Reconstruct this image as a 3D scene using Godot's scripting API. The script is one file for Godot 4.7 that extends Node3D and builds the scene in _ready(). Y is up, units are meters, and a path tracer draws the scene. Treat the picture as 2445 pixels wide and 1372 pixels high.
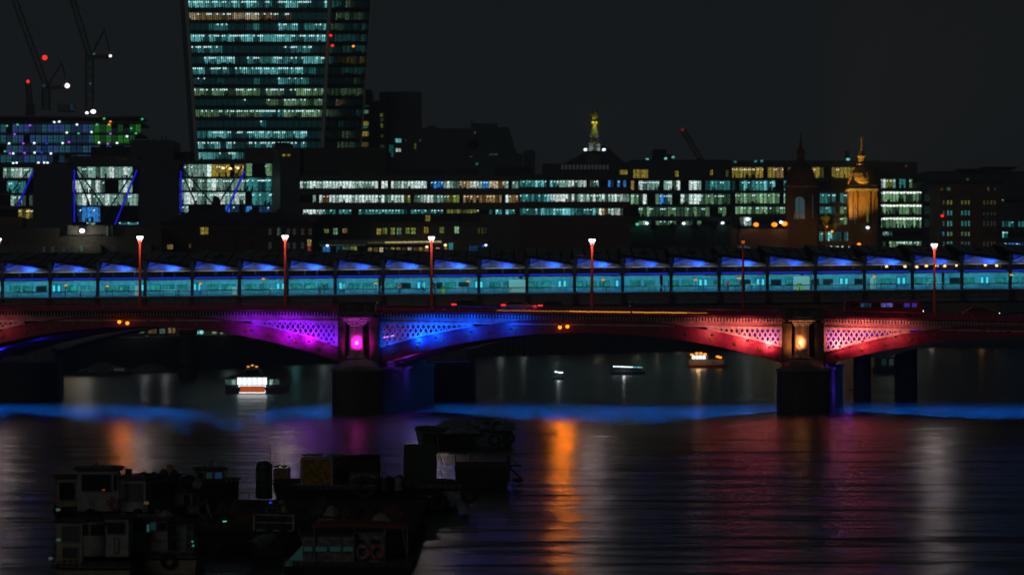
extends Node3D
# A night river: a floodlit iron road bridge before a glazed rail bridge, city lights behind, work boats in front.
# The camera stands 12.4 m above the water and looks along -z; f is its focal length in photograph pixels.
const F := 7720.0
const HOR := 745.0
const EYE := 12.4
const CX := 1222.5
var rng := RandomNumberGenerator.new()
var counts := {}
var org := {}
var M := {}

class MB:
	var v := PackedVector3Array()
	var n := PackedVector3Array()
	func tri(a: Vector3, b: Vector3, c: Vector3) -> void:
		var m := (b - a).cross(c - a).normalized()
		v.append(a); v.append(c); v.append(b)
		n.append(m); n.append(m); n.append(m)
	func tris(a: Vector3, b: Vector3, c: Vector3, na: Vector3, nb: Vector3, nc: Vector3) -> void:
		v.append(a); v.append(c); v.append(b)
		n.append(na); n.append(nc); n.append(nb)
	func quad(a: Vector3, b: Vector3, c: Vector3, d: Vector3) -> void:
		tri(a, b, c); tri(a, c, d)
	func hexa(p: Array) -> void:  # 0-3 the near face (counter-clockwise seen from outside), 4-7 the far face in the same order
		quad(p[0], p[1], p[2], p[3]); quad(p[5], p[4], p[7], p[6])
		quad(p[4], p[5], p[1], p[0]); quad(p[3], p[2], p[6], p[7])
		quad(p[4], p[0], p[3], p[7]); quad(p[1], p[5], p[6], p[2])
	func box(c: Vector3, s: Vector3, b := Basis()) -> void:
		var x := b.x * s.x * 0.5; var y := b.y * s.y * 0.5; var z := b.z * s.z * 0.5
		hexa([c - x - y + z, c + x - y + z, c + x + y + z, c - x + y + z, c - x - y - z, c + x - y - z, c + x + y - z, c - x + y - z])
	func span(a: Vector3, b: Vector3) -> void:  # axis-aligned box between two corners
		box((a + b) * 0.5, (b - a).abs())
	func bar(a: Vector3, b: Vector3, w: float, h: float, side := Vector3.BACK) -> void:  # a beam from a to b, h thick across, w thick towards side
		var y := (b - a).normalized()
		var z := (side - y * side.dot(y)).normalized()
		if z.length() < 0.5:
			z = (Vector3.RIGHT - y * y.x).normalized()
		var x := y.cross(z)
		box((a + b) * 0.5, Vector3(h, (b - a).length(), w), Basis(x, y, z))
	func cyl(a: Vector3, b: Vector3, r0: float, r1: float, seg := 10, caps := true) -> void:
		var y := (b - a).normalized()
		var x := y.cross(Vector3.BACK if absf(y.z) < 0.9 else Vector3.RIGHT).normalized()
		var z := x.cross(y)
		for i in seg:
			var t0 := TAU * i / seg; var t1 := TAU * (i + 1) / seg
			var d0 := x * cos(t0) - z * sin(t0); var d1 := x * cos(t1) - z * sin(t1)
			tris(a + d0 * r0, a + d1 * r0, b + d1 * r1, d0, d1, d1)
			tris(a + d0 * r0, b + d1 * r1, b + d0 * r1, d0, d1, d0)
			if caps:
				tri(b, b + d0 * r1, b + d1 * r1)
				tri(a, a + d1 * r0, a + d0 * r0)
	func lathe(c: Vector3, prof: Array, seg := 16, a0 := 0.0, a1 := TAU) -> void:  # prof: (radius, height), bottom to top
		for i in seg:
			var t0 := a0 + (a1 - a0) * i / seg; var t1 := a0 + (a1 - a0) * (i + 1) / seg
			var d0 := Vector3(cos(t0), 0, -sin(t0)); var d1 := Vector3(cos(t1), 0, -sin(t1))
			for k in prof.size() - 1:
				var p: Vector2 = prof[k]; var q: Vector2 = prof[k + 1]
				var e := (q - p).normalized()
				var m0 := d0 * e.y - Vector3.UP * e.x; var m1 := d1 * e.y - Vector3.UP * e.x
				var a := c + d0 * p.x + Vector3.UP * p.y; var b := c + d1 * p.x + Vector3.UP * p.y
				var f := c + d1 * q.x + Vector3.UP * q.y; var g := c + d0 * q.x + Vector3.UP * q.y
				if p.x > 1e-4:
					tris(a, b, f, m0, m1, m1)
				if q.x > 1e-4:
					tris(a, f, g, m0, m1, m0)
	func ball(c: Vector3, r: Vector3, seg := 12, rings := 8) -> void:
		for j in rings:
			for i in seg:
				var q := []
				for k in [[i, j], [i + 1, j], [i + 1, j + 1], [i, j + 1]]:
					var t: float = TAU * k[0] / seg; var u: float = PI * k[1] / rings - PI / 2
					q.append(Vector3(cos(u) * cos(t), sin(u), -cos(u) * sin(t)))
				tris(c + q[0] * r, c + q[1] * r, c + q[2] * r, q[0], q[1], q[2])
				tris(c + q[0] * r, c + q[2] * r, c + q[3] * r, q[0], q[2], q[3])
	func torus(c: Vector3, R: float, r: float, b: Basis, seg := 16, tube := 8) -> void:  # lies in b.x, b.y
		for i in seg:
			for j in tube:
				var q := []; var m := []
				for k in [[i, j], [i + 1, j], [i + 1, j + 1], [i, j + 1]]:
					var t: float = TAU * k[0] / seg; var u: float = TAU * k[1] / tube
					var d := b.x * cos(t) + b.y * sin(t)
					m.append(d * cos(u) + b.z * sin(u))
					q.append(c + d * R + m[-1] * r)
				tris(q[0], q[1], q[2], m[0], m[1], m[2]); tris(q[0], q[2], q[3], m[0], m[2], m[3])
	func strip(up: Array, low: Array, back: Vector3) -> void:  # a band between two polylines, extruded by back
		for i in up.size() - 1:
			quad(low[i], low[i + 1], up[i + 1], up[i])
			quad(low[i + 1] + back, low[i] + back, up[i] + back, up[i + 1] + back)
			quad(up[i], up[i + 1], up[i + 1] + back, up[i] + back)
			quad(low[i + 1], low[i], low[i] + back, low[i + 1] + back)
		var e := up.size() - 1
		quad(low[0] + back, low[0], up[0], up[0] + back)
		quad(low[e], low[e] + back, up[e] + back, up[e])
	func prism(pts: Array, back: Vector3) -> void:  # a polygon in x, y (counter-clockwise seen from +z), extruded by back
		var flat := PackedVector2Array()
		for p in pts:
			flat.append(Vector2(p.x, p.y))
		var idx := Geometry2D.triangulate_polygon(flat)
		for i in range(0, idx.size(), 3):
			var a: Vector3 = pts[idx[i]]; var b: Vector3 = pts[idx[i + 1]]; var c: Vector3 = pts[idx[i + 2]]
			if (b - a).cross(c - a).z < 0:
				var s := b; b = c; c = s
			tri(a, b, c); tri(a + back, c + back, b + back)
		for i in pts.size():
			var a: Vector3 = pts[i]; var b: Vector3 = pts[(i + 1) % pts.size()]
			quad(a, a + back, b + back, b)
	func mesh(off: Vector3, x := Transform3D()) -> ArrayMesh:
		var w := v.duplicate()
		var k := n.duplicate()
		for i in w.size():
			w[i] = x * w[i] - off
			k[i] = x.basis * k[i]
		var a := []
		a.resize(Mesh.ARRAY_MAX)
		a[Mesh.ARRAY_VERTEX] = w
		a[Mesh.ARRAY_NORMAL] = k
		var m := ArrayMesh.new()
		m.add_surface_from_arrays(Mesh.PRIMITIVE_TRIANGLES, a)
		return m

func X(px: float, d: float) -> float:
	return (px - CX) / F * d
func Y(py: float, d: float) -> float:
	return EYE + (HOR - py) / F * d
func at(px: float, py: float, d: float) -> Vector3:
	return Vector3(X(px, d), Y(py, d), -d)

func numbered(called: String, parent: Node) -> String:
	var key := str(parent.get_instance_id()) + called
	var k: int = counts.get(key, 0)
	counts[key] = k + 1
	return called if k == 0 else "%s_%03d" % [called, k]

func tag(o: Node, label: String, category := "", group := "") -> Node:
	if label: o.set_meta("label", label)
	if category: o.set_meta("category", category)
	if group: o.set_meta("group", group)
	return o

func thing(called: String, label: String, category: String, base: Vector3, group := "", turn := 0.0) -> Node3D:
	var o := Node3D.new()
	o.name = numbered(called, self)
	add_child(o, true)
	o.position = base
	o.rotation.y = turn
	org[o] = base if turn == 0.0 else Vector3.ZERO
	return tag(o, label, category, group)

func put(mb: MB, called: String, mat: Material, parent: Node = null, kind := "", label := "") -> MeshInstance3D:
	if mb.v.is_empty():
		return null
	var host: Node = parent if parent else self
	var o := MeshInstance3D.new()
	o.name = numbered(called, host)
	var off: Vector3 = org.get(host, Vector3.ZERO)
	o.mesh = mb.mesh(off)
	o.material_override = null
	o.mesh.surface_set_material(0, mat)
	host.add_child(o, true)
	org[o] = off
	if kind: o.set_meta("kind", kind)
	if label: o.set_meta("label", label)
	return o

func share(m: Mesh, called: String, parent: Node, t: Transform3D) -> MeshInstance3D:
	var o := MeshInstance3D.new()
	o.name = numbered(called, parent)
	o.mesh = m
	o.transform = t
	parent.add_child(o, true)
	org[o] = Vector3.ZERO
	return o

func box_part(called: String, mat: Material, parent: Node, c: Vector3, s: Vector3, kind := "") -> MeshInstance3D:
	var mb := MB.new()
	mb.box(c, s)
	return put(mb, called, mat, parent, kind)

func copy_of(o: Node3D, base: Vector3, turn: float, label: String, group := "") -> Node3D:
	var c: Node3D = o.duplicate()
	c.name = numbered(str(o.name).rstrip("0123456789").trim_suffix("_"), self)
	add_child(c, true)
	c.position = base
	c.rotation.y = turn
	tag(c, label, "", group)
	return c

func omni(called: String, pos: Vector3, col: Color, energy: float, size: float, parent: Node, reach := 60.0) -> OmniLight3D:
	var l := OmniLight3D.new()
	l.name = numbered(called, parent)
	l.light_color = col.linear_to_srgb()
	l.light_energy = energy
	l.light_size = size
	l.omni_range = reach
	l.omni_attenuation = 2.0
	l.shadow_enabled = true
	parent.add_child(l, true)
	l.position = pos - org.get(parent, Vector3.ZERO)
	return l

func spot(called: String, pos: Vector3, target: Vector3, col: Color, energy: float, size: float, angle: float, parent: Node, reach := 80.0) -> SpotLight3D:
	var l := SpotLight3D.new()
	l.name = numbered(called, parent)
	l.light_color = col.linear_to_srgb()
	l.light_energy = energy
	l.light_size = size
	l.spot_range = reach
	l.spot_attenuation = 2.0
	l.spot_angle = angle
	l.spot_angle_attenuation = 0.8
	l.shadow_enabled = true
	parent.add_child(l, true)
	l.position = pos - org.get(parent, Vector3.ZERO)
	var dir := (target - pos).normalized()
	l.basis = Basis.looking_at(dir, Vector3.UP if absf(dir.y) < 0.99 else Vector3.FORWARD)
	return l

func area(called: String, pos: Vector3, dir: Vector3, size: Vector2, col: Color, energy: float, parent: Node, reach := 60.0) -> AreaLight3D:
	var l := AreaLight3D.new()
	l.name = numbered(called, parent)
	l.light_color = col.linear_to_srgb()
	l.light_energy = energy
	l.area_size = size
	l.area_range = reach
	l.area_attenuation = 2.0
	l.shadow_enabled = true
	parent.add_child(l, true)
	l.position = pos - org.get(parent, Vector3.ZERO)
	l.basis = Basis.looking_at(dir, Vector3.FORWARD if absf(dir.y) > 0.9 else Vector3.UP)
	return l

# ---------------------------------------------------------------- materials
func noise_tex(size: int, freq: float, octaves: int, lo: float, hi: float, sd: int, kind := FastNoiseLite.TYPE_SIMPLEX_SMOOTH) -> NoiseTexture2D:
	var f := FastNoiseLite.new()
	f.seed = sd
	f.noise_type = kind
	f.frequency = freq
	f.fractal_octaves = octaves
	var g := Gradient.new()
	g.set_color(0, Color(lo, lo, lo)); g.set_color(1, Color(hi, hi, hi))
	var t := NoiseTexture2D.new()
	t.width = size; t.height = size
	t.seamless = true
	t.noise = f
	t.color_ramp = g
	return t

func blind_tex() -> ImageTexture:  # hanging blinds and clutter behind office glass: uneven upright strips
	var im := Image.create(256, 256, false, Image.FORMAT_RGB8)
	var r := RandomNumberGenerator.new()
	r.seed = 5
	var f := FastNoiseLite.new()
	f.seed = 9; f.frequency = 0.05; f.fractal_octaves = 3
	var strips := []
	var x := 0
	while x < 256:
		var w := r.randi_range(3, 15)
		for i in w:
			strips.append(r.randf_range(0.66, 1.0) if i == 0 else strips[-1])
		x += w
	for j in 256:
		for i in 256:
			var k: float = strips[i] * (0.82 + 0.5 * f.get_noise_2d(i * 2.0, j))
			im.set_pixel(i, j, Color(k, k, k).clamp())
	return ImageTexture.create_from_image(im)

func mat(key: String, c: Color, rough := 0.8, metal := 0.0, tex: Texture2D = null, scale := 0.25) -> StandardMaterial3D:
	var m := StandardMaterial3D.new()
	m.resource_name = key
	m.albedo_color = c.linear_to_srgb()
	m.roughness = rough
	m.metallic = metal
	if tex:
		m.albedo_texture = tex
		m.uv1_triplanar = true
		m.uv1_world_triplanar = true
		m.uv1_scale = Vector3.ONE * scale
	M[key] = m
	return m

func glow(key: String, c: Color, energy: float, tex: Texture2D = null) -> StandardMaterial3D:
	var m := StandardMaterial3D.new()
	m.resource_name = key
	m.albedo_color = Color(0.03, 0.03, 0.03)
	m.roughness = 0.4
	m.emission_enabled = true
	m.emission = c.linear_to_srgb()
	m.emission_energy_multiplier = energy * (1.3 if tex else 1.0)
	if tex:
		m.emission_operator = BaseMaterial3D.EMISSION_OP_MULTIPLY
		m.emission_texture = tex
		m.uv1_triplanar = true
		m.uv1_world_triplanar = true
		m.uv1_scale = Vector3(0.09, 0.09, 0.09)
	M[key] = m
	return m

func make_materials() -> void:
	var grain := noise_tex(256, 0.03, 5, 0.62, 1.0, 3)
	var patchy := noise_tex(256, 0.012, 4, 0.75, 1.0, 7)
	var worn := noise_tex(256, 0.02, 5, 0.45, 1.0, 11)
	var blind := blind_tex()
	mat("granite", Color(0.20, 0.19, 0.18), 0.8, 0, grain, 0.35)
	mat("wet_granite", Color(0.075, 0.08, 0.07), 0.75, 0, worn, 0.3)
	mat("red_granite", Color(0.42, 0.3, 0.27), 0.3, 0, grain, 0.6)
	mat("pink_iron", Color(0.6, 0.33, 0.38), 0.5, 0, patchy, 0.3)
	mat("red_iron", Color(0.42, 0.04, 0.13), 0.45, 0, patchy, 0.3)
	mat("white_iron", Color(0.72, 0.66, 0.66), 0.5, 0, patchy, 0.3)
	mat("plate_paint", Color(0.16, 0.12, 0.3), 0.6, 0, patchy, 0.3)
	mat("dark_iron", Color(0.06, 0.04, 0.045), 0.5, 0, patchy, 0.3)
	mat("gilt", Color(0.4, 0.22, 0.06), 0.35, 0.5)
	mat("lamp_red", Color(0.5, 0.04, 0.012), 0.45)
	mat("asphalt", Color(0.05, 0.05, 0.05), 0.9, 0, grain, 0.5)
	mat("steel_blue", Color(0.06, 0.11, 0.2), 0.45, 0.3, patchy, 0.3)
	mat("steel_grey", Color(0.2, 0.21, 0.21), 0.5, 0.2, patchy, 0.3)
	mat("steel_dark", Color(0.05, 0.055, 0.055), 0.6, 0.1, patchy, 0.3)
	mat("roof_dark", Color(0.02, 0.022, 0.03), 0.4, 0, patchy, 0.3)
	mat("canopy_white", Color(0.55, 0.58, 0.6), 0.6, 0, patchy, 0.3)
	mat("train_white", Color(0.3, 0.46, 0.55), 0.35, 0.1, patchy, 0.3)
	mat("train_blue", Color(0.06, 0.2, 0.36), 0.35)
	mat("platform", Color(0.6, 0.6, 0.58), 0.8, 0, grain, 0.5)
	mat("concrete", Color(0.22, 0.21, 0.19), 0.85, 0, grain, 0.12)
	mat("dark_stone", Color(0.13, 0.12, 0.11), 0.85, 0, grain, 0.12)
	mat("brown_stone", Color(0.2, 0.13, 0.095), 0.85, 0, grain, 0.12)
	mat("brick", Color(0.14, 0.075, 0.05), 0.9, 0, grain, 0.2)
	mat("slate", Color(0.05, 0.055, 0.065), 0.7, 0, grain, 0.15)
	mat("navy_clad", Color(0.07, 0.085, 0.105), 0.5, 0, patchy, 0.05)
	mat("teal_clad", Color(0.07, 0.12, 0.12), 0.4, 0, patchy, 0.05)
	mat("dark_glass", Color(0.015, 0.022, 0.026), 0.15)
	mat("frame_dark", Color(0.03, 0.035, 0.04), 0.6)
	mat("frame_pale", Color(0.5, 0.52, 0.53), 0.5)
	mat("clutter", Color(0.02, 0.022, 0.024), 0.9)
	mat("bronze", Color(0.3, 0.22, 0.06), 0.4, 0.6)
	mat("lead_dome", Color(0.46, 0.33, 0.18), 0.6, 0, grain, 0.25)
	mat("mud", Color(0.11, 0.08, 0.06), 0.75, 0, worn, 0.08)
	mat("earth", Color(0.06, 0.06, 0.055), 0.95, 0, worn, 0.02)
	mat("timber", Color(0.1, 0.075, 0.05), 0.9, 0, worn, 0.4)
	mat("leaf", Color(0.07, 0.09, 0.03), 0.8)
	mat("bark", Color(0.08, 0.06, 0.04), 0.95)
	mat("hull_black", Color(0.03, 0.03, 0.033), 0.5, 0, worn, 0.35)
	mat("hull_blue", Color(0.3, 0.4, 0.52), 0.5, 0, worn, 0.35)
	mat("pale_tarp", Color(0.3, 0.37, 0.46), 0.6, 0, worn, 0.5)
	mat("boat_white", Color(0.4, 0.4, 0.42), 0.45, 0, patchy, 0.5)
	mat("boat_cream", Color(0.42, 0.37, 0.26), 0.5, 0, patchy, 0.5)
	mat("boat_red", Color(0.4, 0.03, 0.03), 0.5)
	mat("rubber", Color(0.015, 0.015, 0.016), 0.85)
	mat("deck", Color(0.1, 0.1, 0.1), 0.85, 0, worn, 0.4)
	mat("yellow_paint", Color(0.6, 0.33, 0.03), 0.6, 0, worn, 0.5)
	mat("pontoon_deck", Color(0.022, 0.022, 0.022), 0.95)
	mat("green_paint", Color(0.06, 0.1, 0.085), 0.6, 0, worn, 0.5)
	mat("grey_paint", Color(0.3, 0.32, 0.33), 0.55, 0, worn, 0.5)
	mat("rust", Color(0.2, 0.08, 0.04), 0.85, 0, worn, 0.5)
	mat("tarp", Color(0.09, 0.1, 0.12), 0.7, 0, worn, 0.5)
	mat("rope", Color(0.3, 0.26, 0.2), 0.95)
	mat("canvas_red", Color(0.22, 0.06, 0.04), 0.9)
	mat("gull_white", Color(0.5, 0.5, 0.5), 0.9)
	mat("gull_grey", Color(0.2, 0.21, 0.23), 0.9)
	mat("skin", Color(0.45, 0.28, 0.2), 0.7)
	mat("hair", Color(0.03, 0.02, 0.015), 0.8)
	mat("coat_red", Color(0.55, 0.02, 0.03), 0.85)
	mat("coat_dark", Color(0.03, 0.035, 0.045), 0.85)
	mat("coat_pale", Color(0.4, 0.38, 0.35), 0.85)
	mat("trouser", Color(0.035, 0.04, 0.06), 0.9)
	mat("shoe", Color(0.02, 0.02, 0.02), 0.7)
	mat("car_dark", Color(0.04, 0.042, 0.05), 0.25, 0.2)
	mat("car_red", Color(0.2, 0.012, 0.016), 0.25, 0.1)
	mat("car_silver", Color(0.3, 0.3, 0.32), 0.25, 0.4)
	mat("sign_yellow", Color(0.75, 0.5, 0.03), 0.6)
	# lit office glass, from bright to dim
	glow("cool_high", Color(0.22, 0.88, 0.9), 1.15, blind)
	glow("cool_mid", Color(0.12, 0.74, 0.72), 0.52, blind)
	glow("cool_low", Color(0.07, 0.56, 0.56), 0.2, blind)
	glow("teal_mid", Color(0.1, 0.66, 0.66), 0.42, blind)
	glow("teal_low", Color(0.06, 0.5, 0.52), 0.14, blind)
	glow("green_high", Color(0.5, 1.0, 0.52), 0.75, blind)
	glow("green_mid", Color(0.4, 0.85, 0.42), 0.42, blind)
	glow("green_low", Color(0.22, 0.6, 0.33), 0.14, blind)
	glow("white_high", Color(0.8, 1.0, 0.95), 1.3, blind)
	glow("white_mid", Color(0.54, 0.98, 0.8), 0.55, blind)
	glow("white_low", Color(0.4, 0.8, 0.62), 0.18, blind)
	glow("warm_high", Color(1.0, 0.8, 0.5), 0.8, blind)
	glow("warm_mid", Color(1.0, 0.66, 0.25), 0.38, blind)
	glow("warm_low", Color(1.0, 0.6, 0.25), 0.12, blind)
	glow("yellow_mid", Color(0.95, 0.72, 0.1), 0.45, blind)
	glow("yellow_low", Color(0.85, 0.7, 0.15), 0.13, blind)
	glow("lime_mid", Color(0.65, 0.85, 0.15), 0.35, blind)
	glow("blue_mid", Color(0.05, 0.35, 1.0), 0.9, blind)
	glow("blue_low", Color(0.05, 0.25, 0.6), 0.22, blind)
	glow("violet_mid", Color(0.25, 0.25, 1.0), 0.4, blind)
	glow("red_low", Color(1.0, 0.1, 0.08), 0.3, blind)
	# lamps
	glow("lamp_white", Color(1.0, 0.9, 0.92), 2.8)
	glow("lamp_cool", Color(0.75, 0.95, 1.0), 2.6)
	glow("lamp_amber", Color(1.0, 0.27, 0.008), 2.3)
	glow("lamp_amber_dim", Color(1.0, 0.42, 0.03), 0.9)
	glow("lamp_ember", Color(1.0, 0.3, 0.02), 0.35)
	glow("lamp_red_on", Color(1.0, 0.02, 0.02), 2.2)
	glow("lamp_green", Color(0.1, 1.0, 0.4), 0.9)
	glow("lamp_blue", Color(0.02, 0.06, 1.0), 1.1)
	glow("lamp_magenta", Color(1.0, 0.25, 0.85), 3.0)
	glow("lamp_orange", Color(1.0, 0.62, 0.25), 3.2)
	glow("lamp_purple", Color(0.5, 0.08, 1.0), 1.6)
	glow("lamp_pink", Color(1.0, 0.5, 0.45), 1.8)
	glow("ceiling_cool", Color(0.6, 1.0, 1.0), 2.4)
	glow("ceiling_warm", Color(1.0, 0.85, 0.6), 2.2)
	glow("awning_light", Color(1.0, 0.75, 0.3), 0.7)

func make_water() -> void:
	var f := FastNoiseLite.new()
	f.seed = 21
	f.noise_type = FastNoiseLite.TYPE_SIMPLEX_SMOOTH
	f.frequency = 0.008
	f.fractal_octaves = 5
	f.fractal_gain = 0.5
	var t := NoiseTexture2D.new()
	t.width = 1024; t.height = 1024
	t.seamless = true
	t.noise = f
	var m := mat("river_water", Color(0.006, 0.008, 0.01), 0.25)
	m.metallic_specular = 0.354
	m.heightmap_enabled = true
	m.heightmap_texture = t
	m.heightmap_scale = 46.0

func _ready() -> void:
	rng.seed = 77
	# camera
	var cam := Camera3D.new()
	cam.name = "camera"
	add_child(cam)
	cam.position = Vector3(0, EYE, 0)
	cam.rotation.x = atan2(HOR - 686.0, F)
	cam.fov = rad_to_deg(2.0 * atan(686.0 / F))
	cam.near = 1.0
	cam.far = 5000.0
	cam.current = true
	# a fast 135 mm lens focused a little short of the bridge: the same field of view, with the photograph's slight softness near and far
	var lens := CameraAttributesPhysical.new()
	lens.frustum_focal_length = 12.0 / (686.0 / F)
	lens.frustum_focus_distance = 300.0
	lens.exposure_aperture = 0.8
	lens.frustum_near = 1.0
	lens.frustum_far = 5000.0
	cam.attributes = lens
	# night sky with the city's dull glow
	var env := Environment.new()
	var sky := Sky.new()
	var ps := ProceduralSkyMaterial.new()
	ps.sky_top_color = Color(0.002, 0.0028, 0.0032).linear_to_srgb()
	ps.sky_horizon_color = Color(0.0125, 0.0145, 0.016).linear_to_srgb()
	ps.sky_curve = 0.15
	ps.ground_horizon_color = Color(0.004, 0.004, 0.005).linear_to_srgb()
	ps.ground_bottom_color = Color(0.002, 0.002, 0.002).linear_to_srgb()
	ps.sun_angle_max = 0.0
	sky.sky_material = ps
	env.background_mode = Environment.BG_SKY
	env.sky = sky
	env.background_energy_multiplier = 1.0
	env.tonemap_mode = Environment.TONE_MAPPER_LINEAR
	env.tonemap_exposure = 1.0
	env.sdfgi_enabled = true
	env.ssao_enabled = true
	env.ssil_enabled = true
	var we := WorldEnvironment.new()
	we.name = "world_environment"
	we.environment = env
	add_child(we)
	# the dim glow of the lit bank behind the camera, as one faint broad light
	var sun := DirectionalLight3D.new()
	sun.name = "night_glow"
	sun.light_energy = 0.026
	sun.light_angular_distance = 25.0
	sun.light_color = Color(1.0, 0.97, 0.92)
	sun.shadow_enabled = true
	sun.sky_mode = DirectionalLight3D.SKY_MODE_LIGHT_ONLY
	add_child(sun)
	sun.position = Vector3(-40, 60, 60)
	sun.basis = Basis.looking_at(Vector3(0.45, -0.4, -1.0).normalized(), Vector3.UP)
	env.fog_enabled = true
	env.fog_density = 0.00028
	env.fog_light_color = Color(0.8, 0.9, 1.0)
	# structure
	make_materials()
	small_city_materials()
	make_station_materials()
	boat_materials()
	make_water()
	var wa := []
	wa.resize(Mesh.ARRAY_MAX)
	wa[Mesh.ARRAY_VERTEX] = PackedVector3Array([Vector3(-1500, 0, 60), Vector3(-1500, 0, -1260), Vector3(1500, 0, -1260), Vector3(1500, 0, 60)])
	wa[Mesh.ARRAY_NORMAL] = PackedVector3Array([Vector3.UP, Vector3.UP, Vector3.UP, Vector3.UP])
	wa[Mesh.ARRAY_TANGENT] = PackedFloat32Array([1, 0, 0, 1, 1, 0, 0, 1, 1, 0, 0, 1, 1, 0, 0, 1])
	wa[Mesh.ARRAY_TEX_UV] = PackedVector2Array([Vector2(0, 12), Vector2(0, 0), Vector2(11.5, 0), Vector2(11.5, 12)])
	wa[Mesh.ARRAY_INDEX] = PackedInt32Array([0, 1, 2, 0, 2, 3])
	var wmesh := ArrayMesh.new()
	wmesh.add_surface_from_arrays(Mesh.PRIMITIVE_TRIANGLES, wa)
	wmesh.surface_set_material(0, M.river_water)
	var water := share(wmesh, "river_water", self, Transform3D())
	water.set_meta("kind", "structure")
	river_banks()
	make_road_bridge()
	make_station()
	low_row()
	skyline()
	for t in [[1562, 541, "first right of the two close white lamps"], [1606, 540, "just short of the single middle lamp"], [1660, 541, "just past the single middle lamp"], [1704, 542, "just short of the lamp by the corner"], [1762, 540, "alone past the block's corner"]]:
		tree(t[0], t[1], 1042, 1.9, "dark shrub on the office terrace, %s" % t[2], "shrubs on the office terrace")
	tree(1972, 520, 1166, 2.3, "small tree lit amber between the two domed towers")
	var tl := thing("garden_floodlight", "amber floodlight below the small tree by the towers", "lamp", at(1976, 541, 1160))
	var tm := MB.new()
	tm.box(at(1976, 541, 1160), Vector3(0.5, 0.4, 0.4))
	put(tm, "floodlight_lens", M.lamp_amber, tl)
	omni("floodlight_beam", at(1976, 538, 1160.8), Color(1.0, 0.5, 0.04), 70.0, 0.3, tl, 60.0)
	# things
	var lamps := [[-6, 572, "red lamp post at the picture's edge, its lamp half out of view"], [333, 567, "red lamp post over the left arch's crown, above amber lamps"], [680, 565, "red lamp post nearest the pier with the magenta column"], [1030, 568, "red lamp post above the blue lit ironwork"], [1414, 574, "red lamp post near the middle arch's crown"], [2232, 585, "red lamp post above the minibus"]]
	for l in lamps:
		street_lamp(l[0], l[1], D0 + 1.2, l[2])
	street_lamp(1775, 576, D0 + 1.2, "lamp post that is almost out, only a faint amber glow", false)
	crown_lamp([[1337, 781], [1355, 779]], D0 - 1.0, "bright pair of amber navigation lamps under the middle arch", "lamp_amber", 20.0)
	crown_lamp([[284, 768], [303, 771]], D0 - 1.0, "dimmer pair of amber navigation lamps under left arch", "lamp_amber", 6.0)
	var cars := ["train carriage at the far end, cut by the frame beside moored tugs", "train carriage behind the first lamp post", "train carriage behind the second lamp post", "train carriage above the blue lit ironwork", "train carriage behind the lamp post of the middle arch", "train carriage above the pier with the orange column", "train carriage behind the lamp post above the minibus", "train carriage at the near end, cut by the frame above the minibus"]
	for i in 8:
		carriage(cars[i], -120 + i * 341.0)
	var bl := ["bench under the canopy by the frame's edge", "bench below the second canopy bay", "bench near the first lamp post", "bench beside the fifth bay's column", "bench just before the second lamp post", "bench close to the person in red under the canopies", "bench right of the yellow bin by the third lamp post", "bench beside the dim bay before the middle lamp post", "bench just past the middle lamp post", "bench in the bay before the faint lamp post", "bench behind the faint lamp post", "bench in the second bay past the faint lamp post", "bench behind the lamp post above the minibus"]
	var bx := [8, 205, 405, 440, 660, 885, 1100, 1335, 1570, 1700, 1800, 2010, 2235]
	for i in bx.size():
		bench(bx[i], bl[i])
	var sl := [[156, 681], [255, 683], [478, 677], [628, 666], [897, 676], [1117, 671], [1440, 668], [1661, 668], [1765, 664], [2088, 660], [2416, 656]]
	var sw := ["second canopy bay", "third canopy bay", "fifth canopy bay", "sixth canopy bay", "bay left of the person in red", "bay right of the third lamp post", "bay past the middle lamp post", "bay before the faint lamp post", "bay of the faint lamp post", "bay before the last lamp post", "last bay in the frame"]
	for i in sl.size():
		signal_lamp(sl[i][0], sl[i][1], "small amber lamp in the %s" % sw[i])
	poses = [person_meshes(0.3, 0.15), person_meshes(0.0, 0.7)]
	var pp := [[953, 1, 0.4, "coat_red", "person in a red coat standing under the station canopy", 2.4], [1009, 0, 1.2, "coat_pale", "person in a pale coat walking near the third lamp post", 2.6], [1038, 1, -0.5, "coat_dark", "person in dark clothes just beside the third lamp post", 2.0], [762, 0, -1.4, "coat_dark", "person in dark coat walking along the platform", 2.4], [771, 1, 0.2, "coat_dark", "person in dark coat standing close behind a walker", 2.9], [818, 1, 2.8, "coat_pale", "person in a pale jacket with hands raised to the waist", 2.2], [1741, 1, 0.1, "coat_red", "person in a red jacket near the faint lamp post", 2.4], [1941, 0, 1.5, "coat_dark", "person in dark clothes walking past a platform column", 2.4]]
	for p in pp:
		person(sp(p[0], -1.5, D1 + p[5]), p[2], p[1], p[3], p[4])
	person(Vector3(X(1508, D0), Y(cor(1508) - 2, D0), -D0 - 0.8), 0.2, 1, "coat_dark", "person in dark clothes leaning at the bridge handrail")
	for b in [[1057, "yellow bin on the platform by the third lamp post"], [1913, "yellow bin on the platform before a dark walker"]]:
		var p := sp(b[0], -1.5, D1 + 2.2)
		var o := thing("grit_bin", b[1], "bin", p)
		var m := MB.new()
		m.prism([p + Vector3(-0.22, 0, 0.2), p + Vector3(0.22, 0, 0.2), p + Vector3(0.28, 0.95, 0.2), p + Vector3(-0.28, 0.95, 0.2)], Vector3(0, 0, -0.4))
		put(m, "body", M.sign_yellow, o)
		m = MB.new()
		m.span(p + Vector3(-0.31, 0.95, 0.23), p + Vector3(0.31, 1.02, -0.23))
		put(m, "lid", M.steel_dark, o)
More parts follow.
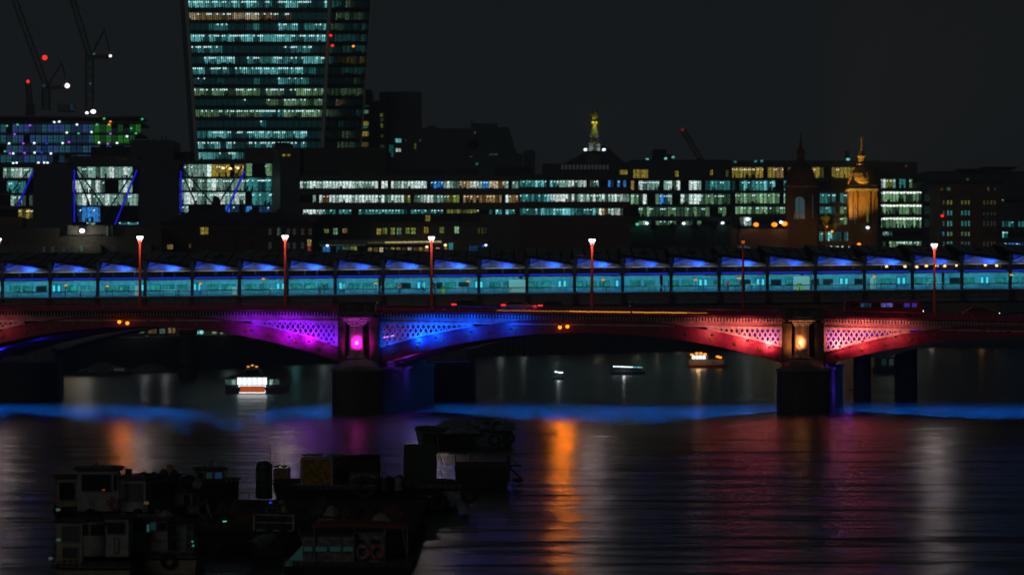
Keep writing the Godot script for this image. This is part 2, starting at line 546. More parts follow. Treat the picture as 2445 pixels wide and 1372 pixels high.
	var panels := [[313, 16, 680, "tall lit panel just left of the first lamp post"], [548, 12, 684, "narrow lit panel between the fifth and sixth bays"], [1215, 42, 674, "wide lit shelter wall in the bay before the dim bay"], [953, 0, 0, ""], [1900, 40, 672, "wide lit shelter wall before the yellow bin"], [2085, 14, 676, "narrow lit panel two bays before the last lamp post"]]
	for q in panels:
		if q[1] == 0:
			continue
		var p := sp(q[0], -1.5, D1 + 3.6)
		var o := thing("lit_panel", q[3], "sign", p)
		var m := MB.new()
		var h: float = (707.0 - q[2]) / F * D1
		var w: float = q[1] / F * D1
		m.span(p + Vector3(0, 0.15, 0), p + Vector3(w, h, -0.1))
		put(m, "light_face", M.panel_glow, o)
		m = MB.new()
		m.span(p + Vector3(-0.07, 0, -0.12), p + Vector3(0, h + 0.1, 0.04))
		m.span(p + Vector3(w, 0, -0.12), p + Vector3(w + 0.07, h + 0.1, 0.04))
		m.span(p + Vector3(0, h, -0.12), p + Vector3(w, h + 0.1, 0.04))
		m.span(p + Vector3(0, 0, -0.12), p + Vector3(w, 0.15, 0.04))
		put(m, "frame", M.steel_blue, o)
	traffic()
	make_boats()

# ---------------------------------------------------------------- road bridge
const D0 := 400.0
const SKEW := Vector3(0.15, 0, -1)
const CORNICE := [[-900, 736.0], [-400, 740.0], [700, 741.0], [858, 744.0], [1350, 750.5], [1880, 757.0], [2000, 758.0], [2445, 767.0], [3100, 781.0]]

func cor(px: float) -> float:
	for i in CORNICE.size() - 1:
		if px <= CORNICE[i + 1][0]:
			return lerpf(CORNICE[i][1], CORNICE[i + 1][1], (px - CORNICE[i][0]) / (CORNICE[i + 1][0] - CORNICE[i][0]))
	return CORNICE[-1][1]

func arc(s: Dictionary, px: float, c: float, e: float) -> float:
	var t: float = (px - s.xc) / (s.half)
	return c + (e - c) * t * t

func line_pts(x0: float, x1: float, off: float, d: float, step := 40.0) -> Array:
	var out := []
	var n := int(ceil((x1 - x0) / step))
	for i in n + 1:
		var px := lerpf(x0, x1, float(i) / n)
		out.append(at(px, cor(px) + off, d))
	return out

func plan_wall(mb: MB, plan: Array, y0: float, y1: float, grow := 1.0) -> void:  # plan: (x, z) clockwise seen from above; grow scales the top round its middle
	var mid := Vector2.ZERO
	for p in plan:
		mid += p
	mid /= plan.size()
	var n := plan.size()
	var flat := PackedVector2Array()
	for p in plan:
		flat.append(mid + (p - mid) * grow)
	for i in n:
		var a: Vector2 = plan[i]; var b: Vector2 = plan[(i + 1) % n]
		var c := flat[(i + 1) % n]; var d := flat[i]
		mb.quad(Vector3(a.x, y0, a.y), Vector3(b.x, y0, b.y), Vector3(c.x, y1, c.y), Vector3(d.x, y1, d.y))
	var idx := Geometry2D.triangulate_polygon(flat)
	for i in range(0, idx.size(), 3):
		var a := flat[idx[i]]; var b := flat[idx[i + 1]]; var c := flat[idx[i + 2]]
		if (b - a).cross(c - a) > 0:
			var s := b; b = c; c = s
		mb.tri(Vector3(a.x, y1, a.y), Vector3(b.x, y1, b.y), Vector3(c.x, y1, c.y))

func nose_plan(cx: float, w: float, dfront: float, dback: float, skew := SKEW.x) -> Array:  # a pier's outline with a round nose upstream
	var out := []
	for i in 13:
		var t := PI + PI * i / 12.0
		var r := Vector2(cos(t), -sin(t))
		out.append(Vector2(cx, -dfront) + r * w)
	var back := Vector2(cx + skew * (dback - dfront), -dback)
	out.append(back + Vector2(w, 0))
	out.append(back + Vector2(-w, 0))
	return out

func flood(px: float, py: float, d: float, col: Color, energy: float, lens: String, parent: Node) -> void:
	# a small projector on the ledge of the arch rib: housing, lens turned to the ironwork, and its light
	var p := at(px, py, d)
	var h := box_part("floodlight", M.dark_iron, parent, p + Vector3(0, -0.35, 0.16), Vector3(0.34, 0.2, 0.1))
	box_part("floodlight_lens", M[lens], h, p + Vector3(0, -0.35, 0.06), Vector3(0.28, 0.15, 0.03))
	spot("floodlight_beam", p, p + Vector3(0, 0.35, -1.5), col, energy, 0.2, 78.0, parent, 40.0)

func spandrel(s: Dictionary, x0: float, x1: float, parent: Node) -> void:
	# the pierced panel between arch rib and frieze: frame and interlaced bars
	var lat := MB.new(); var frame := MB.new()
	var top := func(px): return cor(px) + 27.0
	var low := func(px): return arc(s, px, s.ec, s.ee) - 4.0
	var dl := D0 + 0.18
	for way in [1.0, -1.0]:
		var k := -40
		while k < 60:
			var run := []
			for j in 140:
				var py := 760.0 + j * 0.75
				var px: float = x0 + k * 12.3 + way * (py - 760.0) * 0.628
				if px > x0 + 3 and px < x1 - 3 and py > top.call(px) and py < low.call(px):
					run.append(Vector2(px, py))
			if run.size() > 3:
				lat.bar(at(run[0].x, run[0].y, dl), at(run[-1].x, run[-1].y, dl + 0.01 * way), 0.12, 0.165)
			k += 1
	put(lat, "spandrel_lattice", M.white_iron, parent, "stuff")
	var ups := []; var lows := []; var u2 := []; var l2 := []
	var n := 24
	for i in n + 1:
		var px := lerpf(x0, x1, i / float(n))
		if low.call(px) - top.call(px) < 1.5:
			continue
		ups.append(at(px, top.call(px) - 2.0, D0)); lows.append(at(px, top.call(px) + 2.5, D0))
		u2.append(at(px, low.call(px) - 2.5, D0)); l2.append(at(px, low.call(px) + 5.0, D0))
	frame.strip(ups, lows, Vector3(0, 0, -0.4))
	frame.strip(u2, l2, Vector3(0, 0, -0.405))
	for px in [x0 + 3.0, x1 - 3.0]:
		if low.call(px) - top.call(px) > 8:
			frame.span(at(px - 3.5, top.call(px) + 2.4, D0 - 0.004), at(px + 3.5, low.call(px) - 2.4, D0 + 0.4))
	put(frame, "spandrel_frame", M.white_iron, parent)

func bridge_span(s: Dictionary, o: Node3D) -> void:
	var up := []; var low := []
	for i in 41:
		var px := lerpf(s.xl, s.xr, i / 40.0)
		up.append(at(px, arc(s, px, s.ec, s.ee), D0 - 0.15))
		low.append(at(px, arc(s, px, s.ic, s.ie), D0 - 0.15))
	var rib := MB.new()
	rib.strip(up, low, Vector3(0, 0, -0.8))
	var r := put(rib, "arch_rib", M.red_iron, o)
	# flanges along both edges of the rib
	var off := func(a, dy, dz): return a.map(func(p): return p + Vector3(0, dy, dz))
	for e in [[up, 0.08], [low, 0.14]]:
		var fl := MB.new()
		fl.strip(off.call(e[0], e[1], 0.16), off.call(e[0], e[1] - 0.2, 0.16), Vector3(0, 0, -0.158))
		put(fl, "flange", M.red_iron, r)
	for k in range(1, 8):
		var q := MB.new()
		var sh := SKEW * (4.3 * k)
		q.strip(off.call(up, 0, 0).map(func(p): return p + sh), off.call(low, 0, 0).map(func(p): return p + sh), Vector3(0, 0, -0.5))
		put(q, "arch_rib", M.red_iron, o)
	# bosses on the rib
	var px: float = s.xc - s.half + 33.0
	while px < s.xr:
		if px > s.xl + 14 and px > -40 and px < 2490:
			var y: float = (arc(s, px, s.ec, s.ee) + arc(s, px, s.ic, s.ie)) * 0.5 + 1.0
			var b := MB.new()
			var c := at(px, y, D0 - 0.15)
			b.cyl(c, c + Vector3(0, 0, 0.14), 0.26, 0.22, 10)
			b.ball(c + Vector3(0, 0, 0.14), Vector3(0.14, 0.14, 0.1), 8, 5)
			put(b, "boss", M.gilt, r)
		px += 58.5
	# solid spandrel plates of the second rib
	for e in [[s.xl, minf(s.xl + 300, s.xc)], [maxf(s.xr - 300, s.xc), s.xr]]:
		var a := []; var b := []
		for i in 13:
			var x := lerpf(e[0], e[1], i / 12.0)
			var yt: float = cor(x) + 20.0
			a.append(at(x, yt, D0) + SKEW * 5.0)
			b.append(at(x, maxf(yt + 0.5, arc(s, x, s.ec, s.ee)), D0) + SKEW * 5.0)
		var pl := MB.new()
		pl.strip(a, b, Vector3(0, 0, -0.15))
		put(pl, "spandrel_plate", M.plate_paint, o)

func make_road_bridge() -> Node3D:
	var o := thing("road_bridge", "iron arched road bridge floodlit purple, blue and red", "bridge", Vector3(X(CX, D0), 0, -D0))
	var spans := [
		{"xl": -148.0, "xr": 806.0, "xc": 330.0, "half": 478.0, "ec": 749.0, "ee": 829.0, "ic": 778.0, "ie": 862.0},
		{"xl": 906.0, "xr": 1869.0, "xc": 1388.0, "half": 483.0, "ec": 761.0, "ee": 832.0, "ic": 793.0, "ie": 866.0},
		{"xl": 1966.0, "xr": 2916.0, "xc": 2441.0, "half": 475.0, "ec": 773.0, "ee": 843.0, "ic": 803.0, "ie": 871.0}]
	for s in spans:
		bridge_span(s, o)
	spandrel(spans[0], 545, 806, o)
	spandrel(spans[0], -148, 112, o)
	spandrel(spans[1], 906, 1160, o)
	spandrel(spans[1], 1600, 1869, o)
	spandrel(spans[2], 1966, 2230, o)
	# deck and the bands of the edge, span by span so that the camber follows
	for seg in [[-200, 816], [900, 1880], [1960, 2700]]:
		var x0: float = seg[0]; var x1: float = seg[1]
		var m := MB.new()
		m.strip(line_pts(x0, x1, 11, D0 - 0.05), line_pts(x0, x1, 25.0, D0 - 0.05), Vector3(0, 0, -0.6))
		put(m, "frieze", M.pink_iron, o)
		m = MB.new()
		m.strip(line_pts(x0, x1, 22.5, D0 - 0.2), line_pts(x0, x1, 25.5, D0 - 0.2), Vector3(0, 0, -0.14))
		put(m, "string_course", M.white_iron, o)
		m = MB.new()
		m.strip(line_pts(x0, x1, -2, D0 - 1.1), line_pts(x0, x1, 2, D0 - 1.1), Vector3(0, 0, -1.6))
		put(m, "cornice", M.red_iron, o)
		m = MB.new()
		m.strip(line_pts(x0, x1, -17, D0 - 0.75), line_pts(x0, x1, -14.4, D0 - 0.75), Vector3(0, 0, -0.3))
		put(m, "handrail", M.red_iron, o)
		m = MB.new()
		m.strip(line_pts(x0, x1, -5.0, D0 - 0.72), line_pts(x0, x1, -2.0, D0 - 0.72), Vector3(0, 0, -0.3))
		put(m, "parapet_base", M.red_iron, o)
		# corbels under the cornice, two small curves each, and balusters of the parapet
		var cb := MB.new(); var bal := MB.new()
		var px: float = x0 + 4
		while px < minf(x1 - 2, 2480):
			if px > -30:
				var c: float = cor(px)
				cb.span(at(px - 1.9, c + 3.0, D0 - 0.75), at(px + 1.9, c + 8.0, D0 - 0.05))
				cb.span(at(px - 1.5, c + 8.0, D0 - 0.45), at(px + 1.5, c + 12.5, D0 - 0.05))
				var a := at(px, c - 5.0, D0 - 0.6); var b := at(px, c - 14.4, D0 - 0.6)
				bal.cyl(a, b, 0.07, 0.06, 5, false)
			px += 7.4
		put(cb, "corbel", M.white_iron, o, "stuff")
		put(bal, "baluster", M.red_iron, o, "stuff")
	var dk := MB.new()
	dk.strip(line_pts(-240, 2700, -1.4, D0 - 0.1, 90).map(func(p): return p + Vector3(0, 0, -0.7)), line_pts(-240, 2700, 20, D0 - 0.1, 90).map(func(p): return p + Vector3(0, 0, -0.7)), Vector3(0, 0, -31))
	put(dk, "deck", M.asphalt, o)
	var fp := MB.new()
	fp.strip(line_pts(-240, 2700, -1.4, D0 - 0.1, 90).map(func(p): return p + Vector3(0, 0, -30.4)), line_pts(-240, 2700, 1, D0 - 0.1, 90).map(func(p): return p + Vector3(0, 0, -30.4)), Vector3(0, 0, -0.5))
	fp.strip(line_pts(-240, 2700, -12, D0 - 0.1, 90).map(func(p): return p + Vector3(0, 0, -31.2)), line_pts(-240, 2700, -1.5, D0 - 0.1, 90).map(func(p): return p + Vector3(0, 0, -31.2)), Vector3(0, 0, -0.3))
	put(fp, "far_parapet", M.red_iron, o)
	pier(o, 857.0, 985.0, "lamp_magenta", Color(1.0, 0.01, 0.8), 18.0)
	pier(o, 1917.0, 975.0, "lamp_orange", Color(1.0, 0.36, 0.1), 13.0)
	# projectors on the ironwork
	var purple := Color(0.26, 0.003, 1.0); var blue := Color(0.0, 0.085, 1.0); var red := Color(1.0, 0.2, 0.16)
	for f in [[738, 808, 1.1, 13.1], [690, 797, 2.2, 20.5], [600, 782, 2.4, 8.8], [785, 812, 1.6, 7.2]]:
		flood(f[0], f[1], D0 - f[2], purple, f[3], "lamp_purple", o)
	for f in [[1000, 811, 1.1, 19.6], [1040, 799, 2.2, 26.7], [1125, 785, 2.4, 16.4], [1220, 778, 2.6, 12.3], [925, 818, 1.6, 4.6]]:
		flood(f[0], f[1], D0 - f[2], blue, f[3], "lamp_blue", o)
	for f in [[1838, 822, 1.1, 11.8], [1785, 806, 2.2, 17.5], [1700, 792, 2.4, 6.5]]:
		flood(f[0], f[1], D0 - f[2], red, f[3], "lamp_pink", o)
	for f in [[2006, 820, 1.1, 11.8], [2060, 808, 2.2, 17.5], [2140, 797, 2.4, 5.9]]:
		flood(f[0], f[1], D0 - f[2], red, f[3], "lamp_pink", o)
	for f in [[-80, 796, 2.4, 6.0], [0, 781, 2.6, 1.2]]:
		flood(f[0], f[1], D0 - f[2], Color(1.0, 0.2, 0.22), f[3], "lamp_pink", o)
	# coloured tubes between the first two ribs, seen through the lattice
	var tube := func(x0, y0, x1, y1, c, e, lens):
		var t := MB.new()
		var a: Vector3 = at(x0, y0, D0 + 1.2); var b: Vector3 = at(x1, y1, D0 + 1.2)
		t.bar(a, b, 0.1, 0.1)
		put(t, "light_tube", M[lens], o)
		spot("tube_light", (a + b) * 0.5 + Vector3(0, 0.1, -0.5), (a + b) * 0.5 + Vector3(0.3, 0.5, -4.0), c, e * 1.6, 0.3, 76.0, o, 30.0)
	var violet := Color(0.16, 0.03, 1.0)
	tube.call(1830, 800, 1862, 806, violet, 7.0, "lamp_blue")
	tube.call(1972, 806, 2000, 802, violet, 7.0, "lamp_blue")
	tube.call(2060, 800, 2100, 796, violet, 5.0, "lamp_blue")
	tube.call(2150, 789, 2190, 786, violet, 3.0, "lamp_blue")
	tube.call(770, 800, 800, 806, Color(0.12, 0.03, 1.0), 6.0, "lamp_blue")
	tube.call(912, 806, 944, 800, Color(1.0, 0.02, 0.3), 4.5, "lamp_magenta")
	# lights under the arches that colour the pier flanks and the soffit
	for u in [[972, 846, 407.0, Color(0.25, 0.05, 1.0), 5.0], [2024, 850, 408.0, Color(0.11, 0.03, 1.0), 14.0], [2030, 930, 410.0, Color(0.11, 0.03, 1.0), 8.0], [-5, 836, 412.0, Color(0.01, 0.02, 1.0), 5.0], [95, 818, 412.0, Color(0.01, 0.02, 1.0), 2.4], [1004, 890, 414.0, Color(0.12, 0.03, 1.0), 4.0]]:
		var p := at(u[0], u[1], u[2])
		var h := MB.new()
		h.box(p + Vector3(0, 0, 0.3), Vector3(0.36, 0.3, 0.16))
		var box := put(h, "underarch_housing", M.dark_iron, o)
		h = MB.new()
		h.box(p + Vector3(0, 0, 0.2), Vector3(0.28, 0.22, 0.03))
		put(h, "underarch_light", M.lamp_blue, box)
		omni("underarch_glow", p, u[3], u[4], 0.15, o, 40.0)
	return o

func pier(o: Node3D, px: float, yw: float, lens: String, col: Color, energy: float) -> void:
	var cx := X(px, D0)
	var base := MB.new()
	var y1 := Y(886, D0)
	plan_wall(base, nose_plan(cx, 3.3, 399.2, 434.0), -2.0, y1, 0.99)
	var p := put(base, "pier", M.wet_granite, o)
	var m := MB.new()
	plan_wall(m, nose_plan(cx, 3.42, 399.2, 434.0), y1, y1 + 0.35)
	put(m, "pier_course", M.granite, p)
	m = MB.new()
	m.lathe(Vector3(cx, 0, -398.7), [Vector2(2.9, y1 + 0.3), Vector2(2.7, y1 + 0.7), Vector2(2.2, y1 + 1.2), Vector2(1.5, y1 + 1.55), Vector2(1.3, y1 + 1.7), Vector2(0, y1 + 1.72)], 24)
	put(m, "pier_cap", M.wet_granite, p)
	# body between the spans
	var yt := Y(cor(px) + 2, D0)
	m = MB.new()
	m.hexa([Vector3(cx - 2.6, y1, -399.6), Vector3(cx + 2.6, y1, -399.6), Vector3(cx + 2.6, yt, -399.6), Vector3(cx - 2.6, yt, -399.6),
		Vector3(cx - 2.6, y1, -432) + Vector3(4.86, 0, 0), Vector3(cx + 2.6, y1, -432) + Vector3(4.86, 0, 0), Vector3(cx + 2.6, yt, -432) + Vector3(4.86, 0, 0), Vector3(cx - 2.6, yt, -432) + Vector3(4.86, 0, 0)])
	put(m, "pier_shaft", M.granite, p)
	for s in [-1, 1]:
		m = MB.new()
		m.span(Vector3(cx + s * 1.42, y1 + 0.3, -399.62), Vector3(cx + s * 2.5, Y(cor(px) + 14, D0), -398.9))
		m.span(Vector3(cx + s * 1.32, y1 + 0.3, -399.63), Vector3(cx + s * 2.6, y1 + 0.9, -398.8))
		put(m, "pilaster", M.brown_stone, p)
	# the column and its capital
	var yb := Y(853, D0); var yc := Y(777, D0)
	m = MB.new()
	m.lathe(Vector3(cx - 0.25, 0, -398.3), [Vector2(0.98, yb + 0.3), Vector2(0.95, yb + 1.6), Vector2(0.9, yc)], 24)
	put(m, "column", M.red_granite, p)
	m = MB.new()
	m.lathe(Vector3(cx - 0.25, 0, -398.3), [Vector2(1.15, yb - 0.1), Vector2(1.2, yb), Vector2(1.15, yb + 0.1), Vector2(1.02, yb + 0.18), Vector2(1.08, yb + 0.26), Vector2(0.98, yb + 0.33)], 24)
	put(m, "column_base", M.red_granite, p)
	m = MB.new()
	var ya := Y(758, D0)
	m.lathe(Vector3(cx - 0.25, 0, -398.3), [Vector2(0.93, yc), Vector2(1.06, yc + 0.05), Vector2(1.06, yc + 0.15), Vector2(0.95, yc + 0.2), Vector2(1.1, yc + 0.45), Vector2(1.5, yc + 0.7), Vector2(1.95, ya - 0.05), Vector2(1.95, ya + 0.1), Vector2(0, ya + 0.1)], 24)
	var cap := put(m, "capital", M.white_iron, p)
	m = MB.new()
	for i in 14:
		var t := PI + PI * (i + 0.5) / 14.0
		for j in 2:
			var rr := 1.12 + 0.45 * j
			var c := Vector3(cx - 0.25 + cos(t) * rr, yc + 0.38 + 0.3 * j, -398.3 - sin(t) * rr)
			m.ball(c, Vector3(0.14, 0.17, 0.14), 6, 5)
	put(m, "capital_leaf", M.white_iron, cap, "stuff")
	# entablature and the pulpit refuge above it
	m = MB.new()
	m.span(Vector3(cx - 2.25, ya + 0.1, -399.4), Vector3(cx + 2.0, Y(748, D0), -396.6))
	put(m, "entablature", M.granite, p)
	m = MB.new()
	var q := Y(cor(px) + 2, D0)
	m.span(Vector3(cx - 2.6, q - 0.25, -401), Vector3(cx + 2.35, q + 0.06, -396.2))
	put(m, "pulpit_cornice", M.granite, p)
	var top := Y(cor(px) - 25, D0)
	m = MB.new()
	m.span(Vector3(cx - 2.2, q + 0.06, -400.8), Vector3(cx + 2.0, top - 0.22, -396.75))
	var pul := put(m, "pulpit", M.granite, p)
	for s in [[-2.3, -1.5], [-0.75, 0.55], [1.35, 2.1]]:
		m = MB.new()
		m.span(Vector3(cx + s[0], q + 0.06, -396.76), Vector3(cx + s[1], top - 0.22, -396.55))
		put(m, "pulpit_panel", M.dark_stone, pul)
	m = MB.new()
	m.span(Vector3(cx - 2.45, top - 0.22, -401), Vector3(cx + 2.25, top, -396.4))
	put(m, "pulpit_coping", M.granite, pul)
	# lamp that lights the column
	var lp := at(px - 5.5, 818, 396.35)
	m = MB.new()
	m.ball(lp, Vector3(0.19, 0.22, 0.19), 12, 8)
	put(m, "column_lamp", M[lens], p)
	m = MB.new()
	m.bar(lp - Vector3(0, 0.22, 0), lp - Vector3(0, 0.22, 1.1), 0.06, 0.06, Vector3.RIGHT)
	put(m, "lamp_bracket", M.dark_iron, p)
	spot("column_light", lp, lp + Vector3(0, 0.0, -2), col, energy * 1.8, 0.15, 45.0, p, 30.0)
	var up := at(px - 5.5, 850, 396.0)
	m = MB.new()
	m.box(up, Vector3(0.4, 0.18, 0.3))
	put(m, "uplight_housing", M.dark_iron, p)
	spot("capital_uplight", up + Vector3(0, 0.2, 0), Vector3(up.x, ya, -398.0), col.lerp(Color(0.4, 0.1, 1.0), 0.35) if px < 1000 else col, 16.0, 0.15, 34.0, p, 30.0)

func street_lamp(px: float, py: float, d: float, label: String, lit := true) -> void:
	var foot := Vector3(X(px, d), Y(cor(px) - 2, D0), -d)
	var top := Y(py, d)
	var o := thing("street_lamp", label, "street lamp", foot, "red posts of the road bridge lamps" if lit else "")
	var m := MB.new()
	m.cyl(foot, foot + Vector3(0, 0.5, 0), 0.28, 0.24, 10)
	m.cyl(foot + Vector3(0, 0.5, 0), Vector3(foot.x, top - 0.3, foot.z), 0.18, 0.13, 10)
	m.cyl(Vector3(foot.x, top - 0.55, foot.z), Vector3(foot.x, top - 0.3, foot.z), 0.2, 0.3, 10)
	put(m, "post", M.lamp_red, o)
	m = MB.new()
	m.lathe(Vector3(foot.x, top, foot.z), [Vector2(0.14, -0.3), Vector2(0.3, -0.2), Vector2(0.4, -0.04), Vector2(0.43, 0.1), Vector2(0.38, 0.18), Vector2(0, 0.2)] if lit else [Vector2(0.12, -0.3), Vector2(0.24, -0.1), Vector2(0.2, 0.1), Vector2(0, 0.12)], 14)
	put(m, "lamp_bowl", M.lamp_white if lit else M.lamp_ember, o)
	m = MB.new()
	m.lathe(Vector3(foot.x, top, foot.z), [Vector2(0.4, 0.18), Vector2(0.4, 0.22), Vector2(0.34, 0.27), Vector2(0.12, 0.36), Vector2(0, 0.45)] if lit else [Vector2(0.24, 0.1), Vector2(0.2, 0.2), Vector2(0, 0.25)], 14)
	put(m, "lamp_cap", M.dark_iron, o)
	if lit:
		for s in [-1, 1]:
			omni("bowl_light", Vector3(foot.x + 0.62 * s, top - 0.25, foot.z + 0.3), Color(1.0, 0.8, 0.78), 3.4, 0.3, o, 300.0)
		spot("river_beam", Vector3(foot.x, top - 0.1, foot.z + 0.75), Vector3(foot.x, top - 17.0, foot.z + 9.0), Color(1.0, 0.82, 0.72), 17.0, 0.3, 66.0, o, 400.0)

func crown_lamp(pxs: Array, d: float, label: String, key: String, energy: float) -> void:
	# the pair of amber navigation lamps that marks the middle of an arch
	var mid := at((pxs[0][0] + pxs[1][0]) * 0.5, pxs[0][1] - 12, d)
	var o := thing("navigation_lamp", label, "navigation lamp", mid)
	var m := MB.new()
	m.bar(at(pxs[0][0] - 3, pxs[0][1] - 9, d), at(pxs[1][0] + 3, pxs[0][1] - 9, d), 0.1, 0.1)
	m.bar(mid, mid + Vector3(0, 0.4, 0), 0.1, 0.1)
	put(m, "bracket", M.dark_iron, o)
	for p in pxs:
		var c := at(p[0], p[1], d)
		m = MB.new()
		m.ball(c, Vector3(0.24, 0.24, 0.2), 12, 8)
		put(m, "lamp_lens", M[key], o)
		m = MB.new()
		m.cyl(c + Vector3(0, 0.2, 0), c + Vector3(0, 0.42, 0), 0.25, 0.12, 10)
		put(m, "lamp_hood", M.dark_iron, o)
		spot("lens_light", c + Vector3(0, -0.05, 0.3), c + Vector3(0, -3.0, 8.0), Color(1.0, 0.2, 0.0), energy, 0.2, 62.0, o, 400.0)

# ---------------------------------------------------------------- rail bridge with its glazed station
const D1 := 455.0
const BAYS := [-110.0, 4.0, 118.0, 232.0, 345.0, 458.0, 571.0, 685.0, 800.0, 914.0, 1030.0, 1143.0, 1258.0, 1372.0, 1487.0, 1603.0, 1718.0, 1833.0, 1948.0, 2065.0, 2180.0, 2298.0, 2414.0, 2531.0]

func plat(px: float) -> float:
	return 712.0 - 22.0 * px / 2445.0

func sp(px: float, off: float, d: float) -> Vector3:  # a point off photograph pixels below the platform edge, measured on the front plane, set back to d
	return Vector3(X(px, D1), Y(plat(px) + off, D1), -d)

func beam(mb: MB, x0: float, x1: float, a: float, b: float, d: float, thick: float) -> void:
	mb.strip([sp(x0, a, d), sp(x1, a, d)], [sp(x0, b, d), sp(x1, b, d)], Vector3(0, 0, -thick))

func make_station() -> void:
	var o := thing("railway_station", "glazed station on the rail bridge, saw-tooth canopies lit blue and teal", "station", Vector3(X(CX, D1), 0, -D1))
	var m: MB
	var last := BAYS.size() - 1
	m = MB.new()
	beam(m, BAYS[0], BAYS[last], 1, 27, D1 - 0.6, 31.0)
	put(m, "girder", M.steel_grey, o)
	m = MB.new()
	beam(m, BAYS[0], BAYS[last], -1.5, 1.2, D1 - 1.0, 9.0)
	put(m, "platform_slab", M.platform, o)
	m = MB.new()
	for r in [[5.5, 7.0], [14, 15.5], [24, 27.5]]:
		beam(m, BAYS[0], BAYS[last], r[0], r[1], D1 - 0.85, 0.24)
	put(m, "girder_flange", M.steel_grey, o)
	m = MB.new()
	beam(m, BAYS[0], BAYS[last], -15.4, -13.6, D1 - 0.75, 0.12)
	put(m, "handrail", M.steel_blue, o)
	for i in last:
		var x0: float = BAYS[i]; var x1: float = BAYS[i + 1]
		var w := x1 - x0
		m = MB.new()
		m.span(sp(x0 - 3.6, -84, D1), sp(x0 + 3.6, 1, D1 + 0.5))
		m.bar(sp(x0, -84, D1 + 0.2), sp(x0 - 8, -66, D1 + 0.2), 0.2, 0.25)
		put(m, "column", M.steel_blue, o)
		m = MB.new()
		m.span(sp(x0 - 5, 3, D1 - 1.2), sp(x0 + 5, 24, D1 - 0.6))
		m.span(sp(x0 - 8, 20, D1 - 1.5), sp(x0 + 8, 24, D1 - 1.2))
		put(m, "bracket", M.steel_dark, o)
		# the pale sloping panel under each canopy: high at one end, leaning back
		m = MB.new()
		var a := sp(x0 + 5, -62.5, D1 + 0.25); var b := sp(x1 - 4, -62.5, D1 + 0.25)
		var c := sp(x1 - 4, -66, D1 + 0.4); var e := sp(x0 + 9, -84, D1 + 1.1)
		m.hexa([a, b, c, e, a + Vector3(0, 0.05, -0.1), b + Vector3(0, 0.05, -0.1), c + Vector3(0, 0.05, -0.1), e + Vector3(0, 0.05, -0.1)])
		put(m, "canopy_soffit", M.canopy_white, o)
		m = MB.new()
		m.bar(sp(x0 + 7, -73, D1 + 0.3), sp(x0 + 30, -80, D1 + 0.6), 0.5, 0.14)
		put(m, "strut", M.steel_dark, o)
		# roof slab with its solar panels, rising to the ridge
		m = MB.new()
		var r0 := sp(x0 - 4, -86, D1 - 0.5); var r1 := sp(x1 - 2, -67, D1 - 0.5)
		var k0 := sp(x0 - 4, -112, D1 + 14); var k1 := sp(x1 - 2, -104, D1 + 14)
		m.hexa([r0, r1, r1 + Vector3(0, 0.14, 0), r0 + Vector3(0, 0.14, 0), k0, k1, k1 + Vector3(0, 0.14, 0), k0 + Vector3(0, 0.14, 0)])
		m.hexa([k0, k1, k1 + Vector3(0, 0.14, 0), k0 + Vector3(0, 0.14, 0), k0 + Vector3(0, -1.2, -14), k1 + Vector3(0, -1.2, -14), k1 + Vector3(0, -1.06, -14), k0 + Vector3(0, -1.06, -14)])
		var roof := put(m, "roof", M.roof_dark, o)
		for q in 4:
			m = MB.new()
			var f0 := (q + 0.08) / 4.0; var f1 := (q + 0.92) / 4.0
			var g := func(f, v): return r0.lerp(r1, f).lerp(k0.lerp(k1, f), v) + Vector3(0, 0.2, 0)
			m.hexa([g.call(f0, 0.1), g.call(f1, 0.1), g.call(f1, 0.1) + Vector3(0, 0.06, 0), g.call(f0, 0.1) + Vector3(0, 0.06, 0), g.call(f0, 0.92), g.call(f1, 0.92), g.call(f1, 0.92) + Vector3(0, 0.06, 0), g.call(f0, 0.92) + Vector3(0, 0.06, 0)])
			put(m, "solar_panel", M.dark_glass, roof)
		# eaves beam, clerestory posts, gutter
		m = MB.new()
		beam(m, x0 + 3.6, x1 - 3.6, -62.5, -60, D1 + 0.02, 0.3)
		put(m, "eaves_beam", M.frame_pale, o)
		m = MB.new()
		beam(m, x0 + 20, x1 - 20, -61.2, -60.4, D1 - 0.06, 0.06)
		put(m, "added_eaves_light", M.eaves_pale, o)  # glow added along the beam, as a source for the grey soffit
		var posts := [0.33, 0.78] if i % 3 == 0 else [0.36, 0.62] if i % 3 == 1 else [0.14, 0.5, 0.86]
		for f in posts:
			m = MB.new()
			m.span(sp(x0 + w * f - 1.6, -60, D1 + 0.3), sp(x0 + w * f + 1.6, -48, D1 + 0.4))
			put(m, "clerestory_post", M.steel_blue, o)
		m = MB.new()
		beam(m, x0 + 3.6, x1 - 3.6, -47.5, -42, D1 + 0.6, 0.5)
		put(m, "gutter_beam", M.steel_blue, o)
		for h in 2:
			m = MB.new()
			var f0 := x0 + 6 + (w - 12) * 0.5 * h; var f1 := f0 + (w - 14) * 0.5
			beam(m, f0, f1, -46.4, -43.6, D1 + 0.5, 0.08)
			put(m, "blue_light_strip", M.strip_blue, o)
		area("strip_glow", (sp(x0, -45, D1 - 0.3) + sp(x1, -45, D1 - 0.3)) * 0.5, Vector3(0, -0.75, 0.66), Vector2(5.6, 0.14), Color(0.0, 0.17, 1.0), 1.2, o, 120.0)
		m = MB.new()
		beam(m, x0 + 3.6, x1 - 3.6, -41.8, -40, D1 + 0.1, 0.25)
		put(m, "canopy_rail", M.frame_pale, o)
		# rear canopy over the platform with its light fitting
		m = MB.new()
		beam(m, x0, x1, -45, -43, D1 + 1.6, 6.1)
		put(m, "platform_canopy", M.canopy_white, o)
		m = MB.new()
		beam(m, x0 + 10, x1 - 10, -42.8, -41.8, D1 + 1.1, 0.4)
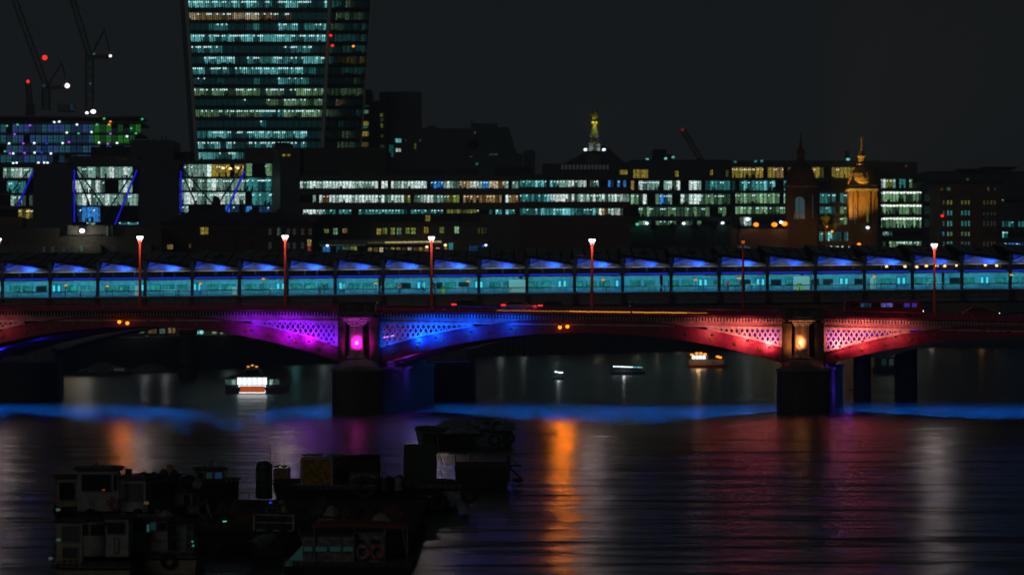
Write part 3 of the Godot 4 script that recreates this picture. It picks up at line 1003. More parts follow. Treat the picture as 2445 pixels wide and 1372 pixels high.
		put(m, "platform_light", M.platform_glow, o)
		area("platform_glow", (sp(x0, -39.4, D1 + 1.3) + sp(x1, -39.4, D1 + 1.3)) * 0.5, Vector3(0, -1, -0.75).normalized(), Vector2(5.6, 0.4), Color(0.08, 0.7, 0.88), 16.0, o)
		area("eaves_fill", (sp(x0, -58, D1 - 0.9) + sp(x1, -58, D1 - 0.9)) * 0.5, Vector3(0, 1, -0.9).normalized(), Vector2(5.0, 0.1), Color(0.7, 0.85, 1.0), 1.1, o)  # added fill that brightens the soffit
		# blue projector that washes the soffit
		var bp := sp(x0 + w * (0.62 + 0.0 * i), -68, D1 - 0.3)
		m = MB.new()
		m.span(bp + Vector3(-0.1, -0.34, 0.05), bp + Vector3(0.1, -0.24, 0.2))
		put(m, "projector", M.steel_dark, o)
		spot("projector_light", bp + Vector3(0, 0.0, 0.3), bp + Vector3(-0.4, 0.8, -1.0), Color(0.01, 0.1, 1.0), 8.0 + 3.0 * sin(i * 2.1), 0.15, 74.0, o, 30.0)
		spot("ridge_light", sp(x0 + 12, -76, D1 - 0.5), sp(x0 + 14, -80, D1 + 1.0), Color(0.01, 0.08, 1.0), 1.6, 0.1, 50.0, o, 20.0)
		# glass balustrade and its posts
		m = MB.new()
		beam(m, x0 + 4, x1 - 4, -13.6, -1.6, D1 - 0.7, 0.02)
		put(m, "balustrade_pane", M.clear_glass, o)
		for f in [0.0, 0.33, 0.66]:
			m = MB.new()
			m.span(sp(x0 + w * f - 0.7, -13.6, D1 - 0.74), sp(x0 + w * f + 0.7, -1.4, D1 - 0.62))
			put(m, "balustrade_post", M.steel_blue, o)
	# arched ribs and piers below
	for s in [[-410.0, 490.0], [560.0, 490.0], [1583.0, 530.0], [2640.0, 530.0]]:
		for k in 4:
			var up := []; var low := []
			for j in 31:
				var px: float = s[0] + s[1] * (j / 15.0 - 1.0)
				var t: float = j / 15.0 - 1.0
				up.append(Vector3(X(px, D1), Y(741 + 62 * t * t, D1), -D1 - 0.5 - 8 * k))
				low.append(Vector3(X(px, D1), Y(765.6 + 91 * t * t, D1), -D1 - 0.5 - 8 * k))
			m = MB.new()
			m.strip(up, low, Vector3(0, 0, -1.0))
			put(m, "steel_arch", M.steel_grey, o)
	for p in [[70.0, 78.0, 846.0, -0.12], [1058.0, 74.0, 848.0, 0.0]]:
		m = MB.new()
		plan_wall(m, nose_plan(X(p[0], D1), p[1] / F * D1, D1 - 2.0, D1 + 26.0, p[3]), -2.0, Y(862, D1), 0.97)
		var pr := put(m, "bridge_pier", M.wet_granite, o)
		m = MB.new()
		var b0 := Vector3(X(p[0] - p[1] * 0.75, D1), Y(862, D1), -D1 + 2.0); var b1 := Vector3(X(p[0] + p[1] * 0.75, D1), Y(862, D1), -D1 + 2.0)
		var rise := Vector3(0, Y(p[2] - 20, D1) - b0.y, 0); var away := Vector3(p[3] * 27.0, 0, -27.0)
		m.hexa([b0, b1, b1 + rise, b0 + rise, b0 + away, b1 + away, b1 + rise + away, b0 + rise + away])
		put(m, "pier_block", M.concrete, pr)
	for p in [[2060.0, 21.0], [2165.0, 27.0]]:
		m = MB.new()
		var c := Vector3(X(p[0], D1) * 1.03, 0, -D1 - 14)
		m.cyl(c + Vector3(0, -2, 0), c + Vector3(0, Y(790, D1), 0), p[1] / F * D1 * 1.08, p[1] / F * D1, 16)
		put(m, "bridge_pier", M.steel_dark, o)

	# added blue strips tint the water between the bridges; an added beam hides them
	m = MB.new()
	beam(m, BAYS[0], BAYS[last], 26.9, 31.3, D1 + 1.2, 0.3)
	put(m, "light_shield_beam", M.steel_grey, o)  # added to hide the blue strips and cut off their light
	for i in last:
		var x0: float = BAYS[i]; var x1: float = BAYS[i + 1]
		m = MB.new()
		beam(m, x0 + 12, x1 - 12, 27.4, 28.5, D1 + 2.35, 0.2)
		put(m, "added_underdeck_light", M.strip_blue, o)
		area("underdeck_glow", (sp(x0, 29.0, D1 + 2.3) + sp(x1, 29.0, D1 + 2.3)) * 0.5, Vector3(0, -0.6, 0.8).normalized(), Vector2(6.2, 0.1), Color(0.0, 0.18, 1.0), 34.0, o, 120.0)

func make_station_materials() -> void:
	glow("strip_blue", Color(0.01, 0.04, 1.0), 0.6)
	glow("platform_glow", Color(0.5, 0.95, 1.0), 0.9)
	glow("train_window", Color(0.03, 0.62, 0.55), 0.42, blind_tex())
	glow("train_door", Color(0.08, 0.9, 0.95), 0.85)
	glow("eaves_pale", Color(0.6, 0.75, 0.8), 0.3)
	glow("panel_glow", Color(0.3, 0.9, 0.9), 0.35)
	var g := mat("clear_glass", Color(0.6, 0.8, 0.8, 1), 0.05)
	g.transparency = BaseMaterial3D.TRANSPARENCY_ALPHA
	g.albedo_color.a = 0.08

func carriage(label: String, px: float) -> void:
	# a standing train carriage: body, windows, two pairs of doors
	var L := 20.0
	var d := D1 + 6.0
	var x0 := X(px, D1)
	var slope := (22.0 / 2445.0)
	var base := Vector3(x0 + L / 2, Y(plat(px) + 6, D1) + slope * L / 2, -d)
	var o := thing("train_carriage", label, "train carriage", base, "carriages of the train at the platform")
	var g := func(u: float, y: float, z: float) -> Vector3: return base + Vector3(u - L / 2, y + slope * (u - L / 2), z)
	var slab := func(mb: MB, u0, u1, y0, y1, z, th): mb.strip([g.call(u0, y1, z), g.call(u1, y1, z)], [g.call(u0, y0, z), g.call(u1, y0, z)], Vector3(0, 0, -th))
	var m := MB.new()
	slab.call(m, 0.15, L - 0.15, 0.2, 2.55, 0.0, 2.7)
	slab.call(m, 0.15, L - 0.15, 2.55, 2.85, -0.2, 2.3)
	put(m, "body", M.train_white, o)
	m = MB.new()
	slab.call(m, 0.15, L - 0.15, 0.25, 0.75, 0.02, 0.015)
	put(m, "stripe", M.train_blue, o)
	for u in [5.2, 13.4]:
		for k in 2:
			m = MB.new()
			slab.call(m, u + 0.72 * k, u + 0.66 + 0.72 * k, 0.35, 2.35, 0.03, 0.02)
			var door := put(m, "door", M.train_blue, o)
			m = MB.new()
			slab.call(m, u + 0.18 + 0.72 * k, u + 0.5 + 0.72 * k, 1.25, 2.15, 0.045, 0.012)
			put(m, "door_window", M.train_door, door)
	for u in [0.9, 2.9, 7.4, 9.3, 11.2, 15.6, 17.6]:
		m = MB.new()
		slab.call(m, u, u + 1.5, 1.3, 2.12, 0.02, 0.015)
		var f := put(m, "window", M.frame_dark, o)
		m = MB.new()
		slab.call(m, u + 0.08, u + 1.42, 1.36, 2.06, 0.03, 0.008)
		put(m, "window_pane", M.train_window if rng.randf() < 0.75 else M.dark_glass, f)

func bench(px: float, label: String) -> void:
	var base := sp(px, -1.5, D1 + 1.6)
	var o := thing("bench", label, "bench", base, "metal benches along the platform")
	for k in 4:
		var m := MB.new()
		m.span(base + Vector3(-1.3, 0.45, 0.1 - 0.12 * k), base + Vector3(1.3, 0.48, 0.19 - 0.12 * k))
		put(m, "seat_slat", M.canopy_white, o)
	for k in 3:
		var m := MB.new()
		m.span(base + Vector3(-1.3, 0.6 + 0.13 * k, -0.4), base + Vector3(1.3, 0.68 + 0.13 * k, -0.37))
		put(m, "back_slat", M.canopy_white, o)
	for s in [-1.1, 1.1]:
		var m := MB.new()
		m.span(base + Vector3(s - 0.03, 0, -0.36), base + Vector3(s + 0.03, 0.95, -0.3))
		m.span(base + Vector3(s - 0.03, 0, 0.1), base + Vector3(s + 0.03, 0.45, 0.16))
		m.span(base + Vector3(s - 0.03, 0.4, -0.3), base + Vector3(s + 0.03, 0.45, 0.16))
		put(m, "leg", M.steel_dark, o)

func signal_lamp(px: float, py: float, label: String) -> void:
	var c := at(px, py, D1 - 0.6)
	var foot := sp(px, 1, D1 - 0.9)
	var o := thing("signal_lamp", label, "lamp", Vector3(c.x, foot.y, foot.z), "amber lamps along the platform edge")
	var m := MB.new()
	m.cyl(Vector3(c.x, foot.y, foot.z), Vector3(c.x, c.y - 0.2, foot.z), 0.04, 0.04, 6)
	m.bar(Vector3(c.x, c.y - 0.2, foot.z), c, 0.06, 0.06)
	put(m, "post", M.steel_blue, o)
	m = MB.new()
	m.ball(c, Vector3(0.24, 0.16, 0.1), 10, 6)
	put(m, "lamp_lens", M.lamp_amber_dim, o)
	m = MB.new()
	m.box(c + Vector3(0, 0.16, 0.06), Vector3(0.5, 0.05, 0.3))
	put(m, "lamp_hood", M.steel_dark, o)

# ---------------------------------------------------------------- the city
const GROUND := 6.0
const KINDS := {"cool": ["cool_high", "cool_mid", "cool_low"], "teal": ["cool_mid", "teal_mid", "teal_low"], "green": ["green_high", "green_mid", "green_low"], "white": ["white_high", "white_mid", "white_low"],
	"warm": ["warm_high", "warm_mid", "warm_low"], "yellow": ["yellow_mid", "yellow_mid", "yellow_low"], "lime": ["lime_mid", "lime_mid", "yellow_low"], "blue": ["blue_mid", "blue_mid", "blue_low"], "amber": ["warm_mid", "warm_mid", "warm_low"]}

func pick(kind: String, b: float) -> StandardMaterial3D:
	var r := rng.randf()
	return M[KINDS[kind][0 if r < b else 1 if r < b + (1.0 - b) * 0.65 else 2]]

func lit_at(segs: Array, px: float) -> Array:
	for s in segs:
		if px >= s[0] and px <= s[1]:
			return s
	return []

func block(o: Node3D, x0: float, y0: float, x1: float, y1: float, d: float, deep: float, key: String, called := "wall") -> MeshInstance3D:
	var m := MB.new()
	var a := at(x0, y0, d); var b := at(x1, y1, d)
	m.span(Vector3(a.x, a.y, -d), Vector3(b.x, b.y, -d - deep))
	return put(m, called, M[key], o)

func base_of(x0: float, x1: float, d: float) -> Vector3:
	return Vector3(X((x0 + x1) * 0.5, d), GROUND, -d)

func under(d: float) -> float:  # the picture row of the ground at that distance
	return HOR + (EYE - GROUND) * F / d

func facade(o: Node3D, f: Dictionary) -> void:
	# a glazed front: floors between bands, each lit bay a pane of its own set back behind mullions, with room lights and furniture
	var d: float = f.d
	var x0: float = f.x0; var x1: float = f.x1
	var rows: Array = f.rows
	var bay: float = f.bay
	var bot: float = f.get("bot", under(d))
	var wall := block(o, x0, f.top, x1, bot, d + 1.6, f.deep, f.key)
	var edge: float = f.top
	for r in rows:
		if r[0] - edge > 0.3:
			block(wall, x0, edge, x1, r[0], d, 1.595, f.key, "spandrel_band")
		edge = r[1]
	block(wall, x0, edge, x1, bot, d, 1.595, f.key, "spandrel_band")
	var mull := MB.new(); var ceil_l := MB.new(); var mess := MB.new(); var dark := MB.new(); var warm_l := MB.new()
	var mw: float = f.get("mull", 0.9)
	for r in rows:
		var h: float = r[1] - r[0]
		var px := x0
		mull.span(at(x0, r[0], d + 0.1), at(x0 + 1.6, r[1], d + 1.5))
		mull.span(at(x1 - 1.6, r[0], d + 0.1), at(x1, r[1], d + 1.5))
		while px < x1 - 2:
			var e := minf(px + bay, x1)
			var s := lit_at(r[2], (px + e) * 0.5)
			var q := [at(px, r[1], d + 1.3), at(e, r[1], d + 1.3), at(e, r[0], d + 1.3), at(px, r[0], d + 1.3)]
			if s.is_empty() or rng.randf() > (s[4] if s.size() > 4 else 0.97):
				dark.quad(q[0], q[1], q[2], q[3])
			else:
				var m := MB.new()
				m.quad(q[0], q[1], q[2], q[3])
				put(m, "window", pick(s[2], s[3]), o)
				var n := int(bay / 4.0)
				for k in n:
					var cx := px + bay * (k + 0.5) / n + rng.randf_range(-1, 1)
					if rng.randf() < s[3] + 0.15:
						var lamp := warm_l if s[2] in ["warm", "yellow", "amber", "lime"] else ceil_l
						lamp.bar(at(cx - 1.5, r[0] + h * 0.27, d + 1.15), at(cx + 1.5, r[0] + h * 0.17, d + 1.15), 0.1, 0.9 / 7.7 * d / 900.0 * 1.2)
					if rng.randf() < 0.4:
						var fh := rng.randf_range(0.08, 0.4) * h
						var fw := rng.randf_range(0.6, 2.6)
						mess.span(at(cx - fw, r[1] - fh, d + 0.9), at(cx + fw, r[1], d + 1.1))
			if e < x1:
				mull.span(at(e - mw * 0.5, r[0], d + 0.3), at(e + mw * 0.5, r[1], d + 0.9))
			px += bay
		if f.get("rail", true):
			mull.span(at(x0, r[0] + h * 0.33, d + 0.5), at(x1, r[0] + h * 0.33 + 0.5, d + 0.7))
	put(dark, "unlit_glazing", M.dark_glass, o, "stuff")
	put(mull, "mullion", M.frame_dark, o, "stuff")
	put(ceil_l, "ceiling_light", M.ceiling_cool, o, "stuff")
	put(warm_l, "ceiling_light", M.ceiling_warm, o, "stuff")
	put(mess, "furniture", M.clutter, o, "stuff")

func win(o: Node3D, x0: float, y0: float, x1: float, y1: float, d: float, key: String, bars := 1) -> void:
	# a window in a solid wall: frame with glazing bars standing a little proud, and a pane
	var m := MB.new()
	var t := 0.55
	m.span(at(x0 - t, y0 - t, d - 0.12), at(x1 + t, y0 + t, d))
	m.span(at(x0 - t, y1 - t, d - 0.12), at(x1 + t, y1 + t, d))
	m.span(at(x0 - t, y0 + t, d - 0.12), at(x0 + t, y1 - t, d))
	m.span(at(x1 - t, y0 + t, d - 0.12), at(x1 + t, y1 - t, d))
	for k in bars:
		var px := lerpf(x0, x1, (k + 1.0) / (bars + 1))
		m.span(at(px - 0.4, y0 + t, d - 0.1), at(px + 0.4, y1 - t, d - 0.05))
	m.span(at(x0 + t, (y0 + y1) * 0.5 - 0.4, d - 0.09), at(x1 - t, (y0 + y1) * 0.5 + 0.4, d - 0.05))
	var f := put(m, "window", M.frame_dark, o)
	m = MB.new()
	m.quad(at(x0, y1, d - 0.04), at(x1, y1, d - 0.04), at(x1, y0, d - 0.04), at(x0, y0, d - 0.04))
	put(m, "window_pane", M[key], f)

func lamp_dot(o: Node3D, px: float, py: float, d: float, r: float, key: String, col := Color.WHITE, energy := 0.0) -> void:
	# a wall lamp: glowing lens under a small hood on an arm
	var c := at(px, py, d)
	var m := MB.new()
	m.ball(c, Vector3(r, r * 0.75, r * 0.6), 8, 6)
	var l := put(m, "wall_lamp", M[key], o)
	m = MB.new()
	m.box(c + Vector3(0, r * 0.8, -r * 0.2), Vector3(r * 1.8, r * 0.15, r * 1.6))
	m.bar(c + Vector3(0, r * 0.8, -r * 0.4), c + Vector3(0, r * 0.6, -r * 2.6), r * 0.2, r * 0.2, Vector3.RIGHT)
	put(m, "lamp_hood", M.frame_dark, l)
	if energy > 0:
		omni("wall_lamp_light", c + Vector3(0, -r * 0.2, r * 1.3), col, energy, r * 0.7, o, 150.0)

# the big flaring tower
func curved_tower() -> void:
	var o := thing("office_tower", "tall glass tower that flares towards its top, teal lit floors", "tower", base_of(445, 880, 1300))
	# corners in photograph pixels (low and high) and their distances
	var yl := 400.0; var yh := -22.0
	var L0 := at(471.5, yl, 1316); var L1 := at(442, yh, 1316)
	var C0 := at(767, yl, 1290); var C1 := at(788, yh, 1290)
	var R0 := at(856, yl, 1316); var R1 := at(886, yh, 1316)
	var dn := GROUND
	var ext := func(a: Vector3, b: Vector3) -> Vector3: return a + (a - b) * ((a.y - dn) / (b.y - a.y))
	var core := MB.new()
	var back := Vector3(-7, 0, -45)
	var gl: Vector3 = ext.call(L0, L1); var gc: Vector3 = ext.call(C0, C1); var gr: Vector3 = ext.call(R0, R1)
	var ins := Vector3(0, 0, -5.0)
	core.hexa([gl + ins, gc + ins, C1 + ins, L1 + ins, gl + back, gc + back, C1 + back, L1 + back])
	core.hexa([gc + ins, gr + ins, R1 + ins, C1 + ins, gc + back, gr + back, R1 + back, C1 + back])
	var core_o := put(core, "core", M.teal_clad, o)
	var floors := [9.0, 38.0, 63.0, 90.0, 117.0, 143.0, 168.0, 192.0, 219.0, 243.0, 270.0, 295.0, 321.0, 346.0, 371.0]
	var lit := [
		[[0, 1, "cool", 0.5]], [[0, 0.62, "warm", 0.3], [0, 0.6, "white", 0.4], [0.67, 0.71, "warm", 0.1]], [[0.15, 0.32, "teal", 0.2], [0.43, 0.48, "teal", 0.1], [0.62, 1, "cool", 0.35]],
		[[0, 1, "cool", 0.55]], [[0, 0.22, "cool", 0.3], [0.67, 0.85, "teal", 0.25], [0.87, 0.92, "teal", 0.1]], [[0.1, 1, "cool", 0.45]], [[0, 0.8, "cool", 0.5], [0.82, 0.86, "cool", 0.3], [0.88, 0.93, "teal", 0.2]],
		[[0, 0.18, "teal", 0.05], [0.2, 0.24, "cool", 0.2], [0.3, 0.34, "cool", 0.1], [0.45, 0.56, "teal", 0.05], [0.65, 0.88, "cool", 0.1]], [[0, 0.5, "green", 0.3], [0.54, 1, "green", 0.4]],
		[[0.3, 0.4, "teal", 0.05], [0.56, 0.98, "green", 0.1]], [[0, 0.12, "green", 0.1], [0.12, 0.5, "green", 0.35], [0.5, 0.66, "teal", 0.3], [0.68, 1, "green", 0.5]], [[0.5, 0.53, "teal", 0.0]],
		[[0.02, 0.1, "teal", 0.1], [0.1, 0.25, "cool", 0.4], [0.31, 0.85, "cool", 0.4]], [[0.02, 0.86, "cool", 0.35]], [[0, 0.37, "cool", 0.25]]]
	var side := [
		[[0.0, 0.35, "teal", 0.1], [0.4, 0.7, "green", 0.0]], [[0.2, 0.98, "green", 0.1, 0.75]], [[0.05, 0.3, "green", 0.1], [0.35, 0.98, "teal", 0.25]], [[0.0, 0.98, "teal", 0.2]], [[0.1, 0.98, "teal", 0.2]],
		[[0.0, 0.25, "teal", 0.1], [0.3, 0.98, "yellow", 0.0]], [[0.45, 0.98, "teal", 0.1]], [[0.6, 0.9, "green", 0.0, 0.3]], [[0.0, 0.45, "green", 0.1], [0.5, 0.98, "green", 0.2]], [[0.35, 0.5, "warm", 0.0]], [[0.0, 0.48, "green", 0.1], [0.52, 0.98, "teal", 0.1]], [[0.5, 0.6, "teal", 0.0]],
		[[0.05, 0.2, "teal", 0.0], [0.45, 0.8, "green", 0.1]], [[0.45, 0.9, "green", 0.0]], [[0.3, 0.9, "teal", 0.0]]]
	var dark := MB.new(); var fin := MB.new(); var lamp := MB.new(); var mess := MB.new(); var slab := MB.new()
	for face in 2:
		var A0: Vector3 = L0 if face == 0 else C0; var A1: Vector3 = L1 if face == 0 else C1
		var B0: Vector3 = C0 if face == 0 else R0; var B1: Vector3 = C1 if face == 0 else R1
		var nb := 22 if face == 0 else 9
		var fwd := (B0 - A0).cross(A1 - A0).normalized()
		var pt := func(u: float, py: float, out: float) -> Vector3:
			var v := (yl - py) / (yl - yh)
			return A0.lerp(A1, v).lerp(B0.lerp(B1, v), u) + fwd * out
		for i in floors.size():
			var y0: float = floors[i] - 8.5; var y1: float = floors[i] + 8.5
			var rows: Array = lit[i] if face == 0 else side[i]
			slab.hexa([pt.call(0.0, y1 + 9.0, 0.1), pt.call(1.0, y1 + 9.0, 0.1), pt.call(1.0, y1, 0.1), pt.call(0.0, y1, 0.1), pt.call(0.0, y1 + 9.0, -1.6), pt.call(1.0, y1 + 9.0, -1.6), pt.call(1.0, y1, -1.6), pt.call(0.0, y1, -1.6)])
			for b in nb:
				var u0 := float(b) / nb; var u1 := (b + 1.0) / nb
				var s := lit_at(rows, (u0 + u1) * 0.5)
				if s.is_empty() or rng.randf() > (s[4] if s.size() > 4 else 0.95):
					dark.quad(pt.call(u0, y1, -1.0), pt.call(u1, y1, -1.0), pt.call(u1, y0, -1.0), pt.call(u0, y0, -1.0))
					continue
				var m := MB.new()
				m.quad(pt.call(u0, y1, -1.0), pt.call(u1, y1, -1.0), pt.call(u1, y0, -1.0), pt.call(u0, y0, -1.0))
				put(m, "window", pick(s[2], s[3] if face == 0 else s[3] + 0.3), o)
				for k in 3:
					var u := lerpf(u0, u1, (k + 0.5) / 3.0)
					if face == 0 and rng.randf() < s[3] + 0.1:
						lamp.bar(pt.call(u - 0.006, y0 + 4.6, -0.8), pt.call(u + 0.006, y0 + 2.4, -0.8), 0.1, 0.5)
					if rng.randf() < 0.3:
						var fh := rng.randf_range(1.0, 4.5)
						var w := rng.randf_range(0.003, 0.008) if face == 0 else 0.02
						mess.hexa([pt.call(u - w, y1, -0.6), pt.call(u + w, y1, -0.6), pt.call(u + w, y1 - fh, -0.6), pt.call(u - w, y1 - fh, -0.6), pt.call(u - w, y1, -0.9), pt.call(u + w, y1, -0.9), pt.call(u + w, y1 - fh, -0.9), pt.call(u - w, y1 - fh, -0.9)])
		for b in nb * 3 + 1:
			var u := b / (nb * 3.0)
			fin.bar(pt.call(u, yl, 0.3), pt.call(u, yh, 0.3), 0.5, 0.12 if b % 3 else 0.3, fwd)
	put(slab, "floor_band", M.teal_clad, o, "stuff")
	put(dark, "unlit_glazing", M.added_teal_glow, o, "stuff")  # unlit panes, with a faint teal glow added to their colour
	put(fin, "fin", M.frame_dark, o, "stuff")
	put(lamp, "ceiling_light", M.ceiling_cool, o, "stuff")
	put(mess, "furniture", M.clutter, o, "stuff")
	for e in [[L0, L1], [C0, C1], [R0, R1]]:
		var m := MB.new()
		m.bar(e[0] + Vector3(0, 0, 0.5), e[1] + Vector3(0, 0, 0.5), 1.2, 1.3)
		put(m, "corner_post", M.frame_pale, core_o)
	for w in [[789, 84, "lamp_red_on"], [793, 108, "lamp_red_on"], [843, 110, "lamp_amber"]]:
		lamp_dot(o, w[0], w[1], 1286.0, 0.6, w[2])

func lattice(m: MB, a: Vector3, b: Vector3, w: float, bays: int, r: float) -> void:  # a lattice boom of four chords
	var y := (b - a).normalized()
	var x := y.cross(Vector3.BACK).normalized()
	var z := x.cross(y)
	for s in [[1, 1], [1, -1], [-1, 1], [-1, -1]]:
		m.bar(a + x * w * s[0] + z * w * s[1], b + x * w * s[0] + z * w * s[1], r, r, z)
	for i in bays:
		var p := a.lerp(b, float(i) / bays); var q := a.lerp(b, (i + 1.0) / bays)
		var f := 1.0 if i % 2 else -1.0
		m.bar(p + x * w * f + z * w, q - x * w * f + z * w, r * 0.7, r * 0.7, z)
		m.bar(p + z * w * f + x * w, q - z * w * f + x * w, r * 0.7, r * 0.7, x)

func crane(px: float, ytop: float, ybase: float, d: float, tip: Array, frame: Array, tail: Array, label: String, lamps: Array) -> void:
	var o := thing("tower_crane", label, "crane", at(px, ybase, d))
	var m := MB.new()
	lattice(m, at(px, ybase, d), at(px, ytop, d), 1.3, 14, 0.5)
	put(m, "mast", M.navy_clad, o)
	m = MB.new()
	lattice(m, at(px, ytop, d), at(tip[0], tip[1], d), 0.9, 26, 0.4)
	put(m, "jib", M.navy_clad, o)
	if frame.size():
		m = MB.new()
		m.bar(at(px + 4, ytop, d), at(frame[0], frame[1], d), 0.6, 0.7)
		m.bar(at(tail[0], tail[1], d), at(frame[0], frame[1], d), 0.5, 0.6)
		m.bar(at(frame[0], frame[1], d), at(lerpf(px, tip[0], 0.8), lerpf(ytop, tip[1], 0.8), d), 0.15, 0.15)
		put(m, "back_stay", M.navy_clad, o)
		m = MB.new()
		m.bar(at(px - 6, ytop + 3, d), at(tail[0], tail[1] + 3, d), 2.0, 1.2)
		m.span(at(tail[0] - 12, tail[1] + 1, d - 1), at(tail[0] - 3, tail[1] + 10, d + 1))
		put(m, "counter_jib", M.navy_clad, o)
		m = MB.new()
		m.span(at(px - 8, ytop + 2, d - 1.4), at(px - 1, ytop + 12, d))
		put(m, "cab", M.steel_grey, o)
	for l in lamps:
		m = MB.new()
		m.ball(at(l[0], l[1], d - 1.5), Vector3.ONE * l[3], 8, 6)
		put(m, "warning_lamp", M[l[2]], o)

func building_site() -> void:
	var d := 1200.0
	var o := thing("building_site", "unfinished block with bare floors lit blue, purple and green", "building site", base_of(-60, 335, d))
	block(o, -60, 285, 120, under(d), d + 14, 20, "navy_clad", "core")
	var ys := [292.0, 318.0, 343.0, 366.0, 389.0]
	for i in ys.size():
		block(o, -60, ys[i] - 1.5, 337 - 4 * i, ys[i] + 3.0, d, 30, "concrete", "floor_slab")
	block(o, -60, 276, 333, 280, d + 2, 26, "concrete", "floor_slab")
	# scaffold and glazing bays
	var m := MB.new()
	for k in 56:
		var px := -56 + k * 7.0
		m.bar(at(px, 279, d - 0.6), at(px, 395, d - 0.6), 0.12, 0.14)
	for k in 14:
		m.bar(at(-60, 280 + k * 8.4, d - 0.65), at(334, 280 + k * 8.4, d - 0.65), 0.1, 0.16)
	put(m, "scaffold", M.frame_dark, o, "stuff")
	for i in 4:
		var px := -56.0
		while px < 325 - 6 * i:
			if rng.randf() < 0.86:
				m = MB.new()
				var y0: float = ys[i] + 3.4; var y1: float = ys[i + 1] - 2.0
				m.quad(at(px, y1, d + 3), at(px + 12, y1, d + 3), at(px + 12, y0, d + 3), at(px, y0, d + 3))
				var g: bool = px > 215
				put(m, "window", M[["site_green", "site_green_low"][rng.randi() % 2] if g and i < 2 else ["site_blue", "site_blue_low", "site_blue", "site_teal"][rng.randi() % 4]], o)
			px += 14
	for l in [[15, 300, "lamp_green"], [40, 297, "lamp_green"], [70, 299, "lamp_purple"], [128, 291, "lamp_cool"], [140, 290, "lamp_cool"], [182, 297, "lamp_cool"], [230, 297, "lamp_green"], [247, 283, "lamp_green"], [259, 297, "lamp_amber"], [262, 290, "lamp_amber"], [312, 306, "lamp_green"], [338, 284, "lamp_green"], [323, 318, "lamp_green"],
		[33, 320, "lamp_purple"], [158, 316, "lamp_cool"], [186, 318, "lamp_green"], [217, 315, "lamp_cool"], [262, 319, "lamp_purple"], [302, 325, "lamp_cool"], [20, 342, "lamp_cool"], [54, 342, "lamp_purple"], [80, 341, "lamp_cool"], [110, 342, "lamp_blue"], [148, 341, "lamp_cool"], [163, 339, "lamp_purple"], [235, 340, "lamp_cool"], [256, 343, "lamp_purple"], [278, 341, "lamp_cool"], [10, 361, "lamp_green"],
		[22, 366, "lamp_purple"], [30, 366, "lamp_cool"], [57, 365, "lamp_purple"], [81, 364, "lamp_cool"], [98, 364, "lamp_blue"], [120, 366, "lamp_cool"], [30, 389, "lamp_cool"], [38, 388, "lamp_cool"], [90, 388, "lamp_cool"], [104, 388, "lamp_cool"], [112, 388, "lamp_cool"]]:
		lamp_dot(o, l[0], l[1], d - 1.0, 0.42, l[2])
	for l in [[221, 266, 1.0], [206, 269, 0.6]]:
		lamp_dot(o, l[0], l[1], d - 1.0, l[2], "lamp_white")
	block(o, 135, 248, 176, 264, d + 8, 8, "steel_grey", "site_cabin")
	win(o, 166, 249, 174, 262, d + 8, "blue_low")

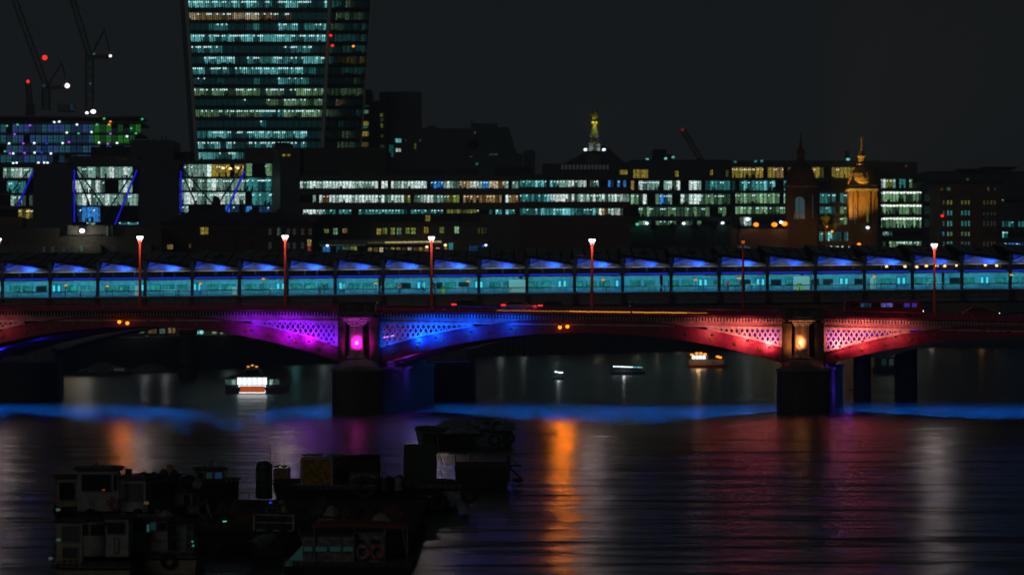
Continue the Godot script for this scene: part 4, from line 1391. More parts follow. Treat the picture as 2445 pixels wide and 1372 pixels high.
func braced_offices() -> void:
	# three glazed bays between dark cores, held by blue lit braces outside the glass
	var d := 900.0
	var o := thing("office_block", "glass offices braced outside by blue lit diagonal struts", "office building", base_of(-30, 650, d))
	var bays := [
		[-30.0, 78.0, [[400, 424, [[5, 78, "white", 0.15]]], [432, 460, [[15, 62, "teal", 0.2]]], [466, 491, [[25, 78, "white", 0.15]]], [499, 521, [[40, 78, "yellow", 0.3]]]], 9.0],
		[172.0, 330.0, [[398, 424, [[180, 320, "white", 0.05]]], [430, 459, [[176, 222, "white", 0.3], [232, 262, "white", 0.1, 0.6], [278, 312, "white", 0.1]]], [463, 490, [[176, 330, "white", 0.2]]], [494, 529, [[182, 236, "blue", 0.0]]], [531, 536, [[200, 226, "white", 0.0], [280, 330, "teal", 0.3]]]], 11.0],
		[427.0, 585.0, [[392, 421, [[436, 500, "white", 0.15], [500, 582, "yellow", 0.3]]], [426, 454, [[431, 585, "white", 0.4]]], [459, 487, [[431, 585, "white", 0.35]]], [490, 512, [[431, 452, "white", 0.3], [540, 575, "blue", 0.0]]]], 11.0],
		[585.0, 650.0, [[390, 420, [[590, 650, "green", 0.05, 0.8]]], [424, 455, [[590, 650, "teal", 0.3]]], [458, 489, [[590, 650, "teal", 0.35]]], [492, 510, [[590, 648, "blue", 0.0, 0.6]]]], 16.0]]
	for b in bays:
		facade(o, {"x0": b[0], "x1": b[1], "top": b[2][0][0] - 8.0, "d": d, "deep": 30.0, "key": "navy_clad", "rows": b[2], "bay": b[3], "mull": 0.8})
	for c in [[78, 172, 392], [330, 427, 380]]:
		block(o, c[0], c[2], c[1], under(d), d - 0.3, 30, "navy_clad", "core")
	block(o, 310, 334, 412, 392, d + 6, 20, "navy_clad", "plant_room")
	block(o, 215, 350, 312, 392, d + 10, 16, "slate", "plant_room")
	block(o, 160, 372, 330, 390, d + 3, 20, "navy_clad", "plant_room")
	block(o, 412, 362, 452, 392, d + 12, 12, "steel_dark", "plant_room")
	block(o, 585, 352, 652, 392, d + 12, 24, "navy_clad", "plant_room")
	for r in [[384, 326], [394, 324], [366, 330]]:
		block(o, r[0], r[1], r[0] + 3, 336, d + 8, 1, "steel_dark", "vent")
	var tubes := [[[176, 405], [176, 531], true], [[431, 408], [431, 511], true], [[326, 405], [273, 536], true], [[583, 408], [538, 510], true], [[77, 410], [41, 492], true], [[174, 408], [174.5, 400], false],
		[[322, 402], [236, 534], false], [[182, 402], [246, 492], false], [[178, 404], [214, 492], false], [[578, 396], [512, 500], false], [[434, 402], [510, 490], false], [[432, 408], [470, 494], false], [[72, 402], [28, 455], false]]
	for t in tubes:
		var m := MB.new()
		m.cyl(at(t[0][0], t[0][1], d - 1.2), at(t[1][0], t[1][1], d - 1.2), 0.3 if t[2] else 0.22, 0.3 if t[2] else 0.22, 8)
		var s := put(m, "brace", M.steel_blue, o)
		if t[2]:
			var n := int(ceil((at(t[0][0], t[0][1], d) - at(t[1][0], t[1][1], d)).length() / 4.6))
			for k in n:
				m = MB.new()
				var a := at(lerpf(t[0][0], t[1][0], float(k) / n), lerpf(t[0][1], t[1][1], float(k) / n), d - 1.6)
				var b := at(lerpf(t[0][0], t[1][0], (k + 0.97) / n), lerpf(t[0][1], t[1][1], (k + 0.97) / n), d - 1.6)
				m.cyl(a, b, 0.17, 0.17, 6)
				put(m, "light_tube", M.brace_blue, s)
	win(o, 277, 378, 302, 380.5, d + 3, "warm_low", 0)
	for l in [[549, 402], [567, 401], [532, 401]]:
		lamp_dot(o, l[0], l[1], d - 1.0, 0.4, "lamp_orange")

func skyline() -> void:
	glow("site_blue", Color(0.1, 0.25, 0.8), 0.26, null); glow("site_blue_low", Color(0.06, 0.2, 0.5), 0.15); glow("site_teal", Color(0.08, 0.42, 0.55), 0.22)
	glow("site_green", Color(0.06, 0.55, 0.05), 0.32); glow("site_green_low", Color(0.05, 0.35, 0.08), 0.17); glow("brace_blue", Color(0.015, 0.012, 1.0), 0.85)
	building_site()
	crane(108, 205, 262, 1215, [24, -25], [146, 150], [160, 205], "tower crane with red lamp, jib raised, over the unfinished block", [[105, 137, "lamp_red_on", 0.95], [159, 204, "lamp_white", 0.9], [103, 204, "cool_low", 0.6]])
	crane(212, 132, 266, 1210, [163, -30], [248, 70], [262, 131], "taller tower crane with white lamp on its counter jib, beside glass tower", [[262, 133, "lamp_white", 0.5], [223, 128, "cool_mid", 0.4], [214, 199, "teal_mid", 0.4]])
	crane(70, 250, 275, 1230, [64, 194], [], [], "thin crane with a small red lamp at its tip, low over the site", [[65, 194, "lamp_red_on", 0.6]])
	crane(1672, 378, 392, 1290, [1630, 308], [], [], "distant thin crane leaning over the flat roofs, faint red tip", [[1630, 309, "red_low", 0.7]])
	curved_tower()
	braced_offices()
	# dark slab block
	var o := thing("office_block", "dark windowless slab block with two small yellow roof lamps", "building", base_of(650, 930, 1030))
	block(o, 650, 352, 716, under(1030), 1030, 40, "navy_clad")
	block(o, 716, 352, 922, under(1030), 1032, 40, "dark_stone")
	block(o, 655, 340, 690, 353, 1036, 20, "slate", "plant_room")
	lamp_dot(o, 677, 370, 1028, 0.5, "yellow_mid")
	lamp_dot(o, 689, 370, 1028, 0.5, "yellow_mid")
	# block behind the tower's foot
	o = thing("office_block", "narrow teal block with stacked lit windows beside the glass tower", "building", base_of(862, 1003, 1340))
	block(o, 862, 213, 886, under(1340), 1338, 20, "teal_clad")
	block(o, 886, 240, 908, under(1340), 1342, 20, "teal_clad")
	block(o, 905, 219, 922, under(1340), 1340, 20, "teal_clad")
	block(o, 922, 218, 1003, under(1340), 1346, 20, "navy_clad")
	for w in [[862, 262, 880, 271, "green_mid"], [864, 289, 880, 300, "yellow_mid"], [864, 301, 878, 306, "teal_mid"], [860, 313, 880, 325, "yellow_mid"], [858, 339, 880, 350, "yellow_low"], [858, 352, 880, 357, "green_low"], [907, 270, 914, 278, "lime_mid"], [907, 281, 916, 289, "green_low"], [908, 294, 914, 304, "lime_mid"], [908, 320, 915, 328, "yellow_low"], [907, 345, 917, 353, "green_low"], [864, 250, 880, 255, "teal_low"]]:
		win(o, w[0], w[1], w[2], w[3], 1337.5, w[4])
	for w in [[943, 330, 958, 340, "cool_high"], [944, 354, 957, 362, "white_high"], [928, 345, 940, 375, "teal_low"], [1001, 332, 1005, 338, "white_low"], [966, 332, 972, 338, "teal_low"], [988, 342, 994, 356, "yellow_low"]]:
		win(o, w[0], w[1], w[2], w[3], 1345.5, w[4], 0)
	lamp_dot(o, 923, 370, 1336, 0.6, "lime_mid")
	# steep roofed hall
	o = thing("hall", "dark steep roofed hall with gabled tower, unlit against the sky", "building", base_of(1005, 1250, 1280))
	block(o, 1005, 306, 1128, under(1280), 1280, 40, "navy_clad")
	var m := MB.new()
	m.prism([at(1124, 310, 1278), at(1124, 285, 1278), at(1130, 293, 1278), at(1180, 295, 1278), at(1186, 290, 1278), at(1188, 303, 1278), at(1214, 303, 1278), at(1234, 366, 1278), at(1248, 366, 1278), at(1248, 420, 1278), at(1124, 420, 1278)], Vector3(0, 0, -30))
	put(m, "gable", M.teal_clad, o)
	block(o, 1020, 300, 1040, 307, 1284, 10, "slate", "chimney")
	for w in [[1132, 313, 1136, 319, "white_low"], [1166, 366, 1190, 371, "green_low"], [1120, 372, 1130, 376, "green_low"], [1170, 424, 1176, 430, "white_low"]]:
		win(o, w[0], w[1], w[2], w[3], 1277, w[4], 0)
	win(o, 1135, 388, 1142, 394, 1277, "cool_mid", 0)
	m = MB.new()
	m.cyl(at(1128, 344, 1278.2), at(1128, 344, 1277.4), 2.2, 2.2, 16)
	put(m, "round_window", M.dark_glass, o)
	o = thing("apartment_tower", "small dark square tower right of the steep roofed hall", "building", base_of(1250, 1278, 1240))
	block(o, 1250, 361, 1278, under(1240), 1240, 15, "navy_clad")
	block(o, 1254, 358, 1274, 361.2, 1241, 10, "slate", "parapet")
	long_offices()
	monument()
	twin_towers()

func long_offices() -> void:
	var d := 990.0
	var o := thing("office_block", "long stone office block with three bright ribbons of windows", "office building", base_of(715, 1505, d))
	facade(o, {"x0": 715.0, "x1": 1240.0, "top": 418.0, "d": d, "deep": 30.0, "key": "concrete", "bay": 7.8, "mull": 1.2, "rows": [
		[432, 449, [[718, 800, "white", 0.75], [800, 905, "white", 0.7], [908, 982, "white", 0.55, 0.8], [984, 1020, "white", 0.7], [1026, 1060, "blue", 0.6], [1060, 1100, "white", 0.25], [1096, 1128, "warm", 0.4], [1128, 1150, "white", 0.5], [1150, 1164, "blue", 0.5], [1164, 1204, "warm", 0.6], [1205, 1240, "white", 0.1, 0.8]]],
		[465, 483, [[745, 770, "white", 0.3], [770, 785, "warm", 0.8], [785, 915, "white", 0.75], [915, 935, "white", 0.1], [936, 965, "white", 0.7], [965, 985, "lime", 0.2], [985, 1064, "white", 0.25], [1066, 1100, "lime", 0.7], [1104, 1204, "amber", 0.5], [1206, 1216, "white", 0.9], [1216, 1240, "warm", 0.0]]],
		[500, 511, [[722, 768, "white", 0.5], [768, 800, "teal", 0.4], [812, 842, "teal", 0.4], [855, 940, "teal", 0.45], [940, 1062, "teal", 0.35], [1065, 1145, "lime", 0.1], [1148, 1174, "cool", 0.3, 0.7], [1182, 1196, "cool", 0.3], [1208, 1232, "cool", 0.3]]]]})
	facade(o, {"x0": 1240.0, "x1": 1505.0, "top": 416.0, "d": d - 1.5, "deep": 30.0, "key": "brown_stone", "bay": 7.3, "mull": 1.0, "rows": [
		[430, 446, [[1240, 1330, "cool", 0.3, 0.85], [1330, 1432, "white", 0.3, 0.85], [1436, 1500, "blue", 0.0, 0.5]]],
		[463, 481, [[1240, 1310, "cool", 0.35], [1285, 1312, "blue", 0.2], [1312, 1480, "white", 0.6], [1480, 1500, "white", 0.2]]],
		[497, 513, [[1240, 1262, "cool", 0.3], [1262, 1420, "cool", 0.35], [1424, 1436, "white", 0.2], [1438, 1450, "amber", 0.2], [1452, 1496, "white", 0.4, 0.7]]]]})
	for b in [[730, 408, 800, 418], [920, 404, 1060, 418], [1090, 402, 1140, 418], [1180, 398, 1270, 416]]:
		block(o, b[0], b[1], b[2], b[3] + 0.5, d + 8, 14, "slate", "plant_room")
	block(o, 1296, 390, 1480, 417, d + 16, 20, "navy_clad", "roof_storey")
	var m := MB.new()
	for k in 13:
		m.span(at(1340 + k * 9.0, 393, d + 15.9), at(1346 + k * 9.0, 404, d + 15.8))
	put(m, "roof_glazing", M.white_dim, o, "stuff")
	# glass offices with the dark top storey
	d = 1050.0
	o = thing("office_block", "glass offices with yellow attic windows and planted terraces", "office building", base_of(1478, 1746, d))
	facade(o, {"x0": 1505.0, "x1": 1746.0, "top": 381.0, "d": d, "deep": 30.0, "key": "navy_clad", "bay": 10.0, "mull": 0.8, "rows": [
		[431, 453, [[1505, 1526, "amber", 0.2, 0.6], [1528, 1576, "white", 0.6], [1585, 1672, "white", 0.35, 0.9], [1690, 1710, "cool", 0.1], [1716, 1742, "teal", 0.15, 0.8]]],
		[463, 487, [[1508, 1530, "green", 0.3], [1532, 1548, "white", 0.1], [1566, 1578, "green", 0.2], [1576, 1590, "blue", 0.4], [1590, 1600, "white", 0.2], [1624, 1680, "white", 0.3], [1682, 1742, "green", 0.2]]],
		[494, 516, [[1524, 1560, "green", 0.5], [1564, 1622, "green", 0.5], [1628, 1694, "green", 0.0], [1706, 1738, "green", 0.2, 0.7]]],
		[527, 537, [[1526, 1550, "green", 0.0, 0.8], [1566, 1618, "green", 0.1], [1636, 1672, "green", 0.1]]]]})
	for w in [[1465, 405, 1499, 419, "yellow_mid", 3], [1512, 404, 1548, 425, "yellow_mid", 3], [1612, 407, 1621, 422, "yellow_mid", 1], [1696, 405, 1703, 418, "yellow_mid", 1], [1733, 405, 1741, 422, "yellow_low", 1]]:
		win(o, w[0], w[1], w[2], w[3], d - 0.1 if w[0] > 1505 else d + 2, w[4], w[5])
	block(o, 1455, 386, 1506, 440, d + 2, 20, "navy_clad", "roof_storey")
	for l in [[1546, 380], [1590, 378], [1608, 375]]:
		lamp_dot(o, l[0], l[1], d + 2, 0.5, "cool_high")
	for l in [[1522, 535], [1545, 533], [1633, 533], [1726, 532]]:
		lamp_dot(o, l[0], l[1], d - 2, 0.55, "lamp_cool" if l[0] != 1522 else "lamp_green", Color(0.2, 1, 0.6), 1.0)
	block(o, 1560, 356, 1592, 381, d + 20, 10, "slate", "plant_room")
	block(o, 1592, 368, 1606, 381, d + 20, 10, "slate", "plant_room")
	# second glass block
	d = 1230.0
	o = thing("office_block", "glass office block behind the two domed towers, yellow top storey", "office building", base_of(1746, 2105, d))
	facade(o, {"x0": 1747.0, "x1": 2105.0, "top": 383.0, "d": d, "deep": 30.0, "key": "navy_clad", "bay": 9.6, "mull": 0.8, "rows": [
		[399, 424, [[1748, 1812, "yellow", 0.5], [1812, 1850, "yellow", 0.0, 0.5], [1852, 1900, "amber", 0.5], [1940, 1965, "yellow", 0.0], [1984, 2002, "yellow", 0.3], [2010, 2040, "yellow", 0.0]]],
		[431, 454, [[1748, 1760, "teal", 0.3], [1766, 1820, "cool", 0.2], [1828, 1856, "cool", 0.35], [1868, 1884, "cool", 0.3], [2018, 2032, "cool", 0.1]]],
		[461, 485, [[1752, 1775, "green", 0.0], [1775, 1862, "green", 0.35], [1872, 1884, "green", 0.3], [1955, 1992, "teal", 0.3], [2004, 2030, "teal", 0.2]]],
		[493, 510, [[1754, 1870, "green", 0.3], [1874, 1886, "green", 0.3], [1958, 1994, "teal", 0.1], [2004, 2032, "green", 0.1]]],
		[518, 538, [[1770, 1798, "white", 0.3], [2004, 2034, "green", 0.2, 0.7]]]]})
	for l in [[1756, 386], [1805, 385], [1820, 384]]:
		lamp_dot(o, l[0], l[1], d - 1, 0.6, "cool_mid")
	block(o, 2020, 360, 2029, 384, d + 4, 3, "steel_dark", "mast")
	lamp_dot(o, 2026, 380, d + 2, 0.7, "cool_high")
	# bright banded block
	d = 1235.0
	o = thing("office_block", "office block with three dazzling bands of lights right of towers", "office building", base_of(2100, 2255, d))
	facade(o, {"x0": 2100.0, "x1": 2203.0, "top": 424.0, "d": d, "deep": 30.0, "key": "teal_clad", "bay": 8.0, "mull": 0.7, "rows": [
		[427, 448, [[2102, 2112, "white", 0.8], [2116, 2128, "lime", 0.3], [2130, 2136, "white", 0.5], [2150, 2160, "teal", 0.0], [2172, 2182, "green", 0.0]]],
		[456, 481, [[2102, 2203, "green", 0.35, 1.0]]], [487, 511, [[2102, 2203, "green", 0.3, 1.0]]], [518, 543, [[2102, 2203, "green", 0.35, 1.0]]], [553, 563, [[2106, 2130, "white", 0.1]]], [576, 590, [[2110, 2118, "green", 0.0], [2124, 2200, "green", 0.4, 0.8]]]]})
	m = MB.new()
	for y in [459.0, 490.0, 521.0]:
		var px := 2101.0
		while px < 2200:
			var w := rng.randf_range(5, 12)
			if rng.randf() < 0.9:
				m.span(at(px, y - 1.2, d + 0.7), at(px + w, y + rng.randf_range(1.4, 3.2), d + 0.9))
			px += w + 1.0
	put(m, "ceiling_light", M.dazzle, o, "stuff")
	block(o, 2203, 432, 2256, under(d), d + 1, 30, "teal_clad")
	for w in [[2208, 462, 2246, 482], [2208, 492, 2240, 512], [2208, 522, 2236, 542]]:
		win(o, w[0], w[1], w[2], w[3], d + 0.9, "green_dim", 4)
	block(o, 2082, 386, 2150, 426, d + 12, 20, "teal_clad", "plant_room")
	block(o, 2148, 386, 2192, 424, d + 8, 16, "navy_clad", "plant_room")
	lamp_dot(o, 2165, 396, d + 6, 0.5, "red_low")
	# brown masonry block
	d = 1190.0
	o = thing("apartment_block", "brown masonry block with small lit windows in groups of three", "building", base_of(2240, 2392, d))
	block(o, 2246, 440, 2392, under(d), d, 30, "brown_stone")
	block(o, 2205, 430, 2400, 441, d + 6, 30, "slate", "roof")
	block(o, 2248, 458, 2310, 462, d - 0.5, 0.49, "concrete", "cornice")
	block(o, 2322, 500, 2392, 506, d - 0.5, 0.49, "dark_stone", "cornice")
	var rows := [[478, 488, "lime_mid"], [502, 514, "cool_mid"], [527, 540, "cool_mid"], [553, 563, "green_mid"], [576, 588, "cool_mid"]]
	for i in rows.size():
		var r: Array = rows[i]
		for px in [2252, 2262.5, 2270]:
			if not (px == 2252 and i in [3]):
				win(o, px, r[0], px + 5.2, r[1], d, r[2] if px != 2252 else "white_low", 0)
		for px in [2296, 2304, 2312]:
			win(o, px, r[0], px + 5.6, r[1], d, r[2] if i != 4 else "white_low", 0)
		for px in [2348, 2357, 2366, 2374]:
			win(o, px, r[0], px + 5.6, r[1], d, ["yellow_low", "white_dim", "white_dim", "frame_dark", "warm_dim"][i], 0)
	for w in [[2262, 447, 2272, 455, "white_low"], [2246, 449, 2254, 454, "yellow_low"], [2358, 446, 2364, 455, "white_low"], [2374, 447, 2380, 455, "white_dim"]]:
		win(o, w[0], w[1], w[2], w[3], d - 0.1, w[4], 0)
	win(o, 2251, 553, 2257, 562, d - 0.1, "blue_mid", 0)
	lamp_dot(o, 2251, 515, d - 1.5, 0.6, "lamp_red_on")
	lamp_dot(o, 2312, 428, d + 4, 0.5, "yellow_low")
	for px in [2087, 2118, 2162, 2190, 2213, 2238, 2257, 2284, 2354, 2381, 2392, 2406]:
		lamp_dot(o, px, 638 - (px % 5) * 0.6 - (px - 2087) * 0.012, d - 3.0, 0.55, "lamp_orange")
	o = thing("flat_roofed_hall", "broad dark hall with thin flat roof plates on top", "building", base_of(2220, 2445, 1330))
	block(o, 2215, 408, 2460, under(1330), 1330, 40, "navy_clad")
	for b in [[2293, 402, 2362, 406], [2352, 397, 2430, 402]]:
		block(o, b[0], b[1], b[2], b[3], 1326, 20, "slate", "roof_plate")
	d = 1180.0
	o = thing("office_block", "dark office block at the bridge end with a cyan lit ground floor", "building", base_of(2392, 2520, d))
	facade(o, {"x0": 2392.0, "x1": 2520.0, "top": 470.0, "d": d, "deep": 30.0, "key": "navy_clad", "bay": 8.0, "rows": [[476, 482, [[2394, 2402, "cool", 0.3]]], [528, 541, [[2396, 2500, "teal", 0.1]]], [552, 567, [[2390, 2404, "cool", 0.8], [2430, 2440, "white", 0.1]]], [580, 589, [[2394, 2520, "blue", 0.0, 1.0]]]]})

func monument() -> void:
	var d := 1300.0
	var c := at(1420, 378, d)
	var o := thing("memorial_column", "stone memorial column with a gilded flaming urn on top", "monument", Vector3(c.x, GROUND, -d))
	var y := func(py): return Y(py, d)
	var k := d / F
	var m := MB.new()
	m.lathe(Vector3(c.x, 0, -d), [Vector2(27 * k, GROUND), Vector2(25 * k, y.call(388)), Vector2(21 * k, y.call(382)), Vector2(20 * k, y.call(366))], 20)
	put(m, "shaft", M.concrete, o)
	m = MB.new()
	m.lathe(Vector3(c.x, 0, -d), [Vector2(20 * k, y.call(366)), Vector2(28 * k, y.call(363)), Vector2(28 * k, y.call(360.5)), Vector2(0, y.call(360.4))], 20)
	var bal := put(m, "balcony", M.concrete, o)
	m = MB.new()
	for i in 22:
		var t := TAU * i / 22.0
		var p := Vector3(c.x + cos(t) * 27 * k, y.call(360.5), -d + sin(t) * 27 * k)
		m.bar(p, p + Vector3(0, 1.1, 0), 0.08, 0.08)
	m.torus(Vector3(c.x, y.call(360.5) + 1.1, -d), 27 * k, 0.06, Basis(Vector3.RIGHT, Vector3.BACK, Vector3.UP), 22, 5)
	put(m, "railing", M.frame_pale, bal)
	m = MB.new()
	m.lathe(Vector3(c.x, 0, -d), [Vector2(14 * k, y.call(360)), Vector2(14 * k, y.call(346)), Vector2(16 * k, y.call(344)), Vector2(11 * k, y.call(338)), Vector2(9 * k, y.call(328)), Vector2(12 * k, y.call(326)), Vector2(11 * k, y.call(322)), Vector2(6 * k, y.call(308)), Vector2(7 * k, y.call(304))], 20)
	put(m, "pedestal", M.concrete, o)
	m = MB.new()
	m.lathe(Vector3(c.x, 0, -d), [Vector2(4 * k, y.call(304)), Vector2(3.5 * k, y.call(298)), Vector2(8 * k, y.call(293)), Vector2(9.5 * k, y.call(290)), Vector2(5 * k, y.call(287)), Vector2(4 * k, y.call(284)), Vector2(8 * k, y.call(280)), Vector2(9 * k, y.call(275)), Vector2(6 * k, y.call(273)), Vector2(0, y.call(273))], 18)
	put(m, "urn", M.bronze, o)
	m = MB.new()
	for i in 9:
		var t := TAU * i / 9.0
		var b := Vector3(c.x + cos(t) * 6 * k, y.call(274), -d + sin(t) * 6 * k)
		m.cyl(b, b + Vector3(cos(t + 1) * 0.5, (6 + 4 * (i % 3)) * k, sin(t + 1) * 0.5), 0.55, 0.08, 6)
	m.cyl(at(1420, 274, d), at(1421, 264, d), 0.8, 0.1, 7)
	put(m, "flame", M.bronze, o)
	for s in [-1.0, 1.0]:
		lamp_dot(o, 1420 + 22 * s, 357, d - 1.5, 0.7, "lamp_cool", Color(0.8, 0.95, 1.0), 14.0)
		var q := at(1420 + 11 * s, 297, d - 2.5)
		m = MB.new()
		m.span(q + Vector3(-0.18, -0.15, -0.15), q + Vector3(0.18, 0.15, 0.15))
		put(m, "urn_lamp", M.lime_mid, o)
		omni("urn_light", q + Vector3(0, 0.2, -0.3), Color(0.85, 1.0, 0.1), 13.0, 0.15, o, 50.0)
	# hipped roof behind it
	o = thing("hipped_roof_house", "dark hipped roof behind the memorial column", "building", base_of(1345, 1500, 1380))
	m = MB.new()
	m.prism([at(1340, 394, 1380), at(1500, 394, 1380), at(1452, 352, 1380), at(1440, 346, 1380), at(1402, 360, 1380)], Vector3(0, 0, -24))
	put(m, "roof", M.slate, o)
	block(o, 1345, 394, 1495, under(1380), 1381, 22, "dark_stone")

func tower_body(px: float, d: float, label: String, wide: float, top: float, tip: float, dome_key: String) -> Node3D:
	var o := thing("domed_tower", label, "tower", base_of(px - 35, px + 35, d))
	var k := d / F
	var h := 35.0 * wide
	block(o, px - h, top + 15, px + h, under(d), d, 70 * k * wide, "brick")
	for s in [-1.0, 1.0]:
		block(o, px + s * (h - 3) - 4, top + 15, px + s * (h - 3) + 4, under(d), d - 0.5, 0.6, "brick", "corner_pier")
		block(o, px + s * (h - 17) - 2, top + 18, px + s * (h - 17) + 2, 545, d - 0.4, 0.45, "brick", "pilaster")
	block(o, px - h - 4, top + 10, px + h + 4, top + 15, d - 1.0, 72 * k * wide, "concrete", "cornice")
	block(o, px - h - 1, top + 2, px + h + 1, top + 10, d - 0.3, 70 * k * wide, "brick", "attic")
	var c := Vector3(X(px, d), 0, -d - 35 * k * wide)
	var y := func(py): return Y(py, d)
	var m := MB.new()
	m.lathe(c, [Vector2(h * k, y.call(top + 2)), Vector2(h * 1.02 * k, y.call(top - 6)), Vector2(h * 0.96 * k, y.call(top - 16)), Vector2(h * 0.8 * k, y.call(top - 28)), Vector2(h * 0.55 * k, y.call(top - 38)), Vector2(h * 0.3 * k, y.call(top - 46)), Vector2(h * 0.24 * k, y.call(top - 50))], 24)
	var dome := put(m, "dome", M[dome_key], o)
	m = MB.new()
	for i in 16:
		var t := TAU * i / 16.0
		var r := Vector3(cos(t), 0, sin(t))
		m.bar(c + r * h * 0.97 * k + Vector3(0, y.call(top - 16), 0), c + r * h * 0.81 * k + Vector3(0, y.call(top - 28), 0), 0.16, 0.16, r)
		m.bar(c + r * h * 0.81 * k + Vector3(0, y.call(top - 28), 0), c + r * h * 0.56 * k + Vector3(0, y.call(top - 38), 0), 0.16, 0.16, r)
	put(m, "dome_rib", M[dome_key], dome, "stuff")
	m = MB.new()
	m.lathe(c, [Vector2(h * 0.36 * k, y.call(top - 48)), Vector2(h * 0.38 * k, y.call(top - 50)), Vector2(h * 0.26 * k, y.call(top - 53)), Vector2(h * 0.24 * k, y.call(top - 66)), Vector2(h * 0.36 * k, y.call(top - 68)), Vector2(h * 0.34 * k, y.call(top - 70)), Vector2(h * 0.14 * k, y.call(top - 82)), Vector2(h * 0.05 * k, y.call(lerpf(top - 82, tip, 0.45))), Vector2(0.12, y.call(tip + 4))], 14)
	put(m, "lantern_spire", M[dome_key], o)
	m = MB.new()
	m.ball(c + Vector3(0, y.call(tip + 4), 0), Vector3(0.35, 0.35, 0.35), 8, 6)
	m.bar(c + Vector3(-0.8, y.call(tip + 1), 0), c + Vector3(0.8, y.call(tip + 1), 0), 0.1, 0.3)
	m.bar(c + Vector3(0, y.call(tip + 4), 0), c + Vector3(0, y.call(tip - 1), 0), 0.1, 0.12)
	put(m, "weather_vane", M.bronze, o)
	return o

func arch_window(o: Node3D, x0: float, y0: float, x1: float, y1: float, d: float, key: String, rail: bool) -> void:
	var pts := [at(x0, y1, d - 0.25), at(x1, y1, d - 0.25)]
	var r := (x1 - x0) * 0.5
	for i in 9:
		var t := PI * i / 8.0
		pts.append(at((x0 + x1) * 0.5 + cos(t) * r, y0 + r - sin(t) * r, d - 0.25))
	var m := MB.new()
	m.prism(pts, Vector3(0, 0, -0.2))
	var w := put(m, "window", M[key], o)
	m = MB.new()
	for i in 8:
		var a: Vector3 = pts[i + 2]; var b: Vector3 = pts[i + 3]
		m.bar(a + Vector3(0, 0, 0.1), b + Vector3(0, 0, 0.1), 0.3, 0.35)
	m.span(at(x0 - 0.9, y0 + r, d - 0.5), at(x0 + 0.9, y1, d - 0.2))
	m.span(at(x1 - 0.9, y0 + r, d - 0.5), at(x1 + 0.9, y1, d - 0.2))
	m.span(at((x0 + x1) * 0.5 - 0.5, y0 + 2, d - 0.4), at((x0 + x1) * 0.5 + 0.5, y1, d - 0.2))
	put(m, "window_surround", M.brick, w)
	if rail:
		m = MB.new()
		for i in 8:
			m.span(at(lerpf(x0 + 1, x1 - 1, i / 7.0) - 0.7, y1 - 11, d - 0.6), at(lerpf(x0 + 1, x1 - 1, i / 7.0) + 0.7, y1, d - 0.5))
		m.span(at(x0, y1 - 12, d - 0.62), at(x1, y1 - 10.8, d - 0.5))
		put(m, "balustrade", M.frame_pale, w)

